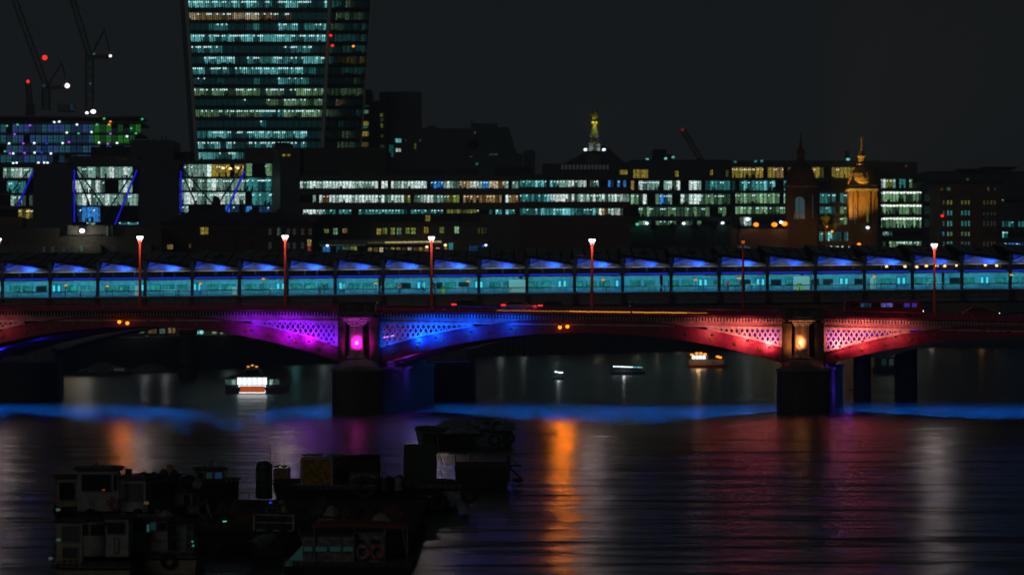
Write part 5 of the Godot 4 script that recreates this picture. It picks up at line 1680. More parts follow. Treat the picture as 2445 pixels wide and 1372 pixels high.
func twin_towers() -> void:
	var d := 1180.0
	var o := tower_body(1916, d, "dark domed brick tower with blue lit arched window", 1.0, 432, 314, "brick")
	arch_window(o, 1896, 468, 1923, 522, d, "arch_glow", true)
	arch_window(o, 1939, 464, 1947, 520, d, "white_dim", false)
	o = tower_body(2062, d, "domed brick tower floodlit amber on one side", 0.92, 440, 326, "lead_dome")
	arch_window(o, 2040, 486, 2047, 536, d, "blue_low", false)
	arch_window(o, 2070, 486, 2077, 530, d, "lime_mid", false)
	arch_window(o, 2089, 470, 2096, 522, d, "arch_glow", false)
	for l in [[2073, 543, "lamp_cool"]]:
		lamp_dot(o, l[0], l[1], d - 1.5, 0.7, l[2])
	# the projector that lights this tower stands on the roof between the two
	var p := at(1988, 552, d - 10)
	var m := MB.new()
	m.box(p, Vector3(0.8, 0.7, 0.4))
	put(m, "projector", M.lamp_amber, o)
	spot("projector_light", p + Vector3(0.4, 0.6, 0.2), at(2050, 440, d), Color(1.0, 0.52, 0.05), 3000.0, 0.4, 34.0, o, 200.0)
	# station house between and beside the towers
	o = thing("station_house", "brown brick station house below the domed towers, amber wall lamps", "building", base_of(1400, 2098, d))
	block(o, 1640, 546, 1882, under(d), d - 1, 30, "brick")
	block(o, 1400, 584, 1640, under(d), d - 2, 20, "brick")
	block(o, 1952, 536, 2068, 552, d + 2, 20, "brick", "parapet")
	block(o, 1952, 552, 2068, under(d), d + 4, 20, "brick")
	facade(o, {"x0": 1955.0, "x1": 2066.0, "top": 551.0, "bot": 604.0, "d": d + 0.5, "deep": 3.0, "key": "brick", "bay": 5.5, "mull": 0.8, "rail": false, "rows": [[553, 575, [[1957, 1965, "cool", 0.1], [1972, 2012, "cool", 0.1], [2018, 2026, "cool", 0.0, 0.6], [2032, 2064, "cool", 0.1, 0.85]]], [587, 597, [[1958, 2066, "white", 0.25, 0.6]]]]})
	for l in [[1806, 536, 1.0, 3.0], [1850, 536, 1.1, 3.5], [1874, 534, 1.1, 3.5], [2052, 583, 0.7, 3.0]]:
		lamp_dot(o, l[0], l[1], d - 3, l[2], "lamp_amber", Color(1.0, 0.4, 0.04), l[3])
	lamp_dot(o, 1866, 530, d - 3, 0.7, "lamp_cool", Color(0.6, 0.85, 1.0), 8.0)
	lamp_dot(o, 1786, 523, d - 3, 0.8, "lamp_cool", Color(0.8, 0.9, 1.0), 10.0)
	lamp_dot(o, 1853, 592, d - 3, 0.7, "lamp_orange")
	for px in [1690.0, 1776.0]:
		var pts := []
		for i in 13:
			var t := PI * i / 12.0
			pts.append(at(px + cos(t) * 22, 600 - sin(t) * 15, d - 1.15))
		m = MB.new()
		m.prism(pts, Vector3(0, 0, -0.1))
		var w := put(m, "lunette_window", M.arch_glow, o)
		m = MB.new()
		for i in 12:
			m.bar(pts[i] + Vector3(0, 0, 0.1), pts[i + 1] + Vector3(0, 0, 0.1), 0.3, 0.3)
		for i in [2, 4, 6, 8, 10]:
			m.bar(at(px, 600, d - 1.3), pts[i] + Vector3(0, 0, 0.15), 0.15, 0.2)
		put(m, "lunette_bar", M.brick, w)
		m = MB.new()
		m.span(at(px - 8, 595, d - 1.22), at(px + 2, 600, d - 1.16))
		put(m, "lunette_pane", M.blue_mid if px < 1700 else M.cool_low, w)
	m = MB.new()
	for k in 14:
		m.span(at(1425 + k * 17, 600.5, d - 2.3), at(1425 + k * 17 + 10 + 3 * (k % 3), 602, d - 2.1))
	put(m, "strip_light", M.green_mid, o, "stuff")
	var pyr := MB.new()
	pyr.prism([at(1360, 602, d - 6), at(1436, 602, d - 6), at(1396, 574, d - 6)], Vector3(0, 0, -8))
	put(pyr, "gable", M.brick, o)
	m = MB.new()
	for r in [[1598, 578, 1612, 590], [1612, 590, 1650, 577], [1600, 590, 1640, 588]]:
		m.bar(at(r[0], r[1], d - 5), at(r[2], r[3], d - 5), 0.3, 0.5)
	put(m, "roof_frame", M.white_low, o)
	lamp_dot(o, 1580, 580, d - 4, 0.5, "lamp_green")

func low_row() -> void:
	# the dark house with the gable
	var d := 815.0
	var o := thing("brick_house", "dark brick house with gables, one yellow window lit", "house", base_of(382, 748, d))
	block(o, 384, 532, 746, under(d), d, 16, "brick")
	var m := MB.new()
	m.prism([at(380, 534, d - 0.6), at(380, 530, d - 0.6), at(428, 514, d - 0.6), at(468, 497, d - 0.6), at(500, 506, d - 0.6), at(560, 506, d - 0.6), at(690, 507, d - 0.6), at(752, 534, d - 0.6)], Vector3(0, 0, -17))
	var r := put(m, "roof", M.slate, o)
	m = MB.new()
	m.prism([at(486, 512, d - 0.8), at(540, 512, d - 0.8), at(528, 494, d - 0.8), at(520, 486, d - 0.8), at(519, 470, d - 0.8), at(511, 466, d - 0.8), at(507, 472, d - 0.8), at(506, 486, d - 0.8)], Vector3(0, 0, -6))
	put(m, "cupola", M.slate, r)
	for c in [[594, 500, 612], [660, 500, 676], [430, 506, 440]]:
		block(r, c[0], c[1], c[2], 515, d + 3, 2, "brick", "chimney")
	win(o, 477, 542, 497, 560, d, "yellow_mid")
	win(o, 398, 583, 412, 595, d, "warm_mid")
	win(o, 450, 582, 456, 592, d, "warm_low")
	win(o, 733, 571, 743, 588, d, "warm_mid")
	win(o, 734, 588, 742, 599, d, "red_low", 0)
	win(o, 661, 543, 669, 562, d, "white_low")
	for px in [404, 446, 560, 596, 640, 684, 698, 718, 736]:
		for y in [545, 578]:
			if not (px == 404 and y == 578) and not (px == 736 and y == 578) and not (px == 446 and y == 578):
				win(o, px, y, px + 8, y + 16, d, "dark_glass" if px < 640 else "white_dim")
	# the riverside tavern
	d = 945.0
	o = thing("tavern", "cream riverside tavern with yellow windows over a lit awning", "building", base_of(745, 1165, d))
	block(o, 748, 534, 885, under(d), d + 1, 16, "dark_stone")
	block(o, 885, 530, 1165, under(d), d, 16, "concrete")
	block(o, 882, 534, 1168, 537, d - 0.5, 0.49, "concrete", "cornice")
	block(o, 1040, 564, 1180, 568, d - 0.8, 0.79, "concrete", "cornice")
	m = MB.new()
	m.prism([at(745, 535, d + 0.4), at(1150, 531, d + 0.4), at(1146, 508, d + 0.4), at(770, 512, d + 0.4)], Vector3(0, 0, -15))
	put(m, "mansard_roof", M.slate, o)
	for w in [[773, 546, 785, 556, "lime_mid"], [795, 544, 806, 560, "green_mid"], [817, 545, 829, 556, "warm_mid"]]:
		win(o, w[0], w[1], w[2], w[3], d + 1, w[4])
	for w in [[899, 545, 910, 560, "yellow_mid"], [913, 543, 924, 559, "lime_mid"], [932, 543, 943, 560, "lime_mid"], [947, 543, 958, 560, "green_mid"], [968, 543, 978, 558, "lime_mid"], [981, 543, 992, 559, "lime_mid"], [1012, 541, 1023, 557, "yellow_mid"], [1049, 541, 1060, 557, "lime_mid"], [1085, 540, 1096, 557, "green_high"], [1140, 543, 1146, 558, "yellow_low"], [1149, 543, 1154, 558, "yellow_low"], [1157, 543, 1162, 558, "white_dim"]]:
		win(o, w[0], w[1], w[2], w[3], d, w[4])
	for w in [[1015, 513, 1027, 528, "yellow_mid"], [1048, 513, 1058, 528, "dark_glass"], [960, 514, 970, 528, "dark_glass"], [1090, 513, 1100, 528, "dark_glass"]]:
		win(o, w[0], w[1], w[2], w[3], d + 0.2, w[4])
	var aw := MB.new()
	aw.hexa([at(760, 585, d - 3.2), at(1056, 582, d - 3.2), at(1056, 580.5, d - 3.2), at(760, 583.5, d - 3.2), at(760, 574, d - 0.2), at(1056, 571, d - 0.2), at(1056, 570, d - 0.2), at(760, 573, d - 0.2)])
	var awn := put(aw, "awning", M.frame_pale, o)
	for k in 13:
		m = MB.new()
		var x0 := 878 + k * 13.6
		m.span(at(x0, 577.5 - k * 0.2, d - 3.35), at(x0 + 12.4, 580.2 - k * 0.2, d - 3.25))
		put(m, "awning_light", M.awning_light if k > 2 else M.yellow_low, awn)
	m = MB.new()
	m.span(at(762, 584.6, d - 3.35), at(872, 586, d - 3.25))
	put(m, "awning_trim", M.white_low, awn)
	for w in [[769, 588, 788, 604, "blue_mid"], [802, 588, 812, 604, "teal_low"], [816, 588, 832, 604, "white_low"], [834, 588, 852, 604, "lime_mid"]]:
		win(o, w[0], w[1], w[2], w[3], d - 0.1 + 1, w[4])
	for k in 13:
		win(o, 878 + k * 13.5, 590, 888 + k * 13.5, 604, d, ["warm_mid", "yellow_low", "warm_high", "warm_low", "yellow_mid"][k % 5])
	win(o, 1060, 580, 1068, 604, d, "warm_mid", 0)
	win(o, 1071, 579, 1082, 604, d, "teal_mid")
	win(o, 1120, 586, 1142, 604, d, "blue_low", 2)
	for l in [[781, 586, "lamp_cool"], [1154, 587, "lamp_blue"], [1160, 585, "lamp_cool"], [1019, 589, "lamp_orange"], [1063, 585, "lamp_orange"]]:
		lamp_dot(o, l[0], l[1], d - 3.5, 0.4, l[2])
	# low sheds on the far left
	d = 800.0
	o = thing("warehouse", "low flat warehouse with one bright lamp on a pale wall", "building", base_of(-40, 384, d))
	block(o, -40, 544, 384, under(d), d, 14, "dark_stone")
	block(o, -40, 518, 48, 545, d + 3, 10, "brown_stone", "roof_storey")
	block(o, 160, 538, 268, 560, d - 1, 4, "concrete", "stair_tower")
	block(o, -40, 584, 240, 604, d - 2, 1.9, "concrete", "ground_floor")
	block(o, 290, 583, 360, 606, d - 2.4, 2.3, "concrete", "ground_floor")
	m = MB.new()
	m.prism([at(72, 616, d - 3), at(94, 616, d - 3), at(83, 604, d - 3)], Vector3(0, 0, -3))
	put(m, "gable", M.frame_pale, o)
	lamp_dot(o, 195, 551, d - 2.5, 0.7, "lamp_white", Color(1, 0.95, 0.7), 14.0)
	for w in [[137, 606, 152, 616, "yellow_low"], [189, 586, 197, 600, "white_low"], [100, 588, 108, 602, "white_dim"], [120, 588, 130, 602, "white_dim"], [146, 588, 156, 602, "white_dim"], [165, 588, 173, 602, "white_dim"], [160, 548, 166, 560, "white_low"], [250, 540, 257, 562, "white_low"], [265, 588, 275, 594, "white_dim"]]:
		win(o, w[0], w[1], w[2], w[3], d - 2.5 if w[1] > 570 else d - 1.1, w[4])
	# dark sheds in the middle
	o = thing("warehouse", "long dark shed between the tavern and the brick station house", "building", base_of(1165, 1400, 1010))
	block(o, 1168, 560, 1420, under(1010), 1010, 20, "dark_stone")
	block(o, 1182, 540, 1300, 562, 1014, 12, "slate", "roof")
	block(o, 1208, 572, 1244, 600, 1008, 2, "brown_stone", "annex")
	block(o, 1440, 522, 1478, 585, 1016, 8, "steel_dark", "tank")
	for l in [[1206, 591], [1222, 590], [1238, 590], [1253, 589], [1291, 590]]:
		lamp_dot(o, l[0], l[1], 1006.5, 0.6, "lamp_cool" if l[0] != 1291 else "white_mid", Color(0.8, 1.0, 0.9), 4.0)

func tree(px: float, py: float, d: float, rad: float, label: String, group := "") -> void:
	var top := at(px, py, d)
	var foot := Vector3(top.x, GROUND, -d) if py > 700 else at(px, py + rad * 3.0 * F / d / 1.0, d)
	var o := thing("tree", label, "tree", foot, group)
	var m := MB.new()
	var mid := foot.lerp(top, 0.5)
	m.cyl(foot, mid, 0.2, 0.13, 7)
	var r := RandomNumberGenerator.new()
	r.seed = int(px * 13)
	for k in 7:
		var t := TAU * k / 7.0 + r.randf()
		m.cyl(mid - Vector3(0, r.randf() * 0.5, 0), top + Vector3(cos(t) * rad * 0.7, r.randf_range(-1, 0.4) * rad, sin(t) * rad * 0.7), 0.09, 0.02, 5)
	put(m, "trunk", M.bark, o)
	m = MB.new()
	for k in 700:
		var u := Vector3(r.randfn(), r.randfn(), r.randfn()).normalized()
		var bump := 0.75 + 0.3 * sin(u.x * 5 + px) * cos(u.y * 4.0)
		var c := top + u * rad * bump * pow(r.randf(), 0.4)
		var a := Vector3(r.randfn(), r.randfn(), r.randfn()).normalized()
		var b := a.cross(u).normalized()
		var s := rad * r.randf_range(0.06, 0.12)
		m.tri(c - a * s, c + b * s * 0.6, c + a * s)
		m.tri(c - a * s, c + a * s, c - b * s * 0.6)
	put(m, "crown", M.leaf, o, "stuff")

func river_banks() -> void:
	# the far embankment: a wall that runs away to the right, with a strip of foreshore
	var line := [[-900.0, 520.0], [-100.0, 600.0], [0.0, 625.0], [425.0, 690.0], [745.0, 790.0], [1190.0, 925.0], [1450.0, 985.0], [2000.0, 1150.0], [2600.0, 1165.0], [5200.0, 1180.0]]
	var gm := MB.new()
	var far := []
	for p in line:
		var q := Vector3(X(p[0], p[1]), GROUND, -p[1] - 0.6)
		far.append(q)
	for i in far.size() - 1:
		var a: Vector3 = far[i]; var b: Vector3 = far[i + 1]
		var k := 3600.0
		gm.quad(a, b, Vector3(b.x * 3.0, GROUND, -k), Vector3(a.x * 3.0, GROUND, -k))
	put(gm, "ground", M.earth, null, "structure")
	var o := thing("embankment_wall", "dark river wall of the far bank with timber fender piles", "wall", Vector3(X(1190, 925), 0, -925))
	for i in line.size() - 1:
		var a := Vector3(X(line[i][0], line[i][1]), 0, -line[i][1]); var b := Vector3(X(line[i + 1][0], line[i + 1][1]), 0, -line[i + 1][1])
		var m := MB.new()
		var back := Vector3(0, 0, -0.8)
		m.hexa([a + Vector3(0, -2, 0), b + Vector3(0, -2, 0), b + Vector3(0, GROUND + 1.0, 0), a + Vector3(0, GROUND + 1.0, 0), a + Vector3(0, -2, 0) + back, b + Vector3(0, -2, 0) + back, b + Vector3(0, GROUND + 1.0, 0) + back, a + Vector3(0, GROUND + 1.0, 0) + back])
		put(m, "wall_length", M.wet_granite, o)
		m = MB.new()
		m.hexa([a + Vector3(0, GROUND + 1.0, 0.2), b + Vector3(0, GROUND + 1.0, 0.2), b + Vector3(0, GROUND + 1.3, 0.2), a + Vector3(0, GROUND + 1.3, 0.2), a + Vector3(0, GROUND + 1.0, -1.0), b + Vector3(0, GROUND + 1.0, -1.0), b + Vector3(0, GROUND + 1.3, -1.0), a + Vector3(0, GROUND + 1.3, -1.0)])
		put(m, "coping", M.concrete, o)
	for k in 20:
		var f := k / 19.0
		var d := lerpf(925, 985, f) - 0.6
		var px := lerpf(1192, 1446, f)
		var m := MB.new()
		m.bar(Vector3(X(px, d), -2, -d), Vector3(X(px, d), 5.4 + 0.5 * sin(k * 3.0), -d), 0.5, 0.5)
		put(m, "fender_pile", M.timber, o)
	var fs := MB.new()
	var n := 18
	for i in n:
		var f0 := float(i) / n; var f1 := (i + 1.0) / n
		var e := func(f): return sin(f * PI) * (0.75 + 0.25 * sin(f * 19.0))
		var a := Vector3(X(lerpf(80, 480, f0), lerpf(640, 702, f0)), 0, -lerpf(640, 702, f0)); var b := Vector3(X(lerpf(80, 480, f1), lerpf(640, 702, f1)), 0, -lerpf(640, 702, f1))
		fs.quad(a + Vector3(0, -0.5, 30 * e.call(f0)), b + Vector3(0, -0.5, 30 * e.call(f1)), b + Vector3(0, 3.2 * e.call(f1), 0), a + Vector3(0, 3.2 * e.call(f0), 0))
	put(fs, "foreshore", M.mud, null, "structure")
	# lit ground floors seen under the arches
	o = thing("quay_house", "low quay house under the arch, warm lit windows in row", "building", base_of(300, 560, 780))
	block(o, 306, 760, 560, under(780) + 2, 770, 10, "brick")
	for w in [[331, 785, 346, 796, "white_low"], [352, 784, 373, 796, "warm_low"], [380, 784, 394, 796, "white_low"], [400, 782, 408, 795, "warm_mid"], [411, 782, 418, 795, "warm_mid"], [345, 800, 356, 812, "green_low"]]:
		win(o, w[0], w[1], w[2], w[3], 770, w[4], 0)
	for l in [[472, 794, "cool_mid", 0.5], [480, 793, "cool_high", 0.6], [511, 793, "green_mid", 0.6], [529, 794, "green_mid", 0.45]]:
		lamp_dot(o, l[0], l[1], 767, l[3], l[2], Color(0.7, 1.0, 0.85), 3.0)
	# lamps along the quay whose light lies on the water
	var quay := [[205, 655, Color(1, 0.95, 0.9)], [166, 650, Color(1, 0.7, 0.3)], [345, 672, Color(0.9, 1, 0.95)], [395, 682, Color(0.9, 1, 0.95)], [545, 720, Color(0.6, 1, 0.8)], [705, 775, Color(0.3, 1.0, 1.0)], [770, 795, Color(0.8, 1, 0.95)], [1195, 925, Color(0.8, 1, 0.85)], [1250, 938, Color(0.8, 1, 0.85)], [1325, 955, Color(0.7, 1, 0.8)], [1430, 980, Color(1, 0.9, 0.6)], [1520, 1006, Color(1, 0.85, 0.55)], [1570, 1020, Color(1, 0.9, 0.65)], [1625, 1035, Color(1, 0.9, 0.7)], [1890, 1112, Color(1, 0.85, 0.6)], [2225, 1152, Color(1, 0.9, 0.85)], [2345, 1156, Color(1, 0.5, 0.1)]]
	var words := ["pale", "amber", "white", "cool white", "green tinted", "cyan tinted", "bluish white", "greenish white", "faint green", "mint", "yellowish", "golden", "ivory", "warm white", "honey coloured", "pinkish white", "deep orange"]
	for i in quay.size():
		var q: Array = quay[i]
		var foot := Vector3(X(q[0], q[1]), GROUND + 1.0, -q[1] - 0.3)
		o = thing("quay_lamp", "quay lamp of %s light on the far river wall" % words[i], "lamp", foot, "lamps along the far quay")
		var m := MB.new()
		m.cyl(foot, foot + Vector3(0, 3.2, 0), 0.1, 0.06, 6)
		put(m, "post", M.frame_dark, o)
		m = MB.new()
		m.ball(foot + Vector3(0, 3.4, 0), Vector3(0.22, 0.22, 0.22), 8, 6)
		var key := "quay_%d" % i
		glow(key, q[2], 1.6)
		put(m, "lamp_globe", M[key], o)
		omni("globe_light", foot + Vector3(0, 3.4, 0), q[2], 1.8, 0.2, o, 200.0)
	# an old bridge column standing in the river under the left arch
	o = thing("bridge_column", "old round bridge column standing alone under left arch", "column", Vector3(X(448, 620), 0, -620))
	var m := MB.new()
	m.lathe(Vector3(X(448, 620), 0, -620), [Vector2(1.95, -2), Vector2(1.9, 2.0), Vector2(1.7, 2.2), Vector2(1.5, 8.0), Vector2(1.8, 8.4), Vector2(1.8, 9.0), Vector2(0, 9.0)], 16)
	put(m, "shaft", M.wet_granite, o)
	m = MB.new()
	m.torus(Vector3(X(448, 620), 2.1, -620), 1.85, 0.15, Basis(Vector3.RIGHT, Vector3.BACK, Vector3.UP), 18, 6)
	put(m, "collar", M.steel_dark, o)

func small_city_materials() -> void:
	glow("added_teal_glow", Color(0.1, 0.75, 0.85), 0.034)  # glow put into the tower's unlit glass
	glow("white_dim", Color(0.6, 0.7, 0.75), 0.035)
	glow("green_dim", Color(0.25, 0.6, 0.45), 0.03)
	glow("warm_dim", Color(1.0, 0.6, 0.3), 0.04)
	glow("arch_glow", Color(0.25, 0.6, 0.7), 0.12)
	glow("dazzle", Color(0.95, 1.0, 0.85), 1.8)

# ---------------------------------------------------------------- boats
func water_d(py: float) -> float:  # distance of a water point seen at that picture row
	return EYE * F / (py - HOR)

func cabin(o: Node3D, called: String, a: Array, b: Array, y0: float, y1: float, deep: float, key: String, wins := [], roof_key := "", eave := 0.12) -> MeshInstance3D:
	# a deckhouse whose seen face runs from pixel column a[0] at distance a[1] to b; heights are read at a; windows as (u0, v0, u1, v1, material)
	var p := Vector3(X(a[0], a[1]), Y(y1, a[1]), -a[1]); var q := Vector3(X(b[0], b[1]), Y(y1, a[1]), -b[1])
	var x := (q - p).normalized()
	var w := (q - p).length()
	var z := x.cross(Vector3.UP)
	var h := Y(y0, a[1]) - p.y
	var m := MB.new()
	m.box(p + x * w * 0.5 + Vector3.UP * h * 0.5 - z * deep * 0.5, Vector3(w, h, deep), Basis(x, Vector3.UP, z))
	var o2 := put(m, called, M[key], o)
	if roof_key:
		m = MB.new()
		m.box(p + x * w * 0.5 + Vector3.UP * (h + 0.05) - z * deep * 0.5, Vector3(w + eave * 2, 0.1, deep + eave * 2), Basis(x, Vector3.UP, z))
		put(m, "cabin_roof", M[roof_key], o2)
	for n in wins:
		var g := func(u, v, out): return p + x * w * u + Vector3.UP * h * (1.0 - v) + z * out
		m = MB.new()
		m.hexa([g.call(n[0], n[3], 0.02), g.call(n[2], n[3], 0.02), g.call(n[2], n[1], 0.02), g.call(n[0], n[1], 0.02), g.call(n[0], n[3], -0.02), g.call(n[2], n[3], -0.02), g.call(n[2], n[1], -0.02), g.call(n[0], n[1], -0.02)])
		var f := put(m, "window", M[n[4]], o2)
		m = MB.new()
		var e := 0.05
		m.bar(g.call(n[0], n[1], 0.03), g.call(n[2], n[1], 0.03), 0.06, e); m.bar(g.call(n[0], n[3], 0.03), g.call(n[2], n[3], 0.03), 0.06, e)
		m.bar(g.call(n[0], n[1], 0.03), g.call(n[0], n[3], 0.03), 0.06, e); m.bar(g.call(n[2], n[1], 0.03), g.call(n[2], n[3], 0.03), 0.06, e)
		put(m, "window_frame", M.grey_paint, f)
	# side windows toward the picture's edge
	return o2

func hull(o: Node3D, x0: float, x1: float, ydeck: float, d: float, deep: float, key: String, bow := 1, d1 := 0.0, rail := true) -> void:
	# outline seen from above: square stern, rounded bow at x1 (bow = 1), at x0 (-1) or at neither (0)
	if d1 == 0.0:
		d1 = d
	var a := Vector2(X(x0, d), -d); var b := Vector2(X(x1, d1), -d1)
	var x := (b - a).normalized()
	var z := Vector2(-x.y, x.x)
	if z.y > 0:
		z = -z
	var L := (b - a).length()
	var plan := []
	var r := minf(L * 0.3, deep * 0.9)
	var mid := a + z * deep * 0.5
	for i in 9:
		var t := PI * i / 8.0
		if bow == -1:
			plan.append(mid + x * (r - sin(t) * r) + z * cos(t) * deep * 0.5)
	if bow != -1:
		plan.append(a + z * deep); plan.append(a)
	if bow == 1:
		for i in 9:
			var t := PI * i / 8.0
			plan.append(mid + x * (L - r + sin(t) * r) - z * cos(t) * deep * 0.5)
	else:
		plan.append(b); plan.append(b + z * deep)
	var y := Y(ydeck, d)
	var m := MB.new()
	var c := Vector2.ZERO
	for p in plan: c += p
	c /= plan.size()
	plan_wall(m, plan.map(func(p): return c + (p - c) * 0.93), -0.6, y, 1.0 / 0.93)
	var h := put(m, "hull", M[key], o)
	m = MB.new()
	plan_wall(m, plan.map(func(p): return c + (p - c) * 1.012), y - 0.16, y - 0.04)
	put(m, "rubbing_strake", M.rubber, h)
	if rail:
		m = MB.new()
		for i in plan.size():
			var p: Vector2 = c + (plan[i] - c) * 0.985; var q: Vector2 = c + (plan[(i + 1) % plan.size()] - c) * 0.985
			m.bar(Vector3(p.x, y + 0.1, p.y), Vector3(q.x, y + 0.1, q.y), 0.22, 0.08, Vector3.UP)
		put(m, "gunwale", M.deck, h)

func tyre(o: Node3D, px: float, py: float, d: float, r := 0.38) -> void:
	var m := MB.new()
	m.torus(at(px, py, d - 0.16), r, r * 0.33, Basis(), 16, 8)
	m.bar(at(px, py, d - 0.16) + Vector3(0, r, 0), at(px, py, d - 0.1) + Vector3(0, r + 0.6, 0), 0.03, 0.03)
	put(m, "tyre", M.rubber, o)

func lifebuoy(o: Node3D, px: float, py: float, d: float, key: String) -> void:
	var m := MB.new()
	m.torus(at(px, py, d - 0.1), 0.27, 0.075, Basis(), 18, 8)
	var b := put(m, "lifebuoy", M[key], o)
	m = MB.new()
	for i in 4:
		var t := TAU * (i + 0.5) / 4.0
		m.box(at(px, py, d - 0.1) + Vector3(cos(t), sin(t), 0) * 0.27, Vector3(0.18, 0.07, 0.17), Basis(Vector3.BACK, t + PI / 2))
	put(m, "band", M.coat_red if key == "boat_white" else M.boat_white, b)

func mast(o: Node3D, px: float, y0: float, y1: float, d: float, r := 0.04, arms := 0) -> void:
	var m := MB.new()
	m.cyl(at(px, y1, d), at(px, y0, d), r, r * 0.6, 6)
	for k in arms:
		var y := lerpf(y0, y1, 0.2 + 0.2 * k)
		m.bar(at(px - 6, y, d), at(px + 6, y, d), r, r)
		m.box(at(px + 5, y - 2, d), Vector3(0.1, 0.16, 0.1))
	put(m, "mast", M.grey_paint, o)

func railing(o: Node3D, x0: float, x1: float, y0: float, y1: float, d: float, n: int, key := "grey_paint") -> void:
	var m := MB.new()
	for i in n + 1:
		var px := lerpf(x0, x1, float(i) / n)
		m.bar(at(px, y0, d), at(px, y1, d), 0.04, 0.04)
	m.bar(at(x0, y0, d), at(x1, y0, d), 0.05, 0.05)
	m.bar(at(x0, (y0 + y1) / 2, d), at(x1, (y0 + y1) / 2, d), 0.03, 0.03)
	put(m, "railing", M[key], o)

func heap(o: Node3D, c: Vector3, rx: float, rz: float, h: float, key: String, called: String, sd: int) -> void:
	var f := FastNoiseLite.new()
	f.seed = sd
	f.frequency = 0.5
	var m := MB.new()
	var n := 22
	var g := func(i, j):
		var t: float = TAU * i / n; var u: float = float(j) / 8.0
		var e: float = 1.0 + 0.3 * f.get_noise_2d(cos(t) * 4 + u * 3, sin(t) * 4)
		return c + Vector3(cos(t) * rx * (1 - u) * e, h * (1 - pow(1 - u, 2.2)) * (1 + 0.25 * f.get_noise_2d(i * 3.0, j * 2.0)) if j else 0.0, sin(t) * rz * (1 - u) * e)
	for j in 8:
		for i in n:
			m.quad(g.call((i + 1) % n, j), g.call(i, j), g.call(i, j + 1), g.call((i + 1) % n, j + 1))
	put(m, called, M[key], o)

func gull(px: float, py: float, d: float, face: float, label: String) -> void:
	var o := thing("gull", label, "gull", at(px, py, d), "gulls resting on the containers", face + 0.001)
	var m := MB.new()
	m.ball(Vector3(0, 0.2, 0), Vector3(0.19, 0.085, 0.085), 10, 7)
	m.ball(Vector3(0.19, 0.31, 0), Vector3(0.058, 0.052, 0.05), 8, 6)
	m.cyl(Vector3(0.12, 0.22, 0), Vector3(0.18, 0.3, 0), 0.06, 0.045, 8)
	put(m, "body", M.gull_white, o)
	m = MB.new()
	m.cyl(Vector3(0.23, 0.31, 0), Vector3(0.31, 0.295, 0), 0.018, 0.005, 6)
	put(m, "beak", M.yellow_paint, o)
	for s in [-1.0, 1.0]:
		m = MB.new()
		m.ball(Vector3(-0.06, 0.225, 0.06 * s), Vector3(0.22, 0.06, 0.035), 8, 5)
		m.cyl(Vector3(-0.15, 0.22, 0.05 * s), Vector3(-0.34, 0.19, 0.02 * s), 0.035, 0.006, 6)
		put(m, "wing", M.gull_grey, o)
		m = MB.new()
		m.cyl(Vector3(0.0, 0, 0.035 * s), Vector3(0.0, 0.14, 0.035 * s), 0.009, 0.009, 5)
		m.box(Vector3(0.03, 0.006, 0.035 * s), Vector3(0.08, 0.012, 0.05))
		put(m, "leg", M.yellow_paint, o)

func container(called: String, label: String, a: Array, b: Array, y0: float, y1: float, deep: float, key: String, key2: String) -> Node3D:
	# a ribbed steel cabin with doors
	var p := Vector3(X(a[0], a[1]), Y(y1, a[1]), -a[1]); var q := Vector3(X(b[0], b[1]), Y(y1, a[1]), -b[1])
	var x := (q - p).normalized()
	var w := (q - p).length()
	var z := x.cross(Vector3.UP)
	var h := Y(y0, a[1]) - p.y
	var o := thing(called, label, "container", p + x * w * 0.5 - z * deep * 0.5)
	var B := Basis(x, Vector3.UP, z)
	var c := p + x * w * 0.5 + Vector3.UP * h * 0.5 - z * deep * 0.5
	var m := MB.new()
	m.box(c, Vector3(w, h, deep), B)
	put(m, "body", M[key], o)
	m = MB.new()
	for i in 9:
		m.box(p + x * w * (i + 0.5) / 9.0 + Vector3.UP * h * 0.5 + z * 0.02, Vector3(w / 18.0, h * 0.9, 0.05), B)
		m.box(c + x * (w * 0.5 + 0.02) + z * deep * ((i + 0.5) / 9.0 - 0.5), Vector3(0.05, h * 0.9, deep / 18.0), B)
	put(m, "rib", M[key], o, "stuff")
	m = MB.new()
	for s in [0.0, 1.0]:
		for e in [0.0, 1.0]:
			m.box(p + x * w * s - z * deep * e + Vector3.UP * h * 0.5, Vector3(0.14, h, 0.14), B)
		m.box(p + x * w * 0.5 + Vector3.UP * h * s + z * 0.0, Vector3(w, 0.14, 0.15), B)
		m.box(c + x * w * 0.5 + Vector3.UP * h * (s - 0.5), Vector3(0.15, 0.14, deep), B)
	put(m, "corner_frame", M[key2], o)
	m = MB.new()
	m.box(c + x * (w * 0.5 + 0.06), Vector3(0.04, h * 0.86, deep * 0.82), B)
	put(m, "door", M[key2], o)
	return o

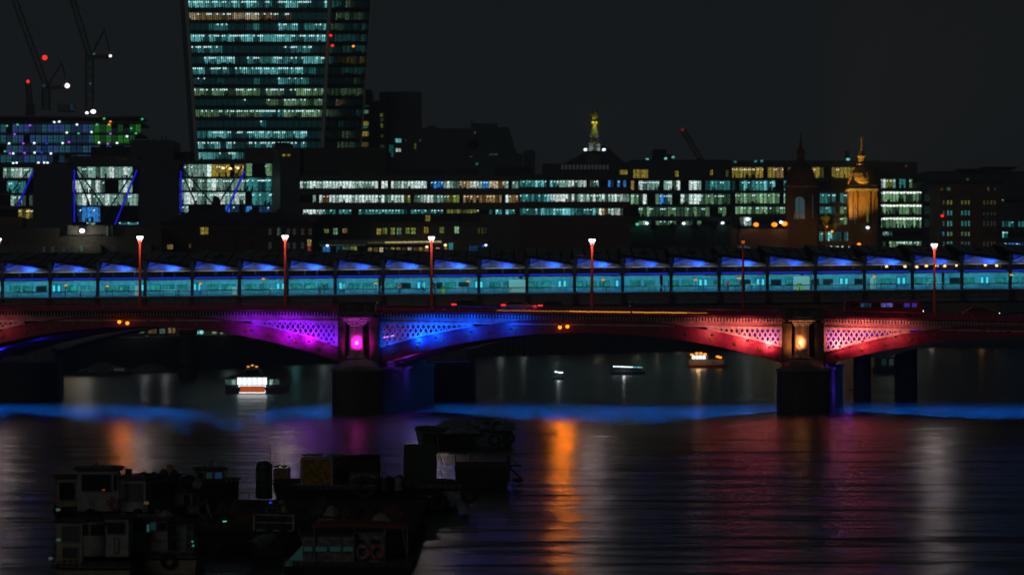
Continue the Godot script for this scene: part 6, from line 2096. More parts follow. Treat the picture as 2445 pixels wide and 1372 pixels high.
func make_boats() -> void:
	var o: Node3D
	var m: MB
	# heaped barge out on the river
	var d := 296.0
	o = thing("barge", "barge heaped with covered cargo, pale blue bow, nearest the bridge", "barge", at(1135, 1068, d))
	hull(o, 1042, 1246, 1026, d, 5.2, "hull_blue", 1, d + 3.5)
	hull(o, 1034, 1120, 1036, d - 1.2, 5.0, "hull_black", 0, d - 0.4, false)
	heap(o, at(1090, 1034, d + 2.2), 2.5, 2.0, 1.3, "pale_tarp", "tarpaulin", 3)
	heap(o, at(1165, 1026, d + 3.4), 2.6, 1.8, 0.8, "pale_tarp", "tarpaulin", 8)
	cabin(o, "deckhouse", [1150, d + 1.2], [1176, d + 1.6], 1000, 1024, 1.6, "hull_blue", [[0.2, 0.2, 0.8, 0.6, "dark_glass"]], "deck")
	mast(o, 1143, 986, 1012, d + 2.0, 0.06)
	mast(o, 1186, 992, 1012, d + 3.0, 0.05, 1)
	for k in 7:
		heap(o, at(1118 + k * 16, 1018 - (k % 3) * 2, d + 2.0 + k * 0.4), 0.7, 0.6, 0.35 + 0.2 * (k % 2), ["grey_paint", "pale_tarp", "hull_blue"][k % 3], "covered_bale", 140 + k)
	railing(o, 1200, 1242, 1014, 1026, d + 3.2, 4)
	tyre(o, 1180, 1050, d + 0.7, 0.45); tyre(o, 1215, 1046, d + 1.6, 0.45)
	# black work barge with the davit
	d = 228.0
	o = thing("barge", "low black work barge with a davit and slender posts", "barge", at(1150, 1165, d))
	hull(o, 1086, 1214, 1116, d, 4.5, "hull_black", 0)
	railing(o, 1090, 1208, 1108, 1118, d + 0.3, 8, "hull_black")
	mast(o, 1088, 1084, 1116, d + 0.4, 0.05); mast(o, 1122, 1082, 1116, d + 2.0, 0.06)
	m = MB.new()
	m.bar(at(1214, 1150, d), at(1214, 1086, d), 0.16, 0.22)
	m.bar(at(1208, 1111, d), at(1246, 1111, d), 0.2, 0.14)
	m.bar(at(1214, 1088, d), at(1238, 1109, d), 0.1, 0.08)
	m.bar(at(1216, 1114, d), at(1244, 1142, d), 0.16, 0.16)
	put(m, "davit", M.hull_black, o)
	m = MB.new()
	m.ball(at(1236, 1146, d), Vector3(0.42, 0.16, 0.3), 12, 6)
	put(m, "float", M.rubber, o)
	m = MB.new()
	m.ball(at(1235, 1157, d), Vector3(0.4, 0.1, 0.3), 12, 6)
	put(m, "float", M.hull_blue, o)
	heap(o, at(1140, 1115, d + 2.2), 1.3, 1.2, 0.25, "hull_black", "rope_heap", 31)
	# barge with pale panels, its deck carries the containers
	d = 200.0
	o = thing("barge", "broad flat barge with pale blue side panels and tyre fenders", "barge", at(960, 1225, d))
	hull(o, 700, 1128, 1168, d, 9.0, "hull_black", 1, d + 2.5)
	for p in [[1016, 1040, 1181, 1214], [1056, 1114, 1172, 1208]]:
		m = MB.new()
		var a := at(p[0], p[3], d + 1.6); var b := at(p[1], p[3], d + 1.9); var h := Vector3(0, (p[3] - p[2]) / F * d, 0)
		m.hexa([a, b, b + h, a + h, a + Vector3(0, 0, -0.1), b + Vector3(0, 0, -0.1), b + h + Vector3(0, 0, -0.1), a + h + Vector3(0, 0, -0.1)])
		put(m, "side_panel", M.hull_blue, o)
	for p in [[1005, 1200], [1047, 1196], [1120, 1180]]:
		tyre(o, p[0], p[1], d + 1.5, 0.42)
	mast(o, 928, 1196, 1232, d - 0.5, 0.04)
	railing(o, 990, 1100, 1158, 1168, d + 1.8, 6)
	for k in 5:
		heap(o, at(905 + k * 24, 1164 - (k % 2) * 3, d + 3.0), 0.5, 0.5, 0.5 + 0.15 * (k % 3), ["rust", "hull_black", "deck", "tarp", "green_paint"][k], "cargo_heap", 40 + k)
	for k in 4:
		m = MB.new()
		var c := at(850 + k * 34.0, 1170, d + 0.6)
		m.cyl(c, c + Vector3(0, 0.75, 0), 0.26, 0.26, 12)
		put(m, "oil_drum", M[["rust", "tarp", "green_paint", "hull_blue"][k]], o)
	railing(o, 720, 900, 1158, 1170, d - 0.1, 12)
	m = MB.new()
	m.torus(at(870, 1164, d + 0.2), 0.55, 0.2, Basis(), 16, 8)
	put(m, "cable_drum", M.timber, o)
	mast(o, 912, 1120, 1168, d + 1.0, 0.05, 1); mast(o, 954, 1130, 1168, d + 2.0, 0.04)
	# containers on it
	container("steel_container", "yellow steel cabin with gulls along its roof, two shades", [720, 203], [792, 203], 1094, 1168, 2.2, "yellow_paint", "boat_cream")
	m = MB.new()
	container("steel_container", "dark blue steel container beside the yellow one", [834, 206], [904, 207], 1090, 1148, 2.4, "tarp", "hull_black")
	container("steel_container", "tall dark green container standing alone near the black work barge", [966, 214], [1038, 214], 1063, 1150, 2.6, "green_paint", "tarp")
	container("steel_container", "small yellow box container behind the yellow cabin", [655, 214], [686, 214], 1120, 1150, 1.6, "yellow_paint", "grey_paint")
	container("steel_container", "low grey storage box under the dark blue container", [835, 201], [900, 201], 1128, 1166, 1.2, "grey_paint", "green_paint")
	for g in [[730, 1094, 0.2, 0], [745, 1093, 2.8, 1], [752, 1093, 0.5, 2], [762, 1093, 0.2, 3], [788, 1093, 3.1, 4], [808, 1094, 0.0, 5]]:
		gull(g[0], g[1], 203.6, g[2], ["gull at the near end of the yellow cabin roof", "second gull on the yellow roof, facing the first", "third gull on the yellow roof, close to its neighbours", "fourth gull on the yellow roof, at its middle", "fifth gull on the yellow roof, by the corner", "gull nearest the dark blue container on yellow roof"][g[3]])
	gull(660, 1120, 214.8, 0.3, "gull on the small yellow box container, bill outward")
	gull(677, 1120, 214.8, 2.6, "gull at the far edge of the small yellow box")
	# storage tank on the pontoon
	d = 196.0
	o = thing("storage_tank", "upright round topped tank with a thin aerial beside it", "tank", at(630, 1190, d))
	m = MB.new()
	m.lathe(at(630, 1190, d), [Vector2(0.5, 0), Vector2(0.5, 1.9), Vector2(0.46, 2.1), Vector2(0.3, 2.25), Vector2(0, 2.3)], 18)
	put(m, "shell", M.green_paint, o)
	m = MB.new()
	m.torus(at(630, 1150, d), 0.505, 0.03, Basis(Vector3.RIGHT, Vector3.BACK, Vector3.UP), 18, 5)
	m.torus(at(630, 1120, d), 0.505, 0.03, Basis(Vector3.RIGHT, Vector3.BACK, Vector3.UP), 18, 5)
	put(m, "hoop", M.rust, o)
	mast(o, 645, 1057, 1180, d - 0.4, 0.03)
	# pontoon that the boats lie at
	d = 168.0
	o = thing("pontoon", "dark floating pontoon cluttered with gear between the boats", "pontoon", at(640, 1300, d))
	hull(o, 430, 990, 1262, d, 26.0, "pontoon_deck", 0, 0.0, false)
	for k in 26:
		var px := 450 + k * 20.0 + rng.randf_range(-6, 6)
		var dd := rng.randf_range(170, 190)
		heap(o, Vector3(X(px, dd), Y(1262, d), -dd), rng.randf_range(0.25, 0.7), rng.randf_range(0.25, 0.6), rng.randf_range(0.2, 0.9), ["tarp", "rust", "hull_black", "green_paint", "deck", "rope"][k % 6], "gear_heap", 60 + k)
	for k in 4:
		var a := at(560 + k * 36, 1262, 186); m = MB.new()
		m.bar(a, a + Vector3(0.1 * (k - 1.5), 1.6 + 0.4 * (k % 2), 0), 0.08, 0.08)
		put(m, "post", M.timber, o)
	m = MB.new()
	m.bar(at(505, 1240, 172), at(490, 1192, 174), 0.12, 0.14)
	m.bar(at(490, 1192, 174), at(470, 1218, 172), 0.1, 0.1)
	put(m, "derrick", M.grey_paint, o)
	m = MB.new()
	m.box(at(650, 1200, 185), Vector3(0.34, 0.12, 0.1))
	put(m, "deck_lamp", M.lamp_blue, o)
	m = MB.new()
	m.box(at(536, 1244, 171), Vector3(0.2, 0.04, 0.06))
	put(m, "deck_lamp", M.lamp_green, o)
	# small open workboat with the barred rails
	d = 166.0
	o = thing("workboat", "small dark workboat fenced by three pale horizontal rails", "boat", at(655, 1285, d))
	hull(o, 598, 712, 1266, d, 2.4, "hull_black", 1)
	m = MB.new()
	for y in [1228, 1246, 1265]:
		m.bar(at(612, y, d - 0.1), at(698, y + 2, d - 0.1), 0.05, 0.06)
	for px in [606, 700]:
		m.bar(at(px, 1226, d - 0.1), at(px, 1266, d - 0.1), 0.07, 0.1)
	put(m, "rail", M.boat_white, o)
	cabin(o, "console", [632, d + 0.8], [668, d + 0.8], 1208, 1236, 0.8, "tarp", [[0.15, 0.1, 0.85, 0.6, "dark_glass"]], "deck")
	tyre(o, 640, 1282, d, 0.3); tyre(o, 676, 1282, d, 0.3)
	# dinghy lying bottom up
	d = 160.0
	o = thing("dinghy", "pale dinghy lying bottom up on the pontoon", "dinghy", at(622, 1312, d))
	m = MB.new()
	var pa := at(598, 1312, d); var pb := at(656, 1277, d + 4)
	var ax := (pb - pa)
	var nrm := ax.normalized().cross(Vector3.UP).normalized()
	for i in 12:
		for j in 8:
			var q := []
			for k in [[i, j], [i + 1, j], [i + 1, j + 1], [i, j + 1]]:
				var u: float = k[0] / 12.0; var t: float = PI * k[1] / 8.0
				var w := 0.5 * pow(maxf(1.0 - pow(u, 2.5), 0.0), 0.6)
				q.append(pa + ax * u + nrm * cos(t) * w + Vector3.UP * (sin(t) * w * 0.8))
			m.quad(q[0], q[1], q[2], q[3])
	put(m, "hull", M.boat_white, o)
	m = MB.new()
	m.bar(pa + Vector3(0, 0.42, 0), pb + Vector3(0, 0.05, 0), 0.06, 0.06)
	put(m, "keel", M.grey_paint, o)
	# life raft canister
	d = 172.0
	o = thing("life_raft", "white life raft canister lying in its cradle", "life raft", at(790, 1262, d))
	m = MB.new()
	m.cyl(at(762, 1248, d), at(822, 1248, d), 0.26, 0.26, 14)
	m.ball(at(762, 1248, d), Vector3(0.12, 0.26, 0.26), 12, 8); m.ball(at(822, 1248, d), Vector3(0.12, 0.26, 0.26), 12, 8)
	put(m, "canister", M.boat_white, o)
	m = MB.new()
	for px in [775, 808]:
		m.torus(at(px, 1248, d), 0.265, 0.02, Basis(Vector3.BACK, Vector3.UP, Vector3.LEFT), 16, 5)
		m.box(at(px, 1261, d), Vector3(0.08, 0.12, 0.6))
	put(m, "cradle", M.rubber, o)
	# upper pair of cabins on the left: two tugs lying side by side
	d = 178.0
	o = thing("tug", "white tug with a tall square wheelhouse, lying behind", "tug", at(290, 1285, d))
	hull(o, 128, 470, 1218, d, 6.0, "hull_black", 1, d + 1.0)
	cabin(o, "deckhouse", [136, d + 0.6], [182, d + 0.8], 1142, 1220, 2.4, "boat_cream", [[0.1, 0.12, 0.92, 0.66, "dark_glass"]], "deck")
	cabin(o, "wheelhouse", [184, d], [284, d + 0.2], 1122, 1220, 2.4, "boat_white", [[0.1, 0.1, 0.8, 0.52, "dark_glass"], [0.86, 0.1, 0.97, 0.5, "dark_glass"]], "deck", 0.2)
	cabin(o, "saloon_end", [286, d + 0.4], [346, d + 0.1], 1146, 1220, 2.6, "boat_white", [[0.05, 0.1, 0.92, 0.68, "dark_glass"]], "deck")
	cabin(o, "saloon", [347, d + 0.1], [430, d + 5.2], 1146, 1220, 2.4, "boat_white", [[0.12, 0.14, 0.36, 0.62, "tarp"], [0.4, 0.14, 0.62, 0.62, "tarp"], [0.66, 0.14, 0.92, 0.62, "tarp"]], "deck")
	cabin(o, "locker", [432, d + 2.0], [476, d + 2.4], 1174, 1226, 1.6, "grey_paint", [[0.1, 0.1, 0.5, 0.66, "hull_black"], [0.58, 0.1, 0.95, 0.66, "navy_clad"]], "deck")
	m = MB.new()
	m.box(at(247, 1169, d - 0.12), Vector3(0.16, 0.08, 0.06))
	put(m, "console_lamp", M.red_low, o)
	m = MB.new()
	m.ball(at(349, 1200, d - 0.2), Vector3(0.14, 0.1, 0.1), 8, 6)
	put(m, "deck_lamp", M.warm_low, o)
	m = MB.new()
	m.ball(at(450, 1150, d + 1), Vector3(0.42, 0.42, 0.42), 12, 8)
	put(m, "buoy", M.rubber, o)
	m = MB.new()
	m.cyl(at(480, 1160, d + 1), at(462, 1152, d + 1), 0.3, 0.34, 10)
	put(m, "winch", M.grey_paint, o)
	mast(o, 226, 1104, 1122, d + 1.0, 0.05, 2); mast(o, 405, 1108, 1136, d + 2.6, 0.06, 2); mast(o, 368, 1116, 1140, d + 2.0, 0.03)
	for k in 5:
		heap(o, at(318 + k * 24, 1142 - k * 2.6, d + 2.0 + k * 0.7), 0.3, 0.5, 0.25 + 0.1 * (k % 2), ["tarp", "rust", "hull_black"][k % 3], "roof_gear", 90 + k)
	railing(o, 190, 280, 1110, 1121, d + 0.4, 6)
	railing(o, 292, 344, 1134, 1145, d + 0.6, 4)
	m = MB.new()
	m.cyl(at(306, 1146, d + 2.4), at(306, 1118, d + 2.4), 0.24, 0.2, 12)
	put(m, "funnel", M.hull_black, o)
	m = MB.new()
	for k in 6:
		m.bar(at(287, 1150 + k * 11, d - 0.1), at(294, 1150 + k * 11, d - 0.1), 0.04, 0.04)
	m.bar(at(287, 1140, d - 0.1), at(287, 1215, d - 0.1), 0.04, 0.04)
	m.bar(at(294, 1140, d - 0.1), at(294, 1215, d - 0.1), 0.04, 0.04)
	put(m, "ladder", M.grey_paint, o)
	for q in [[150, 1228], [215, 1230], [330, 1230], [410, 1228]]:
		tyre(o, q[0], q[1], d - 0.1, 0.3)
	lifebuoy(o, 268, 1200, d - 0.1, "coat_red")
	m = MB.new()
	m.span(at(398, 1110, d + 2.2), at(412, 1124, d + 2.8))
	put(m, "locker_box", M.yellow_paint, o)
	# aft working deck behind it
	d = 190.0
	o = thing("survey_launch", "low launch with antennas and a dim bluish cabin light", "launch", at(495, 1190, d))
	hull(o, 440, 580, 1152, d, 2.6, "hull_black", 1, d + 1.0)
	cabin(o, "cabin", [466, d + 0.5], [536, d + 0.7], 1122, 1152, 1.8, "grey_paint", [[0.06, 0.15, 0.28, 0.7, "dark_glass"], [0.36, 0.15, 0.58, 0.7, "teal_dim"], [0.66, 0.15, 0.92, 0.7, "blue_dim"]], "deck", 0.16)
	mast(o, 504, 1098, 1122, d + 1.0, 0.09, 1); mast(o, 541, 1108, 1150, d + 0.6, 0.04, 0); mast(o, 484, 1108, 1122, d + 1.0, 0.03, 1); mast(o, 520, 1106, 1122, d + 1.0, 0.03, 1)
	railing(o, 540, 576, 1140, 1152, d + 0.2, 3)
	# front row: cream launch and white tug with the red disc
	d = 150.0
	o = thing("passenger_launch", "cream launch with a curved pale front, moored nearest the corner", "launch", at(215, 1382, d))
	hull(o, 112, 312, 1352, d, 4.4, "boat_cream", -1)
	cabin(o, "after_cabin", [134, d + 0.6], [196, d + 0.5], 1246, 1352, 2.0, "boat_cream", [[0.22, 0.08, 0.9, 0.44, "dark_glass"], [0.24, 0.56, 0.84, 0.94, "green_paint"]], "deck", 0.16)
	m = MB.new()
	m.lathe(at(222, 1325, d + 1.1), [Vector2(0.62, 0), Vector2(0.66, 0.9), Vector2(0.64, 0.95)], 18, PI, TAU)
	m.lathe(at(222, 1325, d + 1.1), [Vector2(0.6, 0.95), Vector2(0.56, 1.5)], 18, PI, TAU)
	put(m, "curved_front", M.boat_white, o)
	m = MB.new()
	m.lathe(at(222, 1325, d + 1.1), [Vector2(0.63, 0.96), Vector2(0.58, 1.46)], 12, PI * 1.08, TAU * 0.96)
	put(m, "curved_window", M.dark_glass, o)
	m = MB.new()
	m.lathe(at(222, 1325, d + 1.1), [Vector2(0, 1.6), Vector2(0.74, 1.56), Vector2(0.74, 1.48), Vector2(0, 1.5)], 18)
	put(m, "curved_roof", M.grey_paint, o)
	cabin(o, "cabin", [250, d + 0.9], [306, d + 0.9], 1238, 1328, 1.8, "boat_white", [[0.1, 0.08, 0.86, 0.4, "dark_glass"], [0.4, 0.5, 0.58, 0.9, "boat_cream"]], "deck", 0.14)
	for l in [[138, 1216], [139, 1288], [120, 1332]]:  # glowing beads stand for highlights on the cabin edges
		m = MB.new()
		m.ball(at(l[0], l[1], d - 0.2), Vector3(0.1, 0.07, 0.07), 8, 6)
		put(m, "rail_glow", M.white_low, o)
	railing(o, 116, 190, 1334, 1352, d, 5, "boat_cream")
	d = 153.0
	o = thing("tug", "white tug with a red disc on its panel, green deck lights", "tug", at(340, 1390, d))
	hull(o, 190, 470, 1328, d, 4.6, "boat_cream", 0)
	cabin(o, "wheelhouse", [315, d + 0.5], [400, d + 0.5], 1240, 1326, 2.2, "boat_white", [[0.03, 0.06, 0.2, 0.3, "dark_glass"], [0.23, 0.06, 0.48, 0.3, "dark_glass"], [0.5, 0.06, 0.68, 0.3, "teal_dim"], [0.72, 0.06, 0.97, 0.3, "dark_glass"]], "hull_black", 0.2)
	cabin(o, "side_cabin", [402, d + 0.8], [462, d + 1.4], 1246, 1326, 2.0, "grey_paint", [[0.06, 0.08, 0.34, 0.44, "dark_glass"], [0.06, 0.5, 0.36, 0.96, "hull_black"], [0.46, 0.08, 0.7, 0.9, "boat_white"]], "deck", 0.15)
	m = MB.new()
	m.cyl(at(358, 1281, d + 0.5), at(358, 1281, d + 0.44), 0.19, 0.19, 18)
	put(m, "disc_emblem", M.boat_red, o)
	m = MB.new()
	m.box(at(353, 1260, d + 0.42), Vector3(0.1, 0.34, 0.04))
	put(m, "screen", M.screen_cyan, o)
	for k in 9:
		m = MB.new()
		m.ball(at(246 + (k * 7) % 17, 1350 + (k * 5) % 12, d - 0.12), Vector3.ONE * 0.035, 6, 4)
		put(m, "indicator_lamp", M.lamp_green, o)
	railing(o, 318, 398, 1228, 1240, d + 0.8, 5)
	mast(o, 344, 1206, 1240, d + 1.4, 0.05, 2)
	m = MB.new()
	m.cyl(at(378, 1240, d + 1.6), at(378, 1222, d + 1.6), 0.13, 0.15, 10)
	m.ball(at(378, 1220, d + 1.6), Vector3(0.17, 0.1, 0.17), 10, 6)
	put(m, "searchlight", M.grey_paint, o)
	m = MB.new()
	m.bar(at(318, 1290, d + 0.42), at(397, 1290, d + 0.42), 0.03, 0.03)
	m.bar(at(356, 1268, d + 0.43), at(356, 1324, d + 0.43), 0.03, 0.03)
	put(m, "panel_seam", M.grey_paint, o)
	m = MB.new()
	for k in 3:
		m.box(at(324, 1293 + k * 5, d + 0.44), Vector3(0.22 - 0.04 * k, 0.04, 0.02))
	put(m, "name_plate", M.grey_paint, o)
	for px in [206, 226]:
		m = MB.new()
		m.ball(at(px, 1350, d - 0.2), Vector3(0.22, 0.4, 0.2), 12, 8)
		put(m, "fender", M.rubber, o)
	tyre(o, 322, 1336, d, 0.3); tyre(o, 402, 1338, d, 0.3)
	for px in [272, 282]:
		m = MB.new()
		m.box(at(px, 1341, d - 0.06), Vector3(0.07, 0.16, 0.1))
		put(m, "scupper", M.rubber, o)
	railing(o, 196, 460, 1316, 1328, d + 0.1, 12)
	for l in [[459, 1292], [461, 1302]]:
		m = MB.new()
		m.ball(at(l[0], l[1], d + 0.5), Vector3(0.05, 0.05, 0.05), 6, 5)
		put(m, "rail_glow", M.cool_mid, o)
	for k in 7:
		heap(o, at(225 + k * 34, 1240 - (k % 3) * 3, d + 1.6), 0.4, 0.5, 0.2 + 0.12 * (k % 2), ["tarp", "hull_black", "rope"][k % 3], "roof_gear", 120 + k)
	# motor boat with the red brown canopy, bottom of the picture
	d = 150.0
	o = thing("motor_boat", "motor boat under a red brown canopy with a pale window strip", "boat", at(835, 1390, d))
	hull(o, 668, 985, 1352, d, 4.6, "hull_black", -1)
	cabin(o, "cabin", [722, d + 0.7], [846, d + 0.7], 1278, 1352, 2.4, "grey_paint", [[0.02, 0.34, 0.2, 0.52, "teal_dim"], [0.24, 0.34, 0.48, 0.52, "teal_dim"], [0.52, 0.34, 0.74, 0.52, "teal_dim"], [0.78, 0.34, 0.98, 0.52, "teal_dim"]], "deck", 0.1)
	m = MB.new()
	m.hexa([at(676, 1350, d + 0.7), at(722, 1350, d + 0.7), at(722, 1300, d + 0.7), at(708, 1318, d + 0.7), at(676, 1350, d + 3), at(722, 1350, d + 3), at(722, 1300, d + 3), at(708, 1318, d + 3)])
	put(m, "windscreen", M.teal_dim, o)
	m = MB.new()
	m.strip([at(745, 1252, d + 0.4), at(830, 1248, d + 0.4), at(975, 1256, d + 0.4)], [at(745, 1260, d + 0.4), at(830, 1256, d + 0.4), at(975, 1263, d + 0.4)], Vector3(0, 0, -2.8))
	put(m, "canopy", M.canvas_red, o)
	m = MB.new()
	for px in [750, 845, 918, 972]:
		m.bar(at(px, 1258, d + 0.5), at(px, 1352, d + 0.5), 0.06, 0.06)
	put(m, "canopy_post", M.grey_paint, o)
	cabin(o, "bulkhead", [848, d + 1.0], [916, d + 1.0], 1270, 1352, 0.4, "grey_paint", [[0.06, 0.2, 0.36, 0.34, "dark_glass"], [0.5, 0.2, 0.86, 0.34, "dark_glass"]])
	railing(o, 680, 745, 1338, 1352, d + 0.2, 5)
	mast(o, 760, 1214, 1250, d + 1.2, 0.035, 1)
	m = MB.new()
	for k in 4:
		m.bar(at(855 + k * 16, 1338, d + 0.92), at(855 + k * 16, 1351, d + 0.92), 0.04, 0.05)
	put(m, "locker_slat", M.timber, o)
	lifebuoy(o, 866, 1318, d + 0.8, "boat_white")
	lifebuoy(o, 901, 1317, d + 0.8, "coat_red")
	cabin(o, "seat_bench", [922, d + 0.8], [974, d + 0.8], 1338, 1356, 1.6, "rubber")
	heap(o, at(900, 1352, d + 1.0), 0.5, 0.5, 0.35, "rope", "rope_heap", 7)
	# ropes, aerials and fenders that tie the moored craft together
	var lines := [[470, 1222, 178.5, 612, 1262, 168.5], [462, 1322, 153, 520, 1300, 160], [712, 1262, 166, 745, 1300, 158], [985, 1350, 150, 962, 1262, 168], [1128, 1172, 202, 1092, 1150, 226], [1042, 1034, 298, 1060, 1112, 230]]
	var tied := ["mooring rope from the upper tug to the pontoon", "mooring rope from the red disc tug to the pontoon", "mooring rope from the railed workboat to the motor boat", "mooring rope from the motor boat's end to the pontoon", "mooring rope from the broad barge to the black work barge", "mooring rope between the heaped barge and the black barge"]
	for i in lines.size():
		var a := at(lines[i][0], lines[i][1], lines[i][2]); var b := at(lines[i][3], lines[i][4], lines[i][5])
		var ro := thing("mooring_rope", tied[i], "rope", a, "mooring ropes of the moored craft")
		m = MB.new()
		for k in 8:
			var f0 := k / 8.0; var f1 := (k + 1) / 8.0
			m.cyl(a.lerp(b, f0) - Vector3(0, sin(f0 * PI) * 0.5, 0), a.lerp(b, f1) - Vector3(0, sin(f1 * PI) * 0.5, 0), 0.035, 0.035, 5, false)
		put(m, "line", M.rope, ro)
	river_traffic()

func river_traffic() -> void:
	var m: MB
	# ferry coming through the left arch
	var d := 492.0
	var o := thing("ferry", "brightly lit white ferry seen head on, orange panel at its bow", "ferry", at(602, 940, d))
	for s in [-1.0, 1.0]:
		m = MB.new()
		var c: float = 602 + s * 48
		m.prism([at(c - 15, 942, d), at(c + 15, 942, d), at(c + 19, 924, d), at(c - 19, 924, d)], Vector3(0, 0, -22))
		put(m, "hull", M.boat_white, o)
	m = MB.new()
	m.span(at(536, 924, d + 1), at(668, 899, d + 20))
	var body := put(m, "saloon", M.boat_white, o)
	m = MB.new()
	m.span(at(540, 899, d + 2), at(664, 896.5, d + 20))
	put(m, "upper_deck", M.grey_paint, body)
	for w in [[539, 551, "white_low"], [553, 562, "white_mid"], [643, 652, "white_mid"], [654, 666, "white_low"]]:
		m = MB.new()
		m.span(at(w[0], 905, d + 0.95), at(w[1], 918, d + 1.0))
		put(m, "window", M[w[2]], body)
	for k in 6:
		m = MB.new()
		m.span(at(566 + k * 12, 901, d + 0.9), at(576.5 + k * 12, 918, d + 1.0))
		put(m, "window", M.ferry_light, body)
	m = MB.new()
	m.span(at(569, 920, d + 0.3), at(634, 937, d + 0.6))
	var ramp := put(m, "bow_ramp", M.boat_white, o)
	m = MB.new()
	m.span(at(573, 923.5, d + 0.24), at(631, 935, d + 0.3))
	put(m, "ramp_screen", M.ferry_orange, ramp)
	m = MB.new()
	for q in [[569, 919.6, 634, 921.5], [571, 936, 632, 938], [569, 920, 571, 937], [632, 920, 634, 937]]:
		m.span(at(q[0], q[1], d + 0.22), at(q[2], q[3], d + 0.28))
	put(m, "ramp_light", M.ferry_light, ramp)
	m = MB.new()
	m.prism([at(578, 897, d + 5), at(624, 897, d + 5), at(616, 880, d + 5), at(586, 880, d + 5)], Vector3(0, 0, -5))
	var wh := put(m, "wheelhouse", M.boat_white, o)
	m = MB.new()
	m.prism([at(583, 893, d + 4.9), at(619, 893, d + 4.9), at(614, 883, d + 4.9), at(588, 883, d + 4.9)], Vector3(0, 0, -0.05))
	put(m, "wheelhouse_window", M.dark_glass, wh)
	m = MB.new()
	m.span(at(590, 878.5, d + 6), at(614, 880, d + 8))
	m.bar(at(602, 880, d + 6), at(602, 870, d + 6), 0.12, 0.12)
	put(m, "mast", M.grey_paint, wh)
	for l in [[592, 875], [602, 872], [612, 875]]:
		m = MB.new()
		m.ball(at(l[0], l[1], d + 5.6), Vector3(0.24, 0.14, 0.14), 8, 6)
		put(m, "mast_lamp", M.lamp_amber_dim, wh)
	area("saloon_light", at(602, 908, d - 0.2), Vector3(0, -0.15, 1).normalized(), Vector2(4.4, 1.0), Color(0.85, 0.95, 1.0), 2.0, o, 200.0)
	# lit cruiser far off under the middle arch
	d = 720.0
	o = thing("cruiser", "distant river cruiser with white cabin and amber lights", "boat", at(1680, 878, d))
	m = MB.new()
	m.prism([at(1632, 872, d), at(1650, 879, d), at(1730, 879, d), at(1742, 871, d)], Vector3(0, 0, -3.5))
	put(m, "hull", M.car_red, o)
	m = MB.new()
	m.span(at(1645, 872, d + 0.4), at(1728, 858, d + 3))
	put(m, "cabin", M.boat_white, o)
	m = MB.new()
	m.span(at(1650, 858, d + 0.6), at(1690, 846, d + 2.5))
	put(m, "wheelhouse", M.boat_white, o)
	for k in 4:
		m = MB.new()
		m.span(at(1653 + k * 8.4, 848, d + 0.5), at(1660 + k * 8.4, 857, d + 0.58))
		put(m, "window", M.ferry_light, o)
	for w in [[1700, 1706], [1709, 1714], [1717, 1723]]:
		m = MB.new()
		m.span(at(w[0], 861, d + 0.3), at(w[1], 868, d + 0.38))
		put(m, "window", M.warm_low, o)
	for l in [[1652, 846], [1664, 843], [1674, 843], [1684, 845], [1714, 851], [1720, 853]]:
		m = MB.new()
		m.ball(at(l[0], l[1], d - 0.2), Vector3(0.42, 0.22, 0.2), 8, 6)
		put(m, "deck_lamp", M.lamp_amber, o)
	omni("cruiser_light", at(1668, 840, d - 2.0), Color(1.0, 0.55, 0.15), 5.0, 0.4, o, 200.0)
	# two small craft nearer
	d = 594.0
	o = thing("patrol_boat", "small dark patrol boat with one white masthead light", "boat", at(1335, 906, d))
	m = MB.new()
	m.prism([at(1319, 901, d), at(1324, 907, d), at(1346, 907, d), at(1351, 900, d)], Vector3(0, 0, -5))
	put(m, "hull", M.hull_black, o)
	m = MB.new()
	m.span(at(1327, 901, d + 0.5), at(1342, 893, d + 2.5))
	put(m, "cabin", M.tarp, o)
	m = MB.new()
	m.bar(at(1334, 893, d + 1), at(1334, 888, d + 1), 0.1, 0.1)
	put(m, "mast", M.grey_paint, o)
	for l in [[1328, 887.5], [1336, 889], [1341, 889]]:
		m = MB.new()
		m.ball(at(l[0], l[1], d), Vector3(0.3, 0.12, 0.12), 8, 6)
		put(m, "masthead_lamp", M.lamp_cool, o)
	omni("mast_glow", at(1334, 886, d - 0.6), Color(0.9, 0.95, 1.0), 0.7, 0.2, o, 80.0)
	d = 640.0
	o = thing("tour_boat", "low dark tour boat with a row of white deck lights", "boat", at(1500, 895, d))
	m = MB.new()
	m.prism([at(1456, 889, d), at(1464, 896, d), at(1534, 896, d), at(1545, 887, d)], Vector3(0, 0, -4))
	put(m, "hull", M.hull_black, o)
	m = MB.new()
	m.span(at(1464, 889, d + 0.6), at(1530, 878, d + 3.2))
	put(m, "cabin", M.tarp, o)
	for k in 9:
		m = MB.new()
		m.span(at(1464 + k * 8, 873.4 + 0.3 * k, d + 0.2), at(1471 + k * 8, 875.4 + 0.3 * k, d + 0.4))
		put(m, "deck_lamp", M.cool_high if k > 5 else M.lamp_cool, o)
	m = MB.new()
	m.span(at(1462, 876, d + 0.3), at(1538, 878, d + 3.4))
	put(m, "awning", M.tarp, o)
	omni("deck_glow", at(1490, 872, d - 0.8), Color(0.9, 0.95, 1.0), 1.4, 0.3, o, 100.0)
	# launches moored along the left bank
	var words := ["low moored launch lying off the foreshore, half in shadow", "second moored launch off the foreshore, with a longer cabin"]
	var i := 0
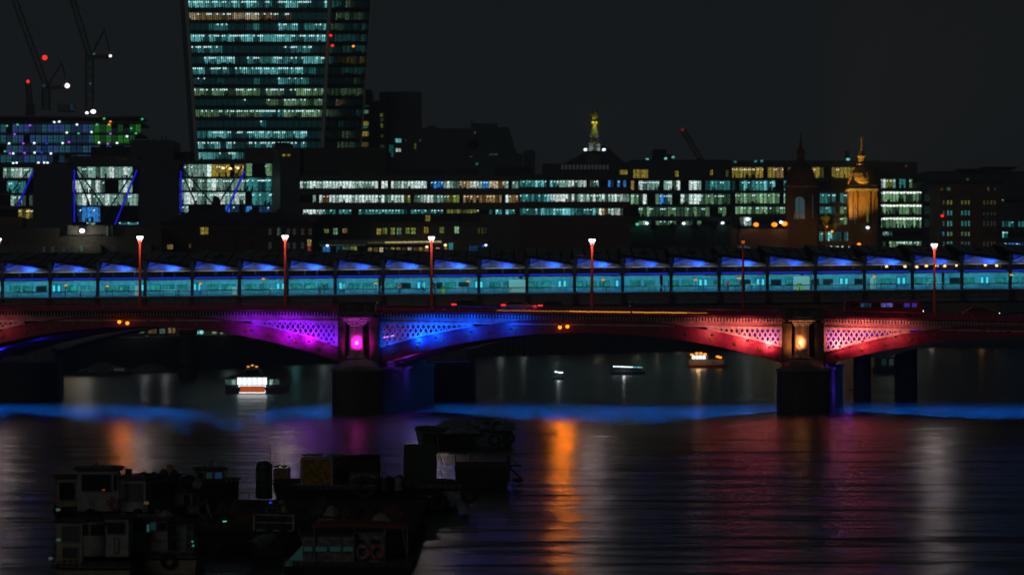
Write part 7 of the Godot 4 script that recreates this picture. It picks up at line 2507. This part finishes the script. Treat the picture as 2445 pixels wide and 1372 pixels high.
	for b in [[175, 226, 632.0], [255, 312, 645.0]]:
		d = b[2]
		var yw := HOR + EYE * F / d
		o = thing("moored_launch", words[i], "boat", at((b[0] + b[1]) * 0.5, yw, d))
		m = MB.new()
		m.prism([at(b[0], yw - 7, d), at(b[0] + 6, yw + 1, d), at(b[1] - 4, yw + 1, d), at(b[1] + 2, yw - 8, d)], Vector3(0, 0, -3))
		put(m, "hull", M.hull_black, o)
		m = MB.new()
		m.span(at(b[0] + 14, yw - 7, d + 0.5), at(b[1] - 12, yw - 15 - 2 * i, d + 2.4))
		put(m, "cabin", M.boat_white, o)
		m = MB.new()
		m.span(at(b[0] + 17, yw - 9, d + 0.42), at(b[1] - 16, yw - 13, d + 0.5))
		put(m, "window", M.white_dim if i else M.dark_glass, o)
		i += 1
	# houseboat seen between the piers at the right
	d = 660.0
	o = thing("houseboat", "moored houseboat with two teal windows beyond red pier", "boat", at(2130, 890, d))
	m = MB.new()
	m.prism([at(2086, 880, d), at(2092, 891, d), at(2176, 891, d), at(2182, 880, d)], Vector3(0, 0, -5))
	put(m, "hull", M.hull_black, o)
	m = MB.new()
	m.span(at(2094, 880, d + 0.5), at(2172, 852, d + 4.5))
	put(m, "cabin", M.tarp, o)
	for w in [[2106, 2117, "teal_dim"], [2124, 2134, "white_dim"], [2140, 2152, "teal_dim"]]:
		m = MB.new()
		m.span(at(w[0], 856, d + 0.4), at(w[1], 872, d + 0.48))
		put(m, "window", M[w[2]], o)
	o = thing("landing_stage", "long dark floating landing stage far off beyond right arch", "pontoon", at(2350, 830, 1120))
	m = MB.new()
	m.span(at(2286, 832, 1120), at(2412, 818, 1128))
	put(m, "pontoon", M.hull_black, o)
	m = MB.new()
	m.span(at(2300, 818, 1122), at(2400, 808, 1126))
	put(m, "shelter", M.steel_dark, o)

func boat_materials() -> void:
	glow("teal_dim", Color(0.2, 0.8, 0.75), 0.022)
	glow("blue_dim", Color(0.1, 0.4, 0.9), 0.05)
	glow("screen_cyan", Color(0.2, 0.8, 0.85), 0.09)
	glow("ferry_light", Color(0.9, 0.97, 1.0), 1.5)
	glow("ferry_orange", Color(1.0, 0.16, 0.02), 0.45)

# ---------------------------------------------------------------- traffic on the road bridge
func car(px: float, d: float, key: String, label: String, tail_at_left: bool, tail_on: bool, head_on: bool) -> void:
	var y := Y(cor(px) - 3, D0)
	var L := 4.4
	var base := Vector3(X(px, D0), y, -d)
	var o := thing("car", label, "car", base)
	var s := 1.0 if tail_at_left else -1.0  # +1: drives to +x
	var pts := [[-2.2, 0.35], [2.2, 0.35], [2.2, 0.75], [1.95, 0.9], [1.1, 1.0], [0.5, 1.46], [-1.2, 1.5], [-1.95, 1.05], [-2.2, 0.98]]
	var poly := []
	for p in pts:
		poly.append(base + Vector3(p[0] * s, p[1], 0.85))
	var m := MB.new()
	if s < 0: poly.reverse()
	m.prism(poly, Vector3(0, 0, -1.7))
	var b := put(m, "body", M[key], o)
	for w in [[[-0.45, 1.03], [0.95, 1.03], [0.45, 1.4], [-0.45, 1.42]], [[-1.75, 1.05], [-0.52, 1.03], [-0.52, 1.42], [-1.2, 1.44]]]:
		var q := []
		for p in w: q.append(base + Vector3(p[0] * s, p[1], 0.87))
		if s < 0: q.reverse()
		m = MB.new()
		m.prism(q, Vector3(0, 0, -0.02))
		put(m, "window", M.dark_glass, b)
	for u in [-1.35, 1.35]:
		m = MB.new()
		m.cyl(base + Vector3(u, 0.33, 0.7), base + Vector3(u, 0.33, 0.9), 0.33, 0.33, 16)
		var wh := put(m, "wheel", M.rubber, o)
		m = MB.new()
		m.cyl(base + Vector3(u, 0.33, 0.9), base + Vector3(u, 0.33, 0.92), 0.2, 0.2, 12)
		put(m, "hub", M.grey_paint, wh)
	for z in [0.6, -0.6]:
		m = MB.new()
		m.box(base + Vector3(-2.0 * s, 0.95, z + signf(z) * 0.02), Vector3(0.6, 0.17, 0.5))
		put(m, "tail_lamp", M.lamp_red_on if tail_on else M.boat_red, b)
		m = MB.new()
		m.box(base + Vector3(2.14 * s, 0.74, z), Vector3(0.2, 0.14, 0.44))
		put(m, "headlight", M.lamp_white if head_on else M.grey_paint, b)
	if tail_on:
		omni("tail_glow", base + Vector3(-2.5 * s, 0.95, 0.9), Color(1, 0.02, 0.02), 1.2, 0.1, o, 20.0)

func minibus(px: float, d: float) -> void:
	var base := Vector3(X(px, D0), Y(cor(px) - 3, D0), -d)
	var o := thing("minibus", "long red minibus with violet lit windows on the bridge", "bus", base)
	var m := MB.new()
	m.prism([base + Vector3(-4.9, 0.4, 1.05), base + Vector3(4.9, 0.4, 1.05), base + Vector3(4.9, 1.2, 1.05), base + Vector3(4.6, 2.02, 1.05), base + Vector3(4.3, 2.1, 1.05), base + Vector3(-4.8, 2.1, 1.05), base + Vector3(-4.9, 2.0, 1.05)], Vector3(0, 0, -2.1))
	var b := put(m, "body", M.car_red, o)
	for w in [[-4.3, 0.9, "dark_glass"], [-3.0, 1.3, "blue_low"], [-1.5, 0.9, "dark_glass"], [-0.4, 1.5, "violet_mid"], [1.4, 0.8, "dark_glass"], [2.5, 0.7, "violet_low"], [3.5, 0.6, "violet_low"]]:
		m = MB.new()
		m.span(base + Vector3(w[0], 1.3, 1.07), base + Vector3(w[0] + w[1], 1.8, 1.05))
		put(m, "window", M[w[2]], b)
	m = MB.new()
	m.span(base + Vector3(-4.8, 2.1, 1.0), base + Vector3(4.3, 2.14, -1.0))
	put(m, "roof", M.car_silver, b)
	for u in [-3.3, 3.2]:
		m = MB.new()
		m.cyl(base + Vector3(u, 0.42, 0.9), base + Vector3(u, 0.42, 1.08), 0.42, 0.42, 16)
		put(m, "wheel", M.rubber, o)
	m = MB.new()
	m.box(base + Vector3(4.9, 0.8, 0.7), Vector3(0.16, 0.2, 0.3))
	put(m, "headlight", M.lamp_white, b)

func traffic() -> void:
	glow("violet_low", Color(0.12, 0.08, 1.0), 0.25)
	car(1120, 408, "car_dark", "dark hatchback braking, tail lamps red, nearest purple pier", true, true, false)
	car(1240, 409, "car_silver", "silver car braking in the middle of the queue", true, true, false)
	car(1330, 408, "car_dark", "dark car leading the queue with lit brake lamps", true, true, false)
	car(2360, 406, "car_red", "red car with white headlights shining behind the minibus", true, false, true)
	minibus(2130, 409)
	# added amber dots stand in for the light trail of passing traffic
	var o := thing("trail_light_dots", "row of tiny amber dots added for passing vehicle lights along the middle span's handrail", "lights", at(1440, cor(1440) - 9, D0))
	var m := MB.new()
	var px := 1188.0
	while px < 1690:
		if not (px > 1505 and px < 1511):
			m.ball(at(px, cor(px) - 7.5 + rng.randf_range(-0.5, 0.5), D0 - 1.0), Vector3(0.1, 0.07, 0.06) * (0.6 if px < 1360 or px > 1640 else 1.0), 6, 4)
		px += 3.55
	put(m, "trail_light_dot", M.lamp_amber_dim, o, "stuff")
	m = MB.new()
	m.strip(line_pts(1186, 1692, -8.2, D0 - 0.98), line_pts(1186, 1692, -8.0, D0 - 0.98), Vector3(0, 0, -0.03))
	put(m, "added_wire", M.rubber, o)

# ---------------------------------------------------------------- people: a smooth skin over a skeleton
func capsule_d(p: Vector3, c: Array) -> float:
	var a: Vector3 = c[0]; var b: Vector3 = c[1]
	var ab := b - a
	var t := clampf((p - a).dot(ab) / maxf(ab.length_squared(), 1e-6), 0, 1)
	return (p - a - ab * t).length() - lerpf(c[2], c[3], t)

func skin_mesh(bones: Array, cell: float, blend: float) -> ArrayMesh:
	var lo := Vector3.ONE * 1e9; var hi := -lo
	for c in bones:
		for k in 2:
			var r: float = c[2 + k] + cell * 2
			lo = lo.min(c[k] - Vector3.ONE * r); hi = hi.max(c[k] + Vector3.ONE * r)
	var n := Vector3i(((hi - lo) / cell).ceil()) + Vector3i.ONE
	var field := PackedFloat32Array()
	field.resize(n.x * n.y * n.z)
	field.fill(1.0)
	for k in n.z:
		for j in n.y:
			for i in n.x:
				var p := lo + Vector3(i, j, k) * cell
				var d := 1.0
				for c in bones:
					var e := capsule_d(p, c)
					var h := maxf(blend - absf(d - e), 0.0) / blend
					d = minf(d, e) - h * h * blend * 0.25
				field[(k * n.y + j) * n.x + i] = d
	var at_cell := {}
	var pts := PackedVector3Array()
	for k in n.z - 1:
		for j in n.y - 1:
			for i in n.x - 1:
				var sum := Vector3.ZERO
				var cnt := 0
				var val := []
				for c in 8:
					val.append(field[((k + (c >> 2)) * n.y + j + ((c >> 1) & 1)) * n.x + i + (c & 1)])
				for e in [[0, 1], [2, 3], [4, 5], [6, 7], [0, 2], [1, 3], [4, 6], [5, 7], [0, 4], [1, 5], [2, 6], [3, 7]]:
					var u: float = val[e[0]]; var w: float = val[e[1]]
					if (u < 0) != (w < 0):
						var t := u / (u - w)
						var pa := Vector3(e[0] & 1, (e[0] >> 1) & 1, e[0] >> 2); var pb := Vector3(e[1] & 1, (e[1] >> 1) & 1, e[1] >> 2)
						sum += pa.lerp(pb, t)
						cnt += 1
				if cnt:
					at_cell[Vector3i(i, j, k)] = pts.size()
					pts.append(lo + (Vector3(i, j, k) + sum / cnt) * cell)
	var idx := PackedInt32Array()
	for k in range(1, n.z - 1):
		for j in range(1, n.y - 1):
			for i in range(1, n.x - 1):
				var u := field[(k * n.y + j) * n.x + i]
				for ax in 3:
					var step := Vector3i(1 if ax == 0 else 0, 1 if ax == 1 else 0, 1 if ax == 2 else 0)
					var w := field[((k + step.z) * n.y + j + step.y) * n.x + i + step.x]
					if (u < 0) == (w < 0):
						continue
					var e1 := Vector3i(step.y, step.z, step.x); var e2 := Vector3i(step.z, step.x, step.y)
					var g := Vector3i(i, j, k)
					var q := [g, g - e1, g - e1 - e2, g - e2]
					if not q.all(func(c): return at_cell.has(c)):
						continue
					var a: int = at_cell[q[0]]; var b: int = at_cell[q[1]]; var c: int = at_cell[q[2]]; var d: int = at_cell[q[3]]
					if u < 0:
						idx.append_array([a, c, b, a, d, c])
					else:
						idx.append_array([a, b, c, a, c, d])
	var st := SurfaceTool.new()
	st.begin(Mesh.PRIMITIVE_TRIANGLES)
	st.set_smooth_group(0)
	for p in pts:
		st.add_vertex(p)
	for i in idx:
		st.add_index(i)
	st.generate_normals()
	return st.commit()

func person_meshes(walk: float, bend: float) -> Dictionary:
	var V := func(x, y, z): return Vector3(x, y, z)
	var hip := 0.92
	var body := []; var coat := []; var legs := []; var shoes := []
	body.append([V.call(0, 1.5, 0.01), V.call(0, 1.4, 0), 0.055, 0.06])
	body.append([V.call(0, 1.64, 0.02), V.call(0, 1.57, 0.03), 0.095, 0.075])
	body.append([V.call(0, 1.6, 0.11), V.call(0, 1.58, 0.12), 0.016, 0.018])
	coat.append([V.call(0, 1.36, 0), V.call(0, 1.1, 0), 0.13, 0.125])
	coat.append([V.call(-0.15, 1.38, 0), V.call(0.15, 1.38, 0), 0.075, 0.075])
	coat.append([V.call(0, 1.1, 0), V.call(0, 0.82, -0.01), 0.13, 0.165])
	for s in [-1.0, 1.0]:
		var fwd: float = walk * s
		coat.append([V.call(0.19 * s, 1.37, 0), V.call(0.24 * s, 1.1, -0.05 * bend - fwd * 0.1), 0.062, 0.052])
		coat.append([V.call(0.24 * s, 1.1, -0.05 * bend - fwd * 0.1), V.call(0.21 * s, 0.9 + 0.18 * bend, 0.1 + 0.1 * bend - fwd * 0.18), 0.05, 0.042])
		var h: Vector3 = V.call(0.21 * s, 0.86 + 0.2 * bend, 0.12 + 0.12 * bend - fwd * 0.2)
		body.append([h, h + Vector3(0, -0.07, 0.02), 0.036, 0.03])
		for f in 4:
			body.append([h + Vector3(-0.024 + 0.016 * f, -0.08, 0.02), h + Vector3(-0.022 + 0.015 * f, -0.14, 0.035), 0.009, 0.008])
		body.append([h + Vector3(-0.03 * s, -0.03, 0.02), h + Vector3(-0.045 * s, -0.07, 0.045), 0.011, 0.009])
		var knee: Vector3 = V.call(0.1 * s, 0.5, 0.06 + fwd * 0.2)
		var ank: Vector3 = V.call(0.1 * s, 0.09, -0.02 + fwd * 0.3)
		legs.append([V.call(0.09 * s, hip, 0), knee, 0.095, 0.066])
		legs.append([knee, ank, 0.064, 0.045])
		shoes.append([ank + Vector3(0, -0.045, -0.02), ank + Vector3(0.01 * s, -0.055, 0.15), 0.045, 0.036])
	legs.append([V.call(-0.07, hip, 0), V.call(0.07, hip, 0), 0.11, 0.11])
	# the body itself runs through the clothes as one surface
	for c in coat: body.append([c[0], c[1], c[2] * 0.8, c[3] * 0.8])
	for c in legs: body.append([c[0], c[1], c[2] * 0.8, c[3] * 0.8])
	for c in shoes: body.append([c[0], c[1], c[2] * 0.7, c[3] * 0.7])
	var hair := [[V.call(0, 1.68, -0.01), V.call(0, 1.6, -0.04), 0.098, 0.085]]
	return {"body": skin_mesh(body, 0.03, 0.04), "coat": skin_mesh(coat, 0.035, 0.06), "trousers": skin_mesh(legs, 0.035, 0.05), "shoe": skin_mesh(shoes, 0.03, 0.02), "hair": skin_mesh(hair, 0.03, 0.03)}

var poses := []
func person(base: Vector3, turn: float, pose: int, coat: String, label: String) -> void:
	var o := thing("person", label, "person", base, "", turn)
	var p: Dictionary = poses[pose]
	var body := share(p.body, "body", o, Transform3D())
	body.set_surface_override_material(0, M.skin)
	for k in [["coat", coat], ["trousers", "trouser"], ["shoe", "shoe"], ["hair", "hair"]]:
		var c := share(p[k[0]], k[0] if k[0] != "shoe" else "shoes", body, Transform3D())
		c.set_surface_override_material(0, M[k[1]])
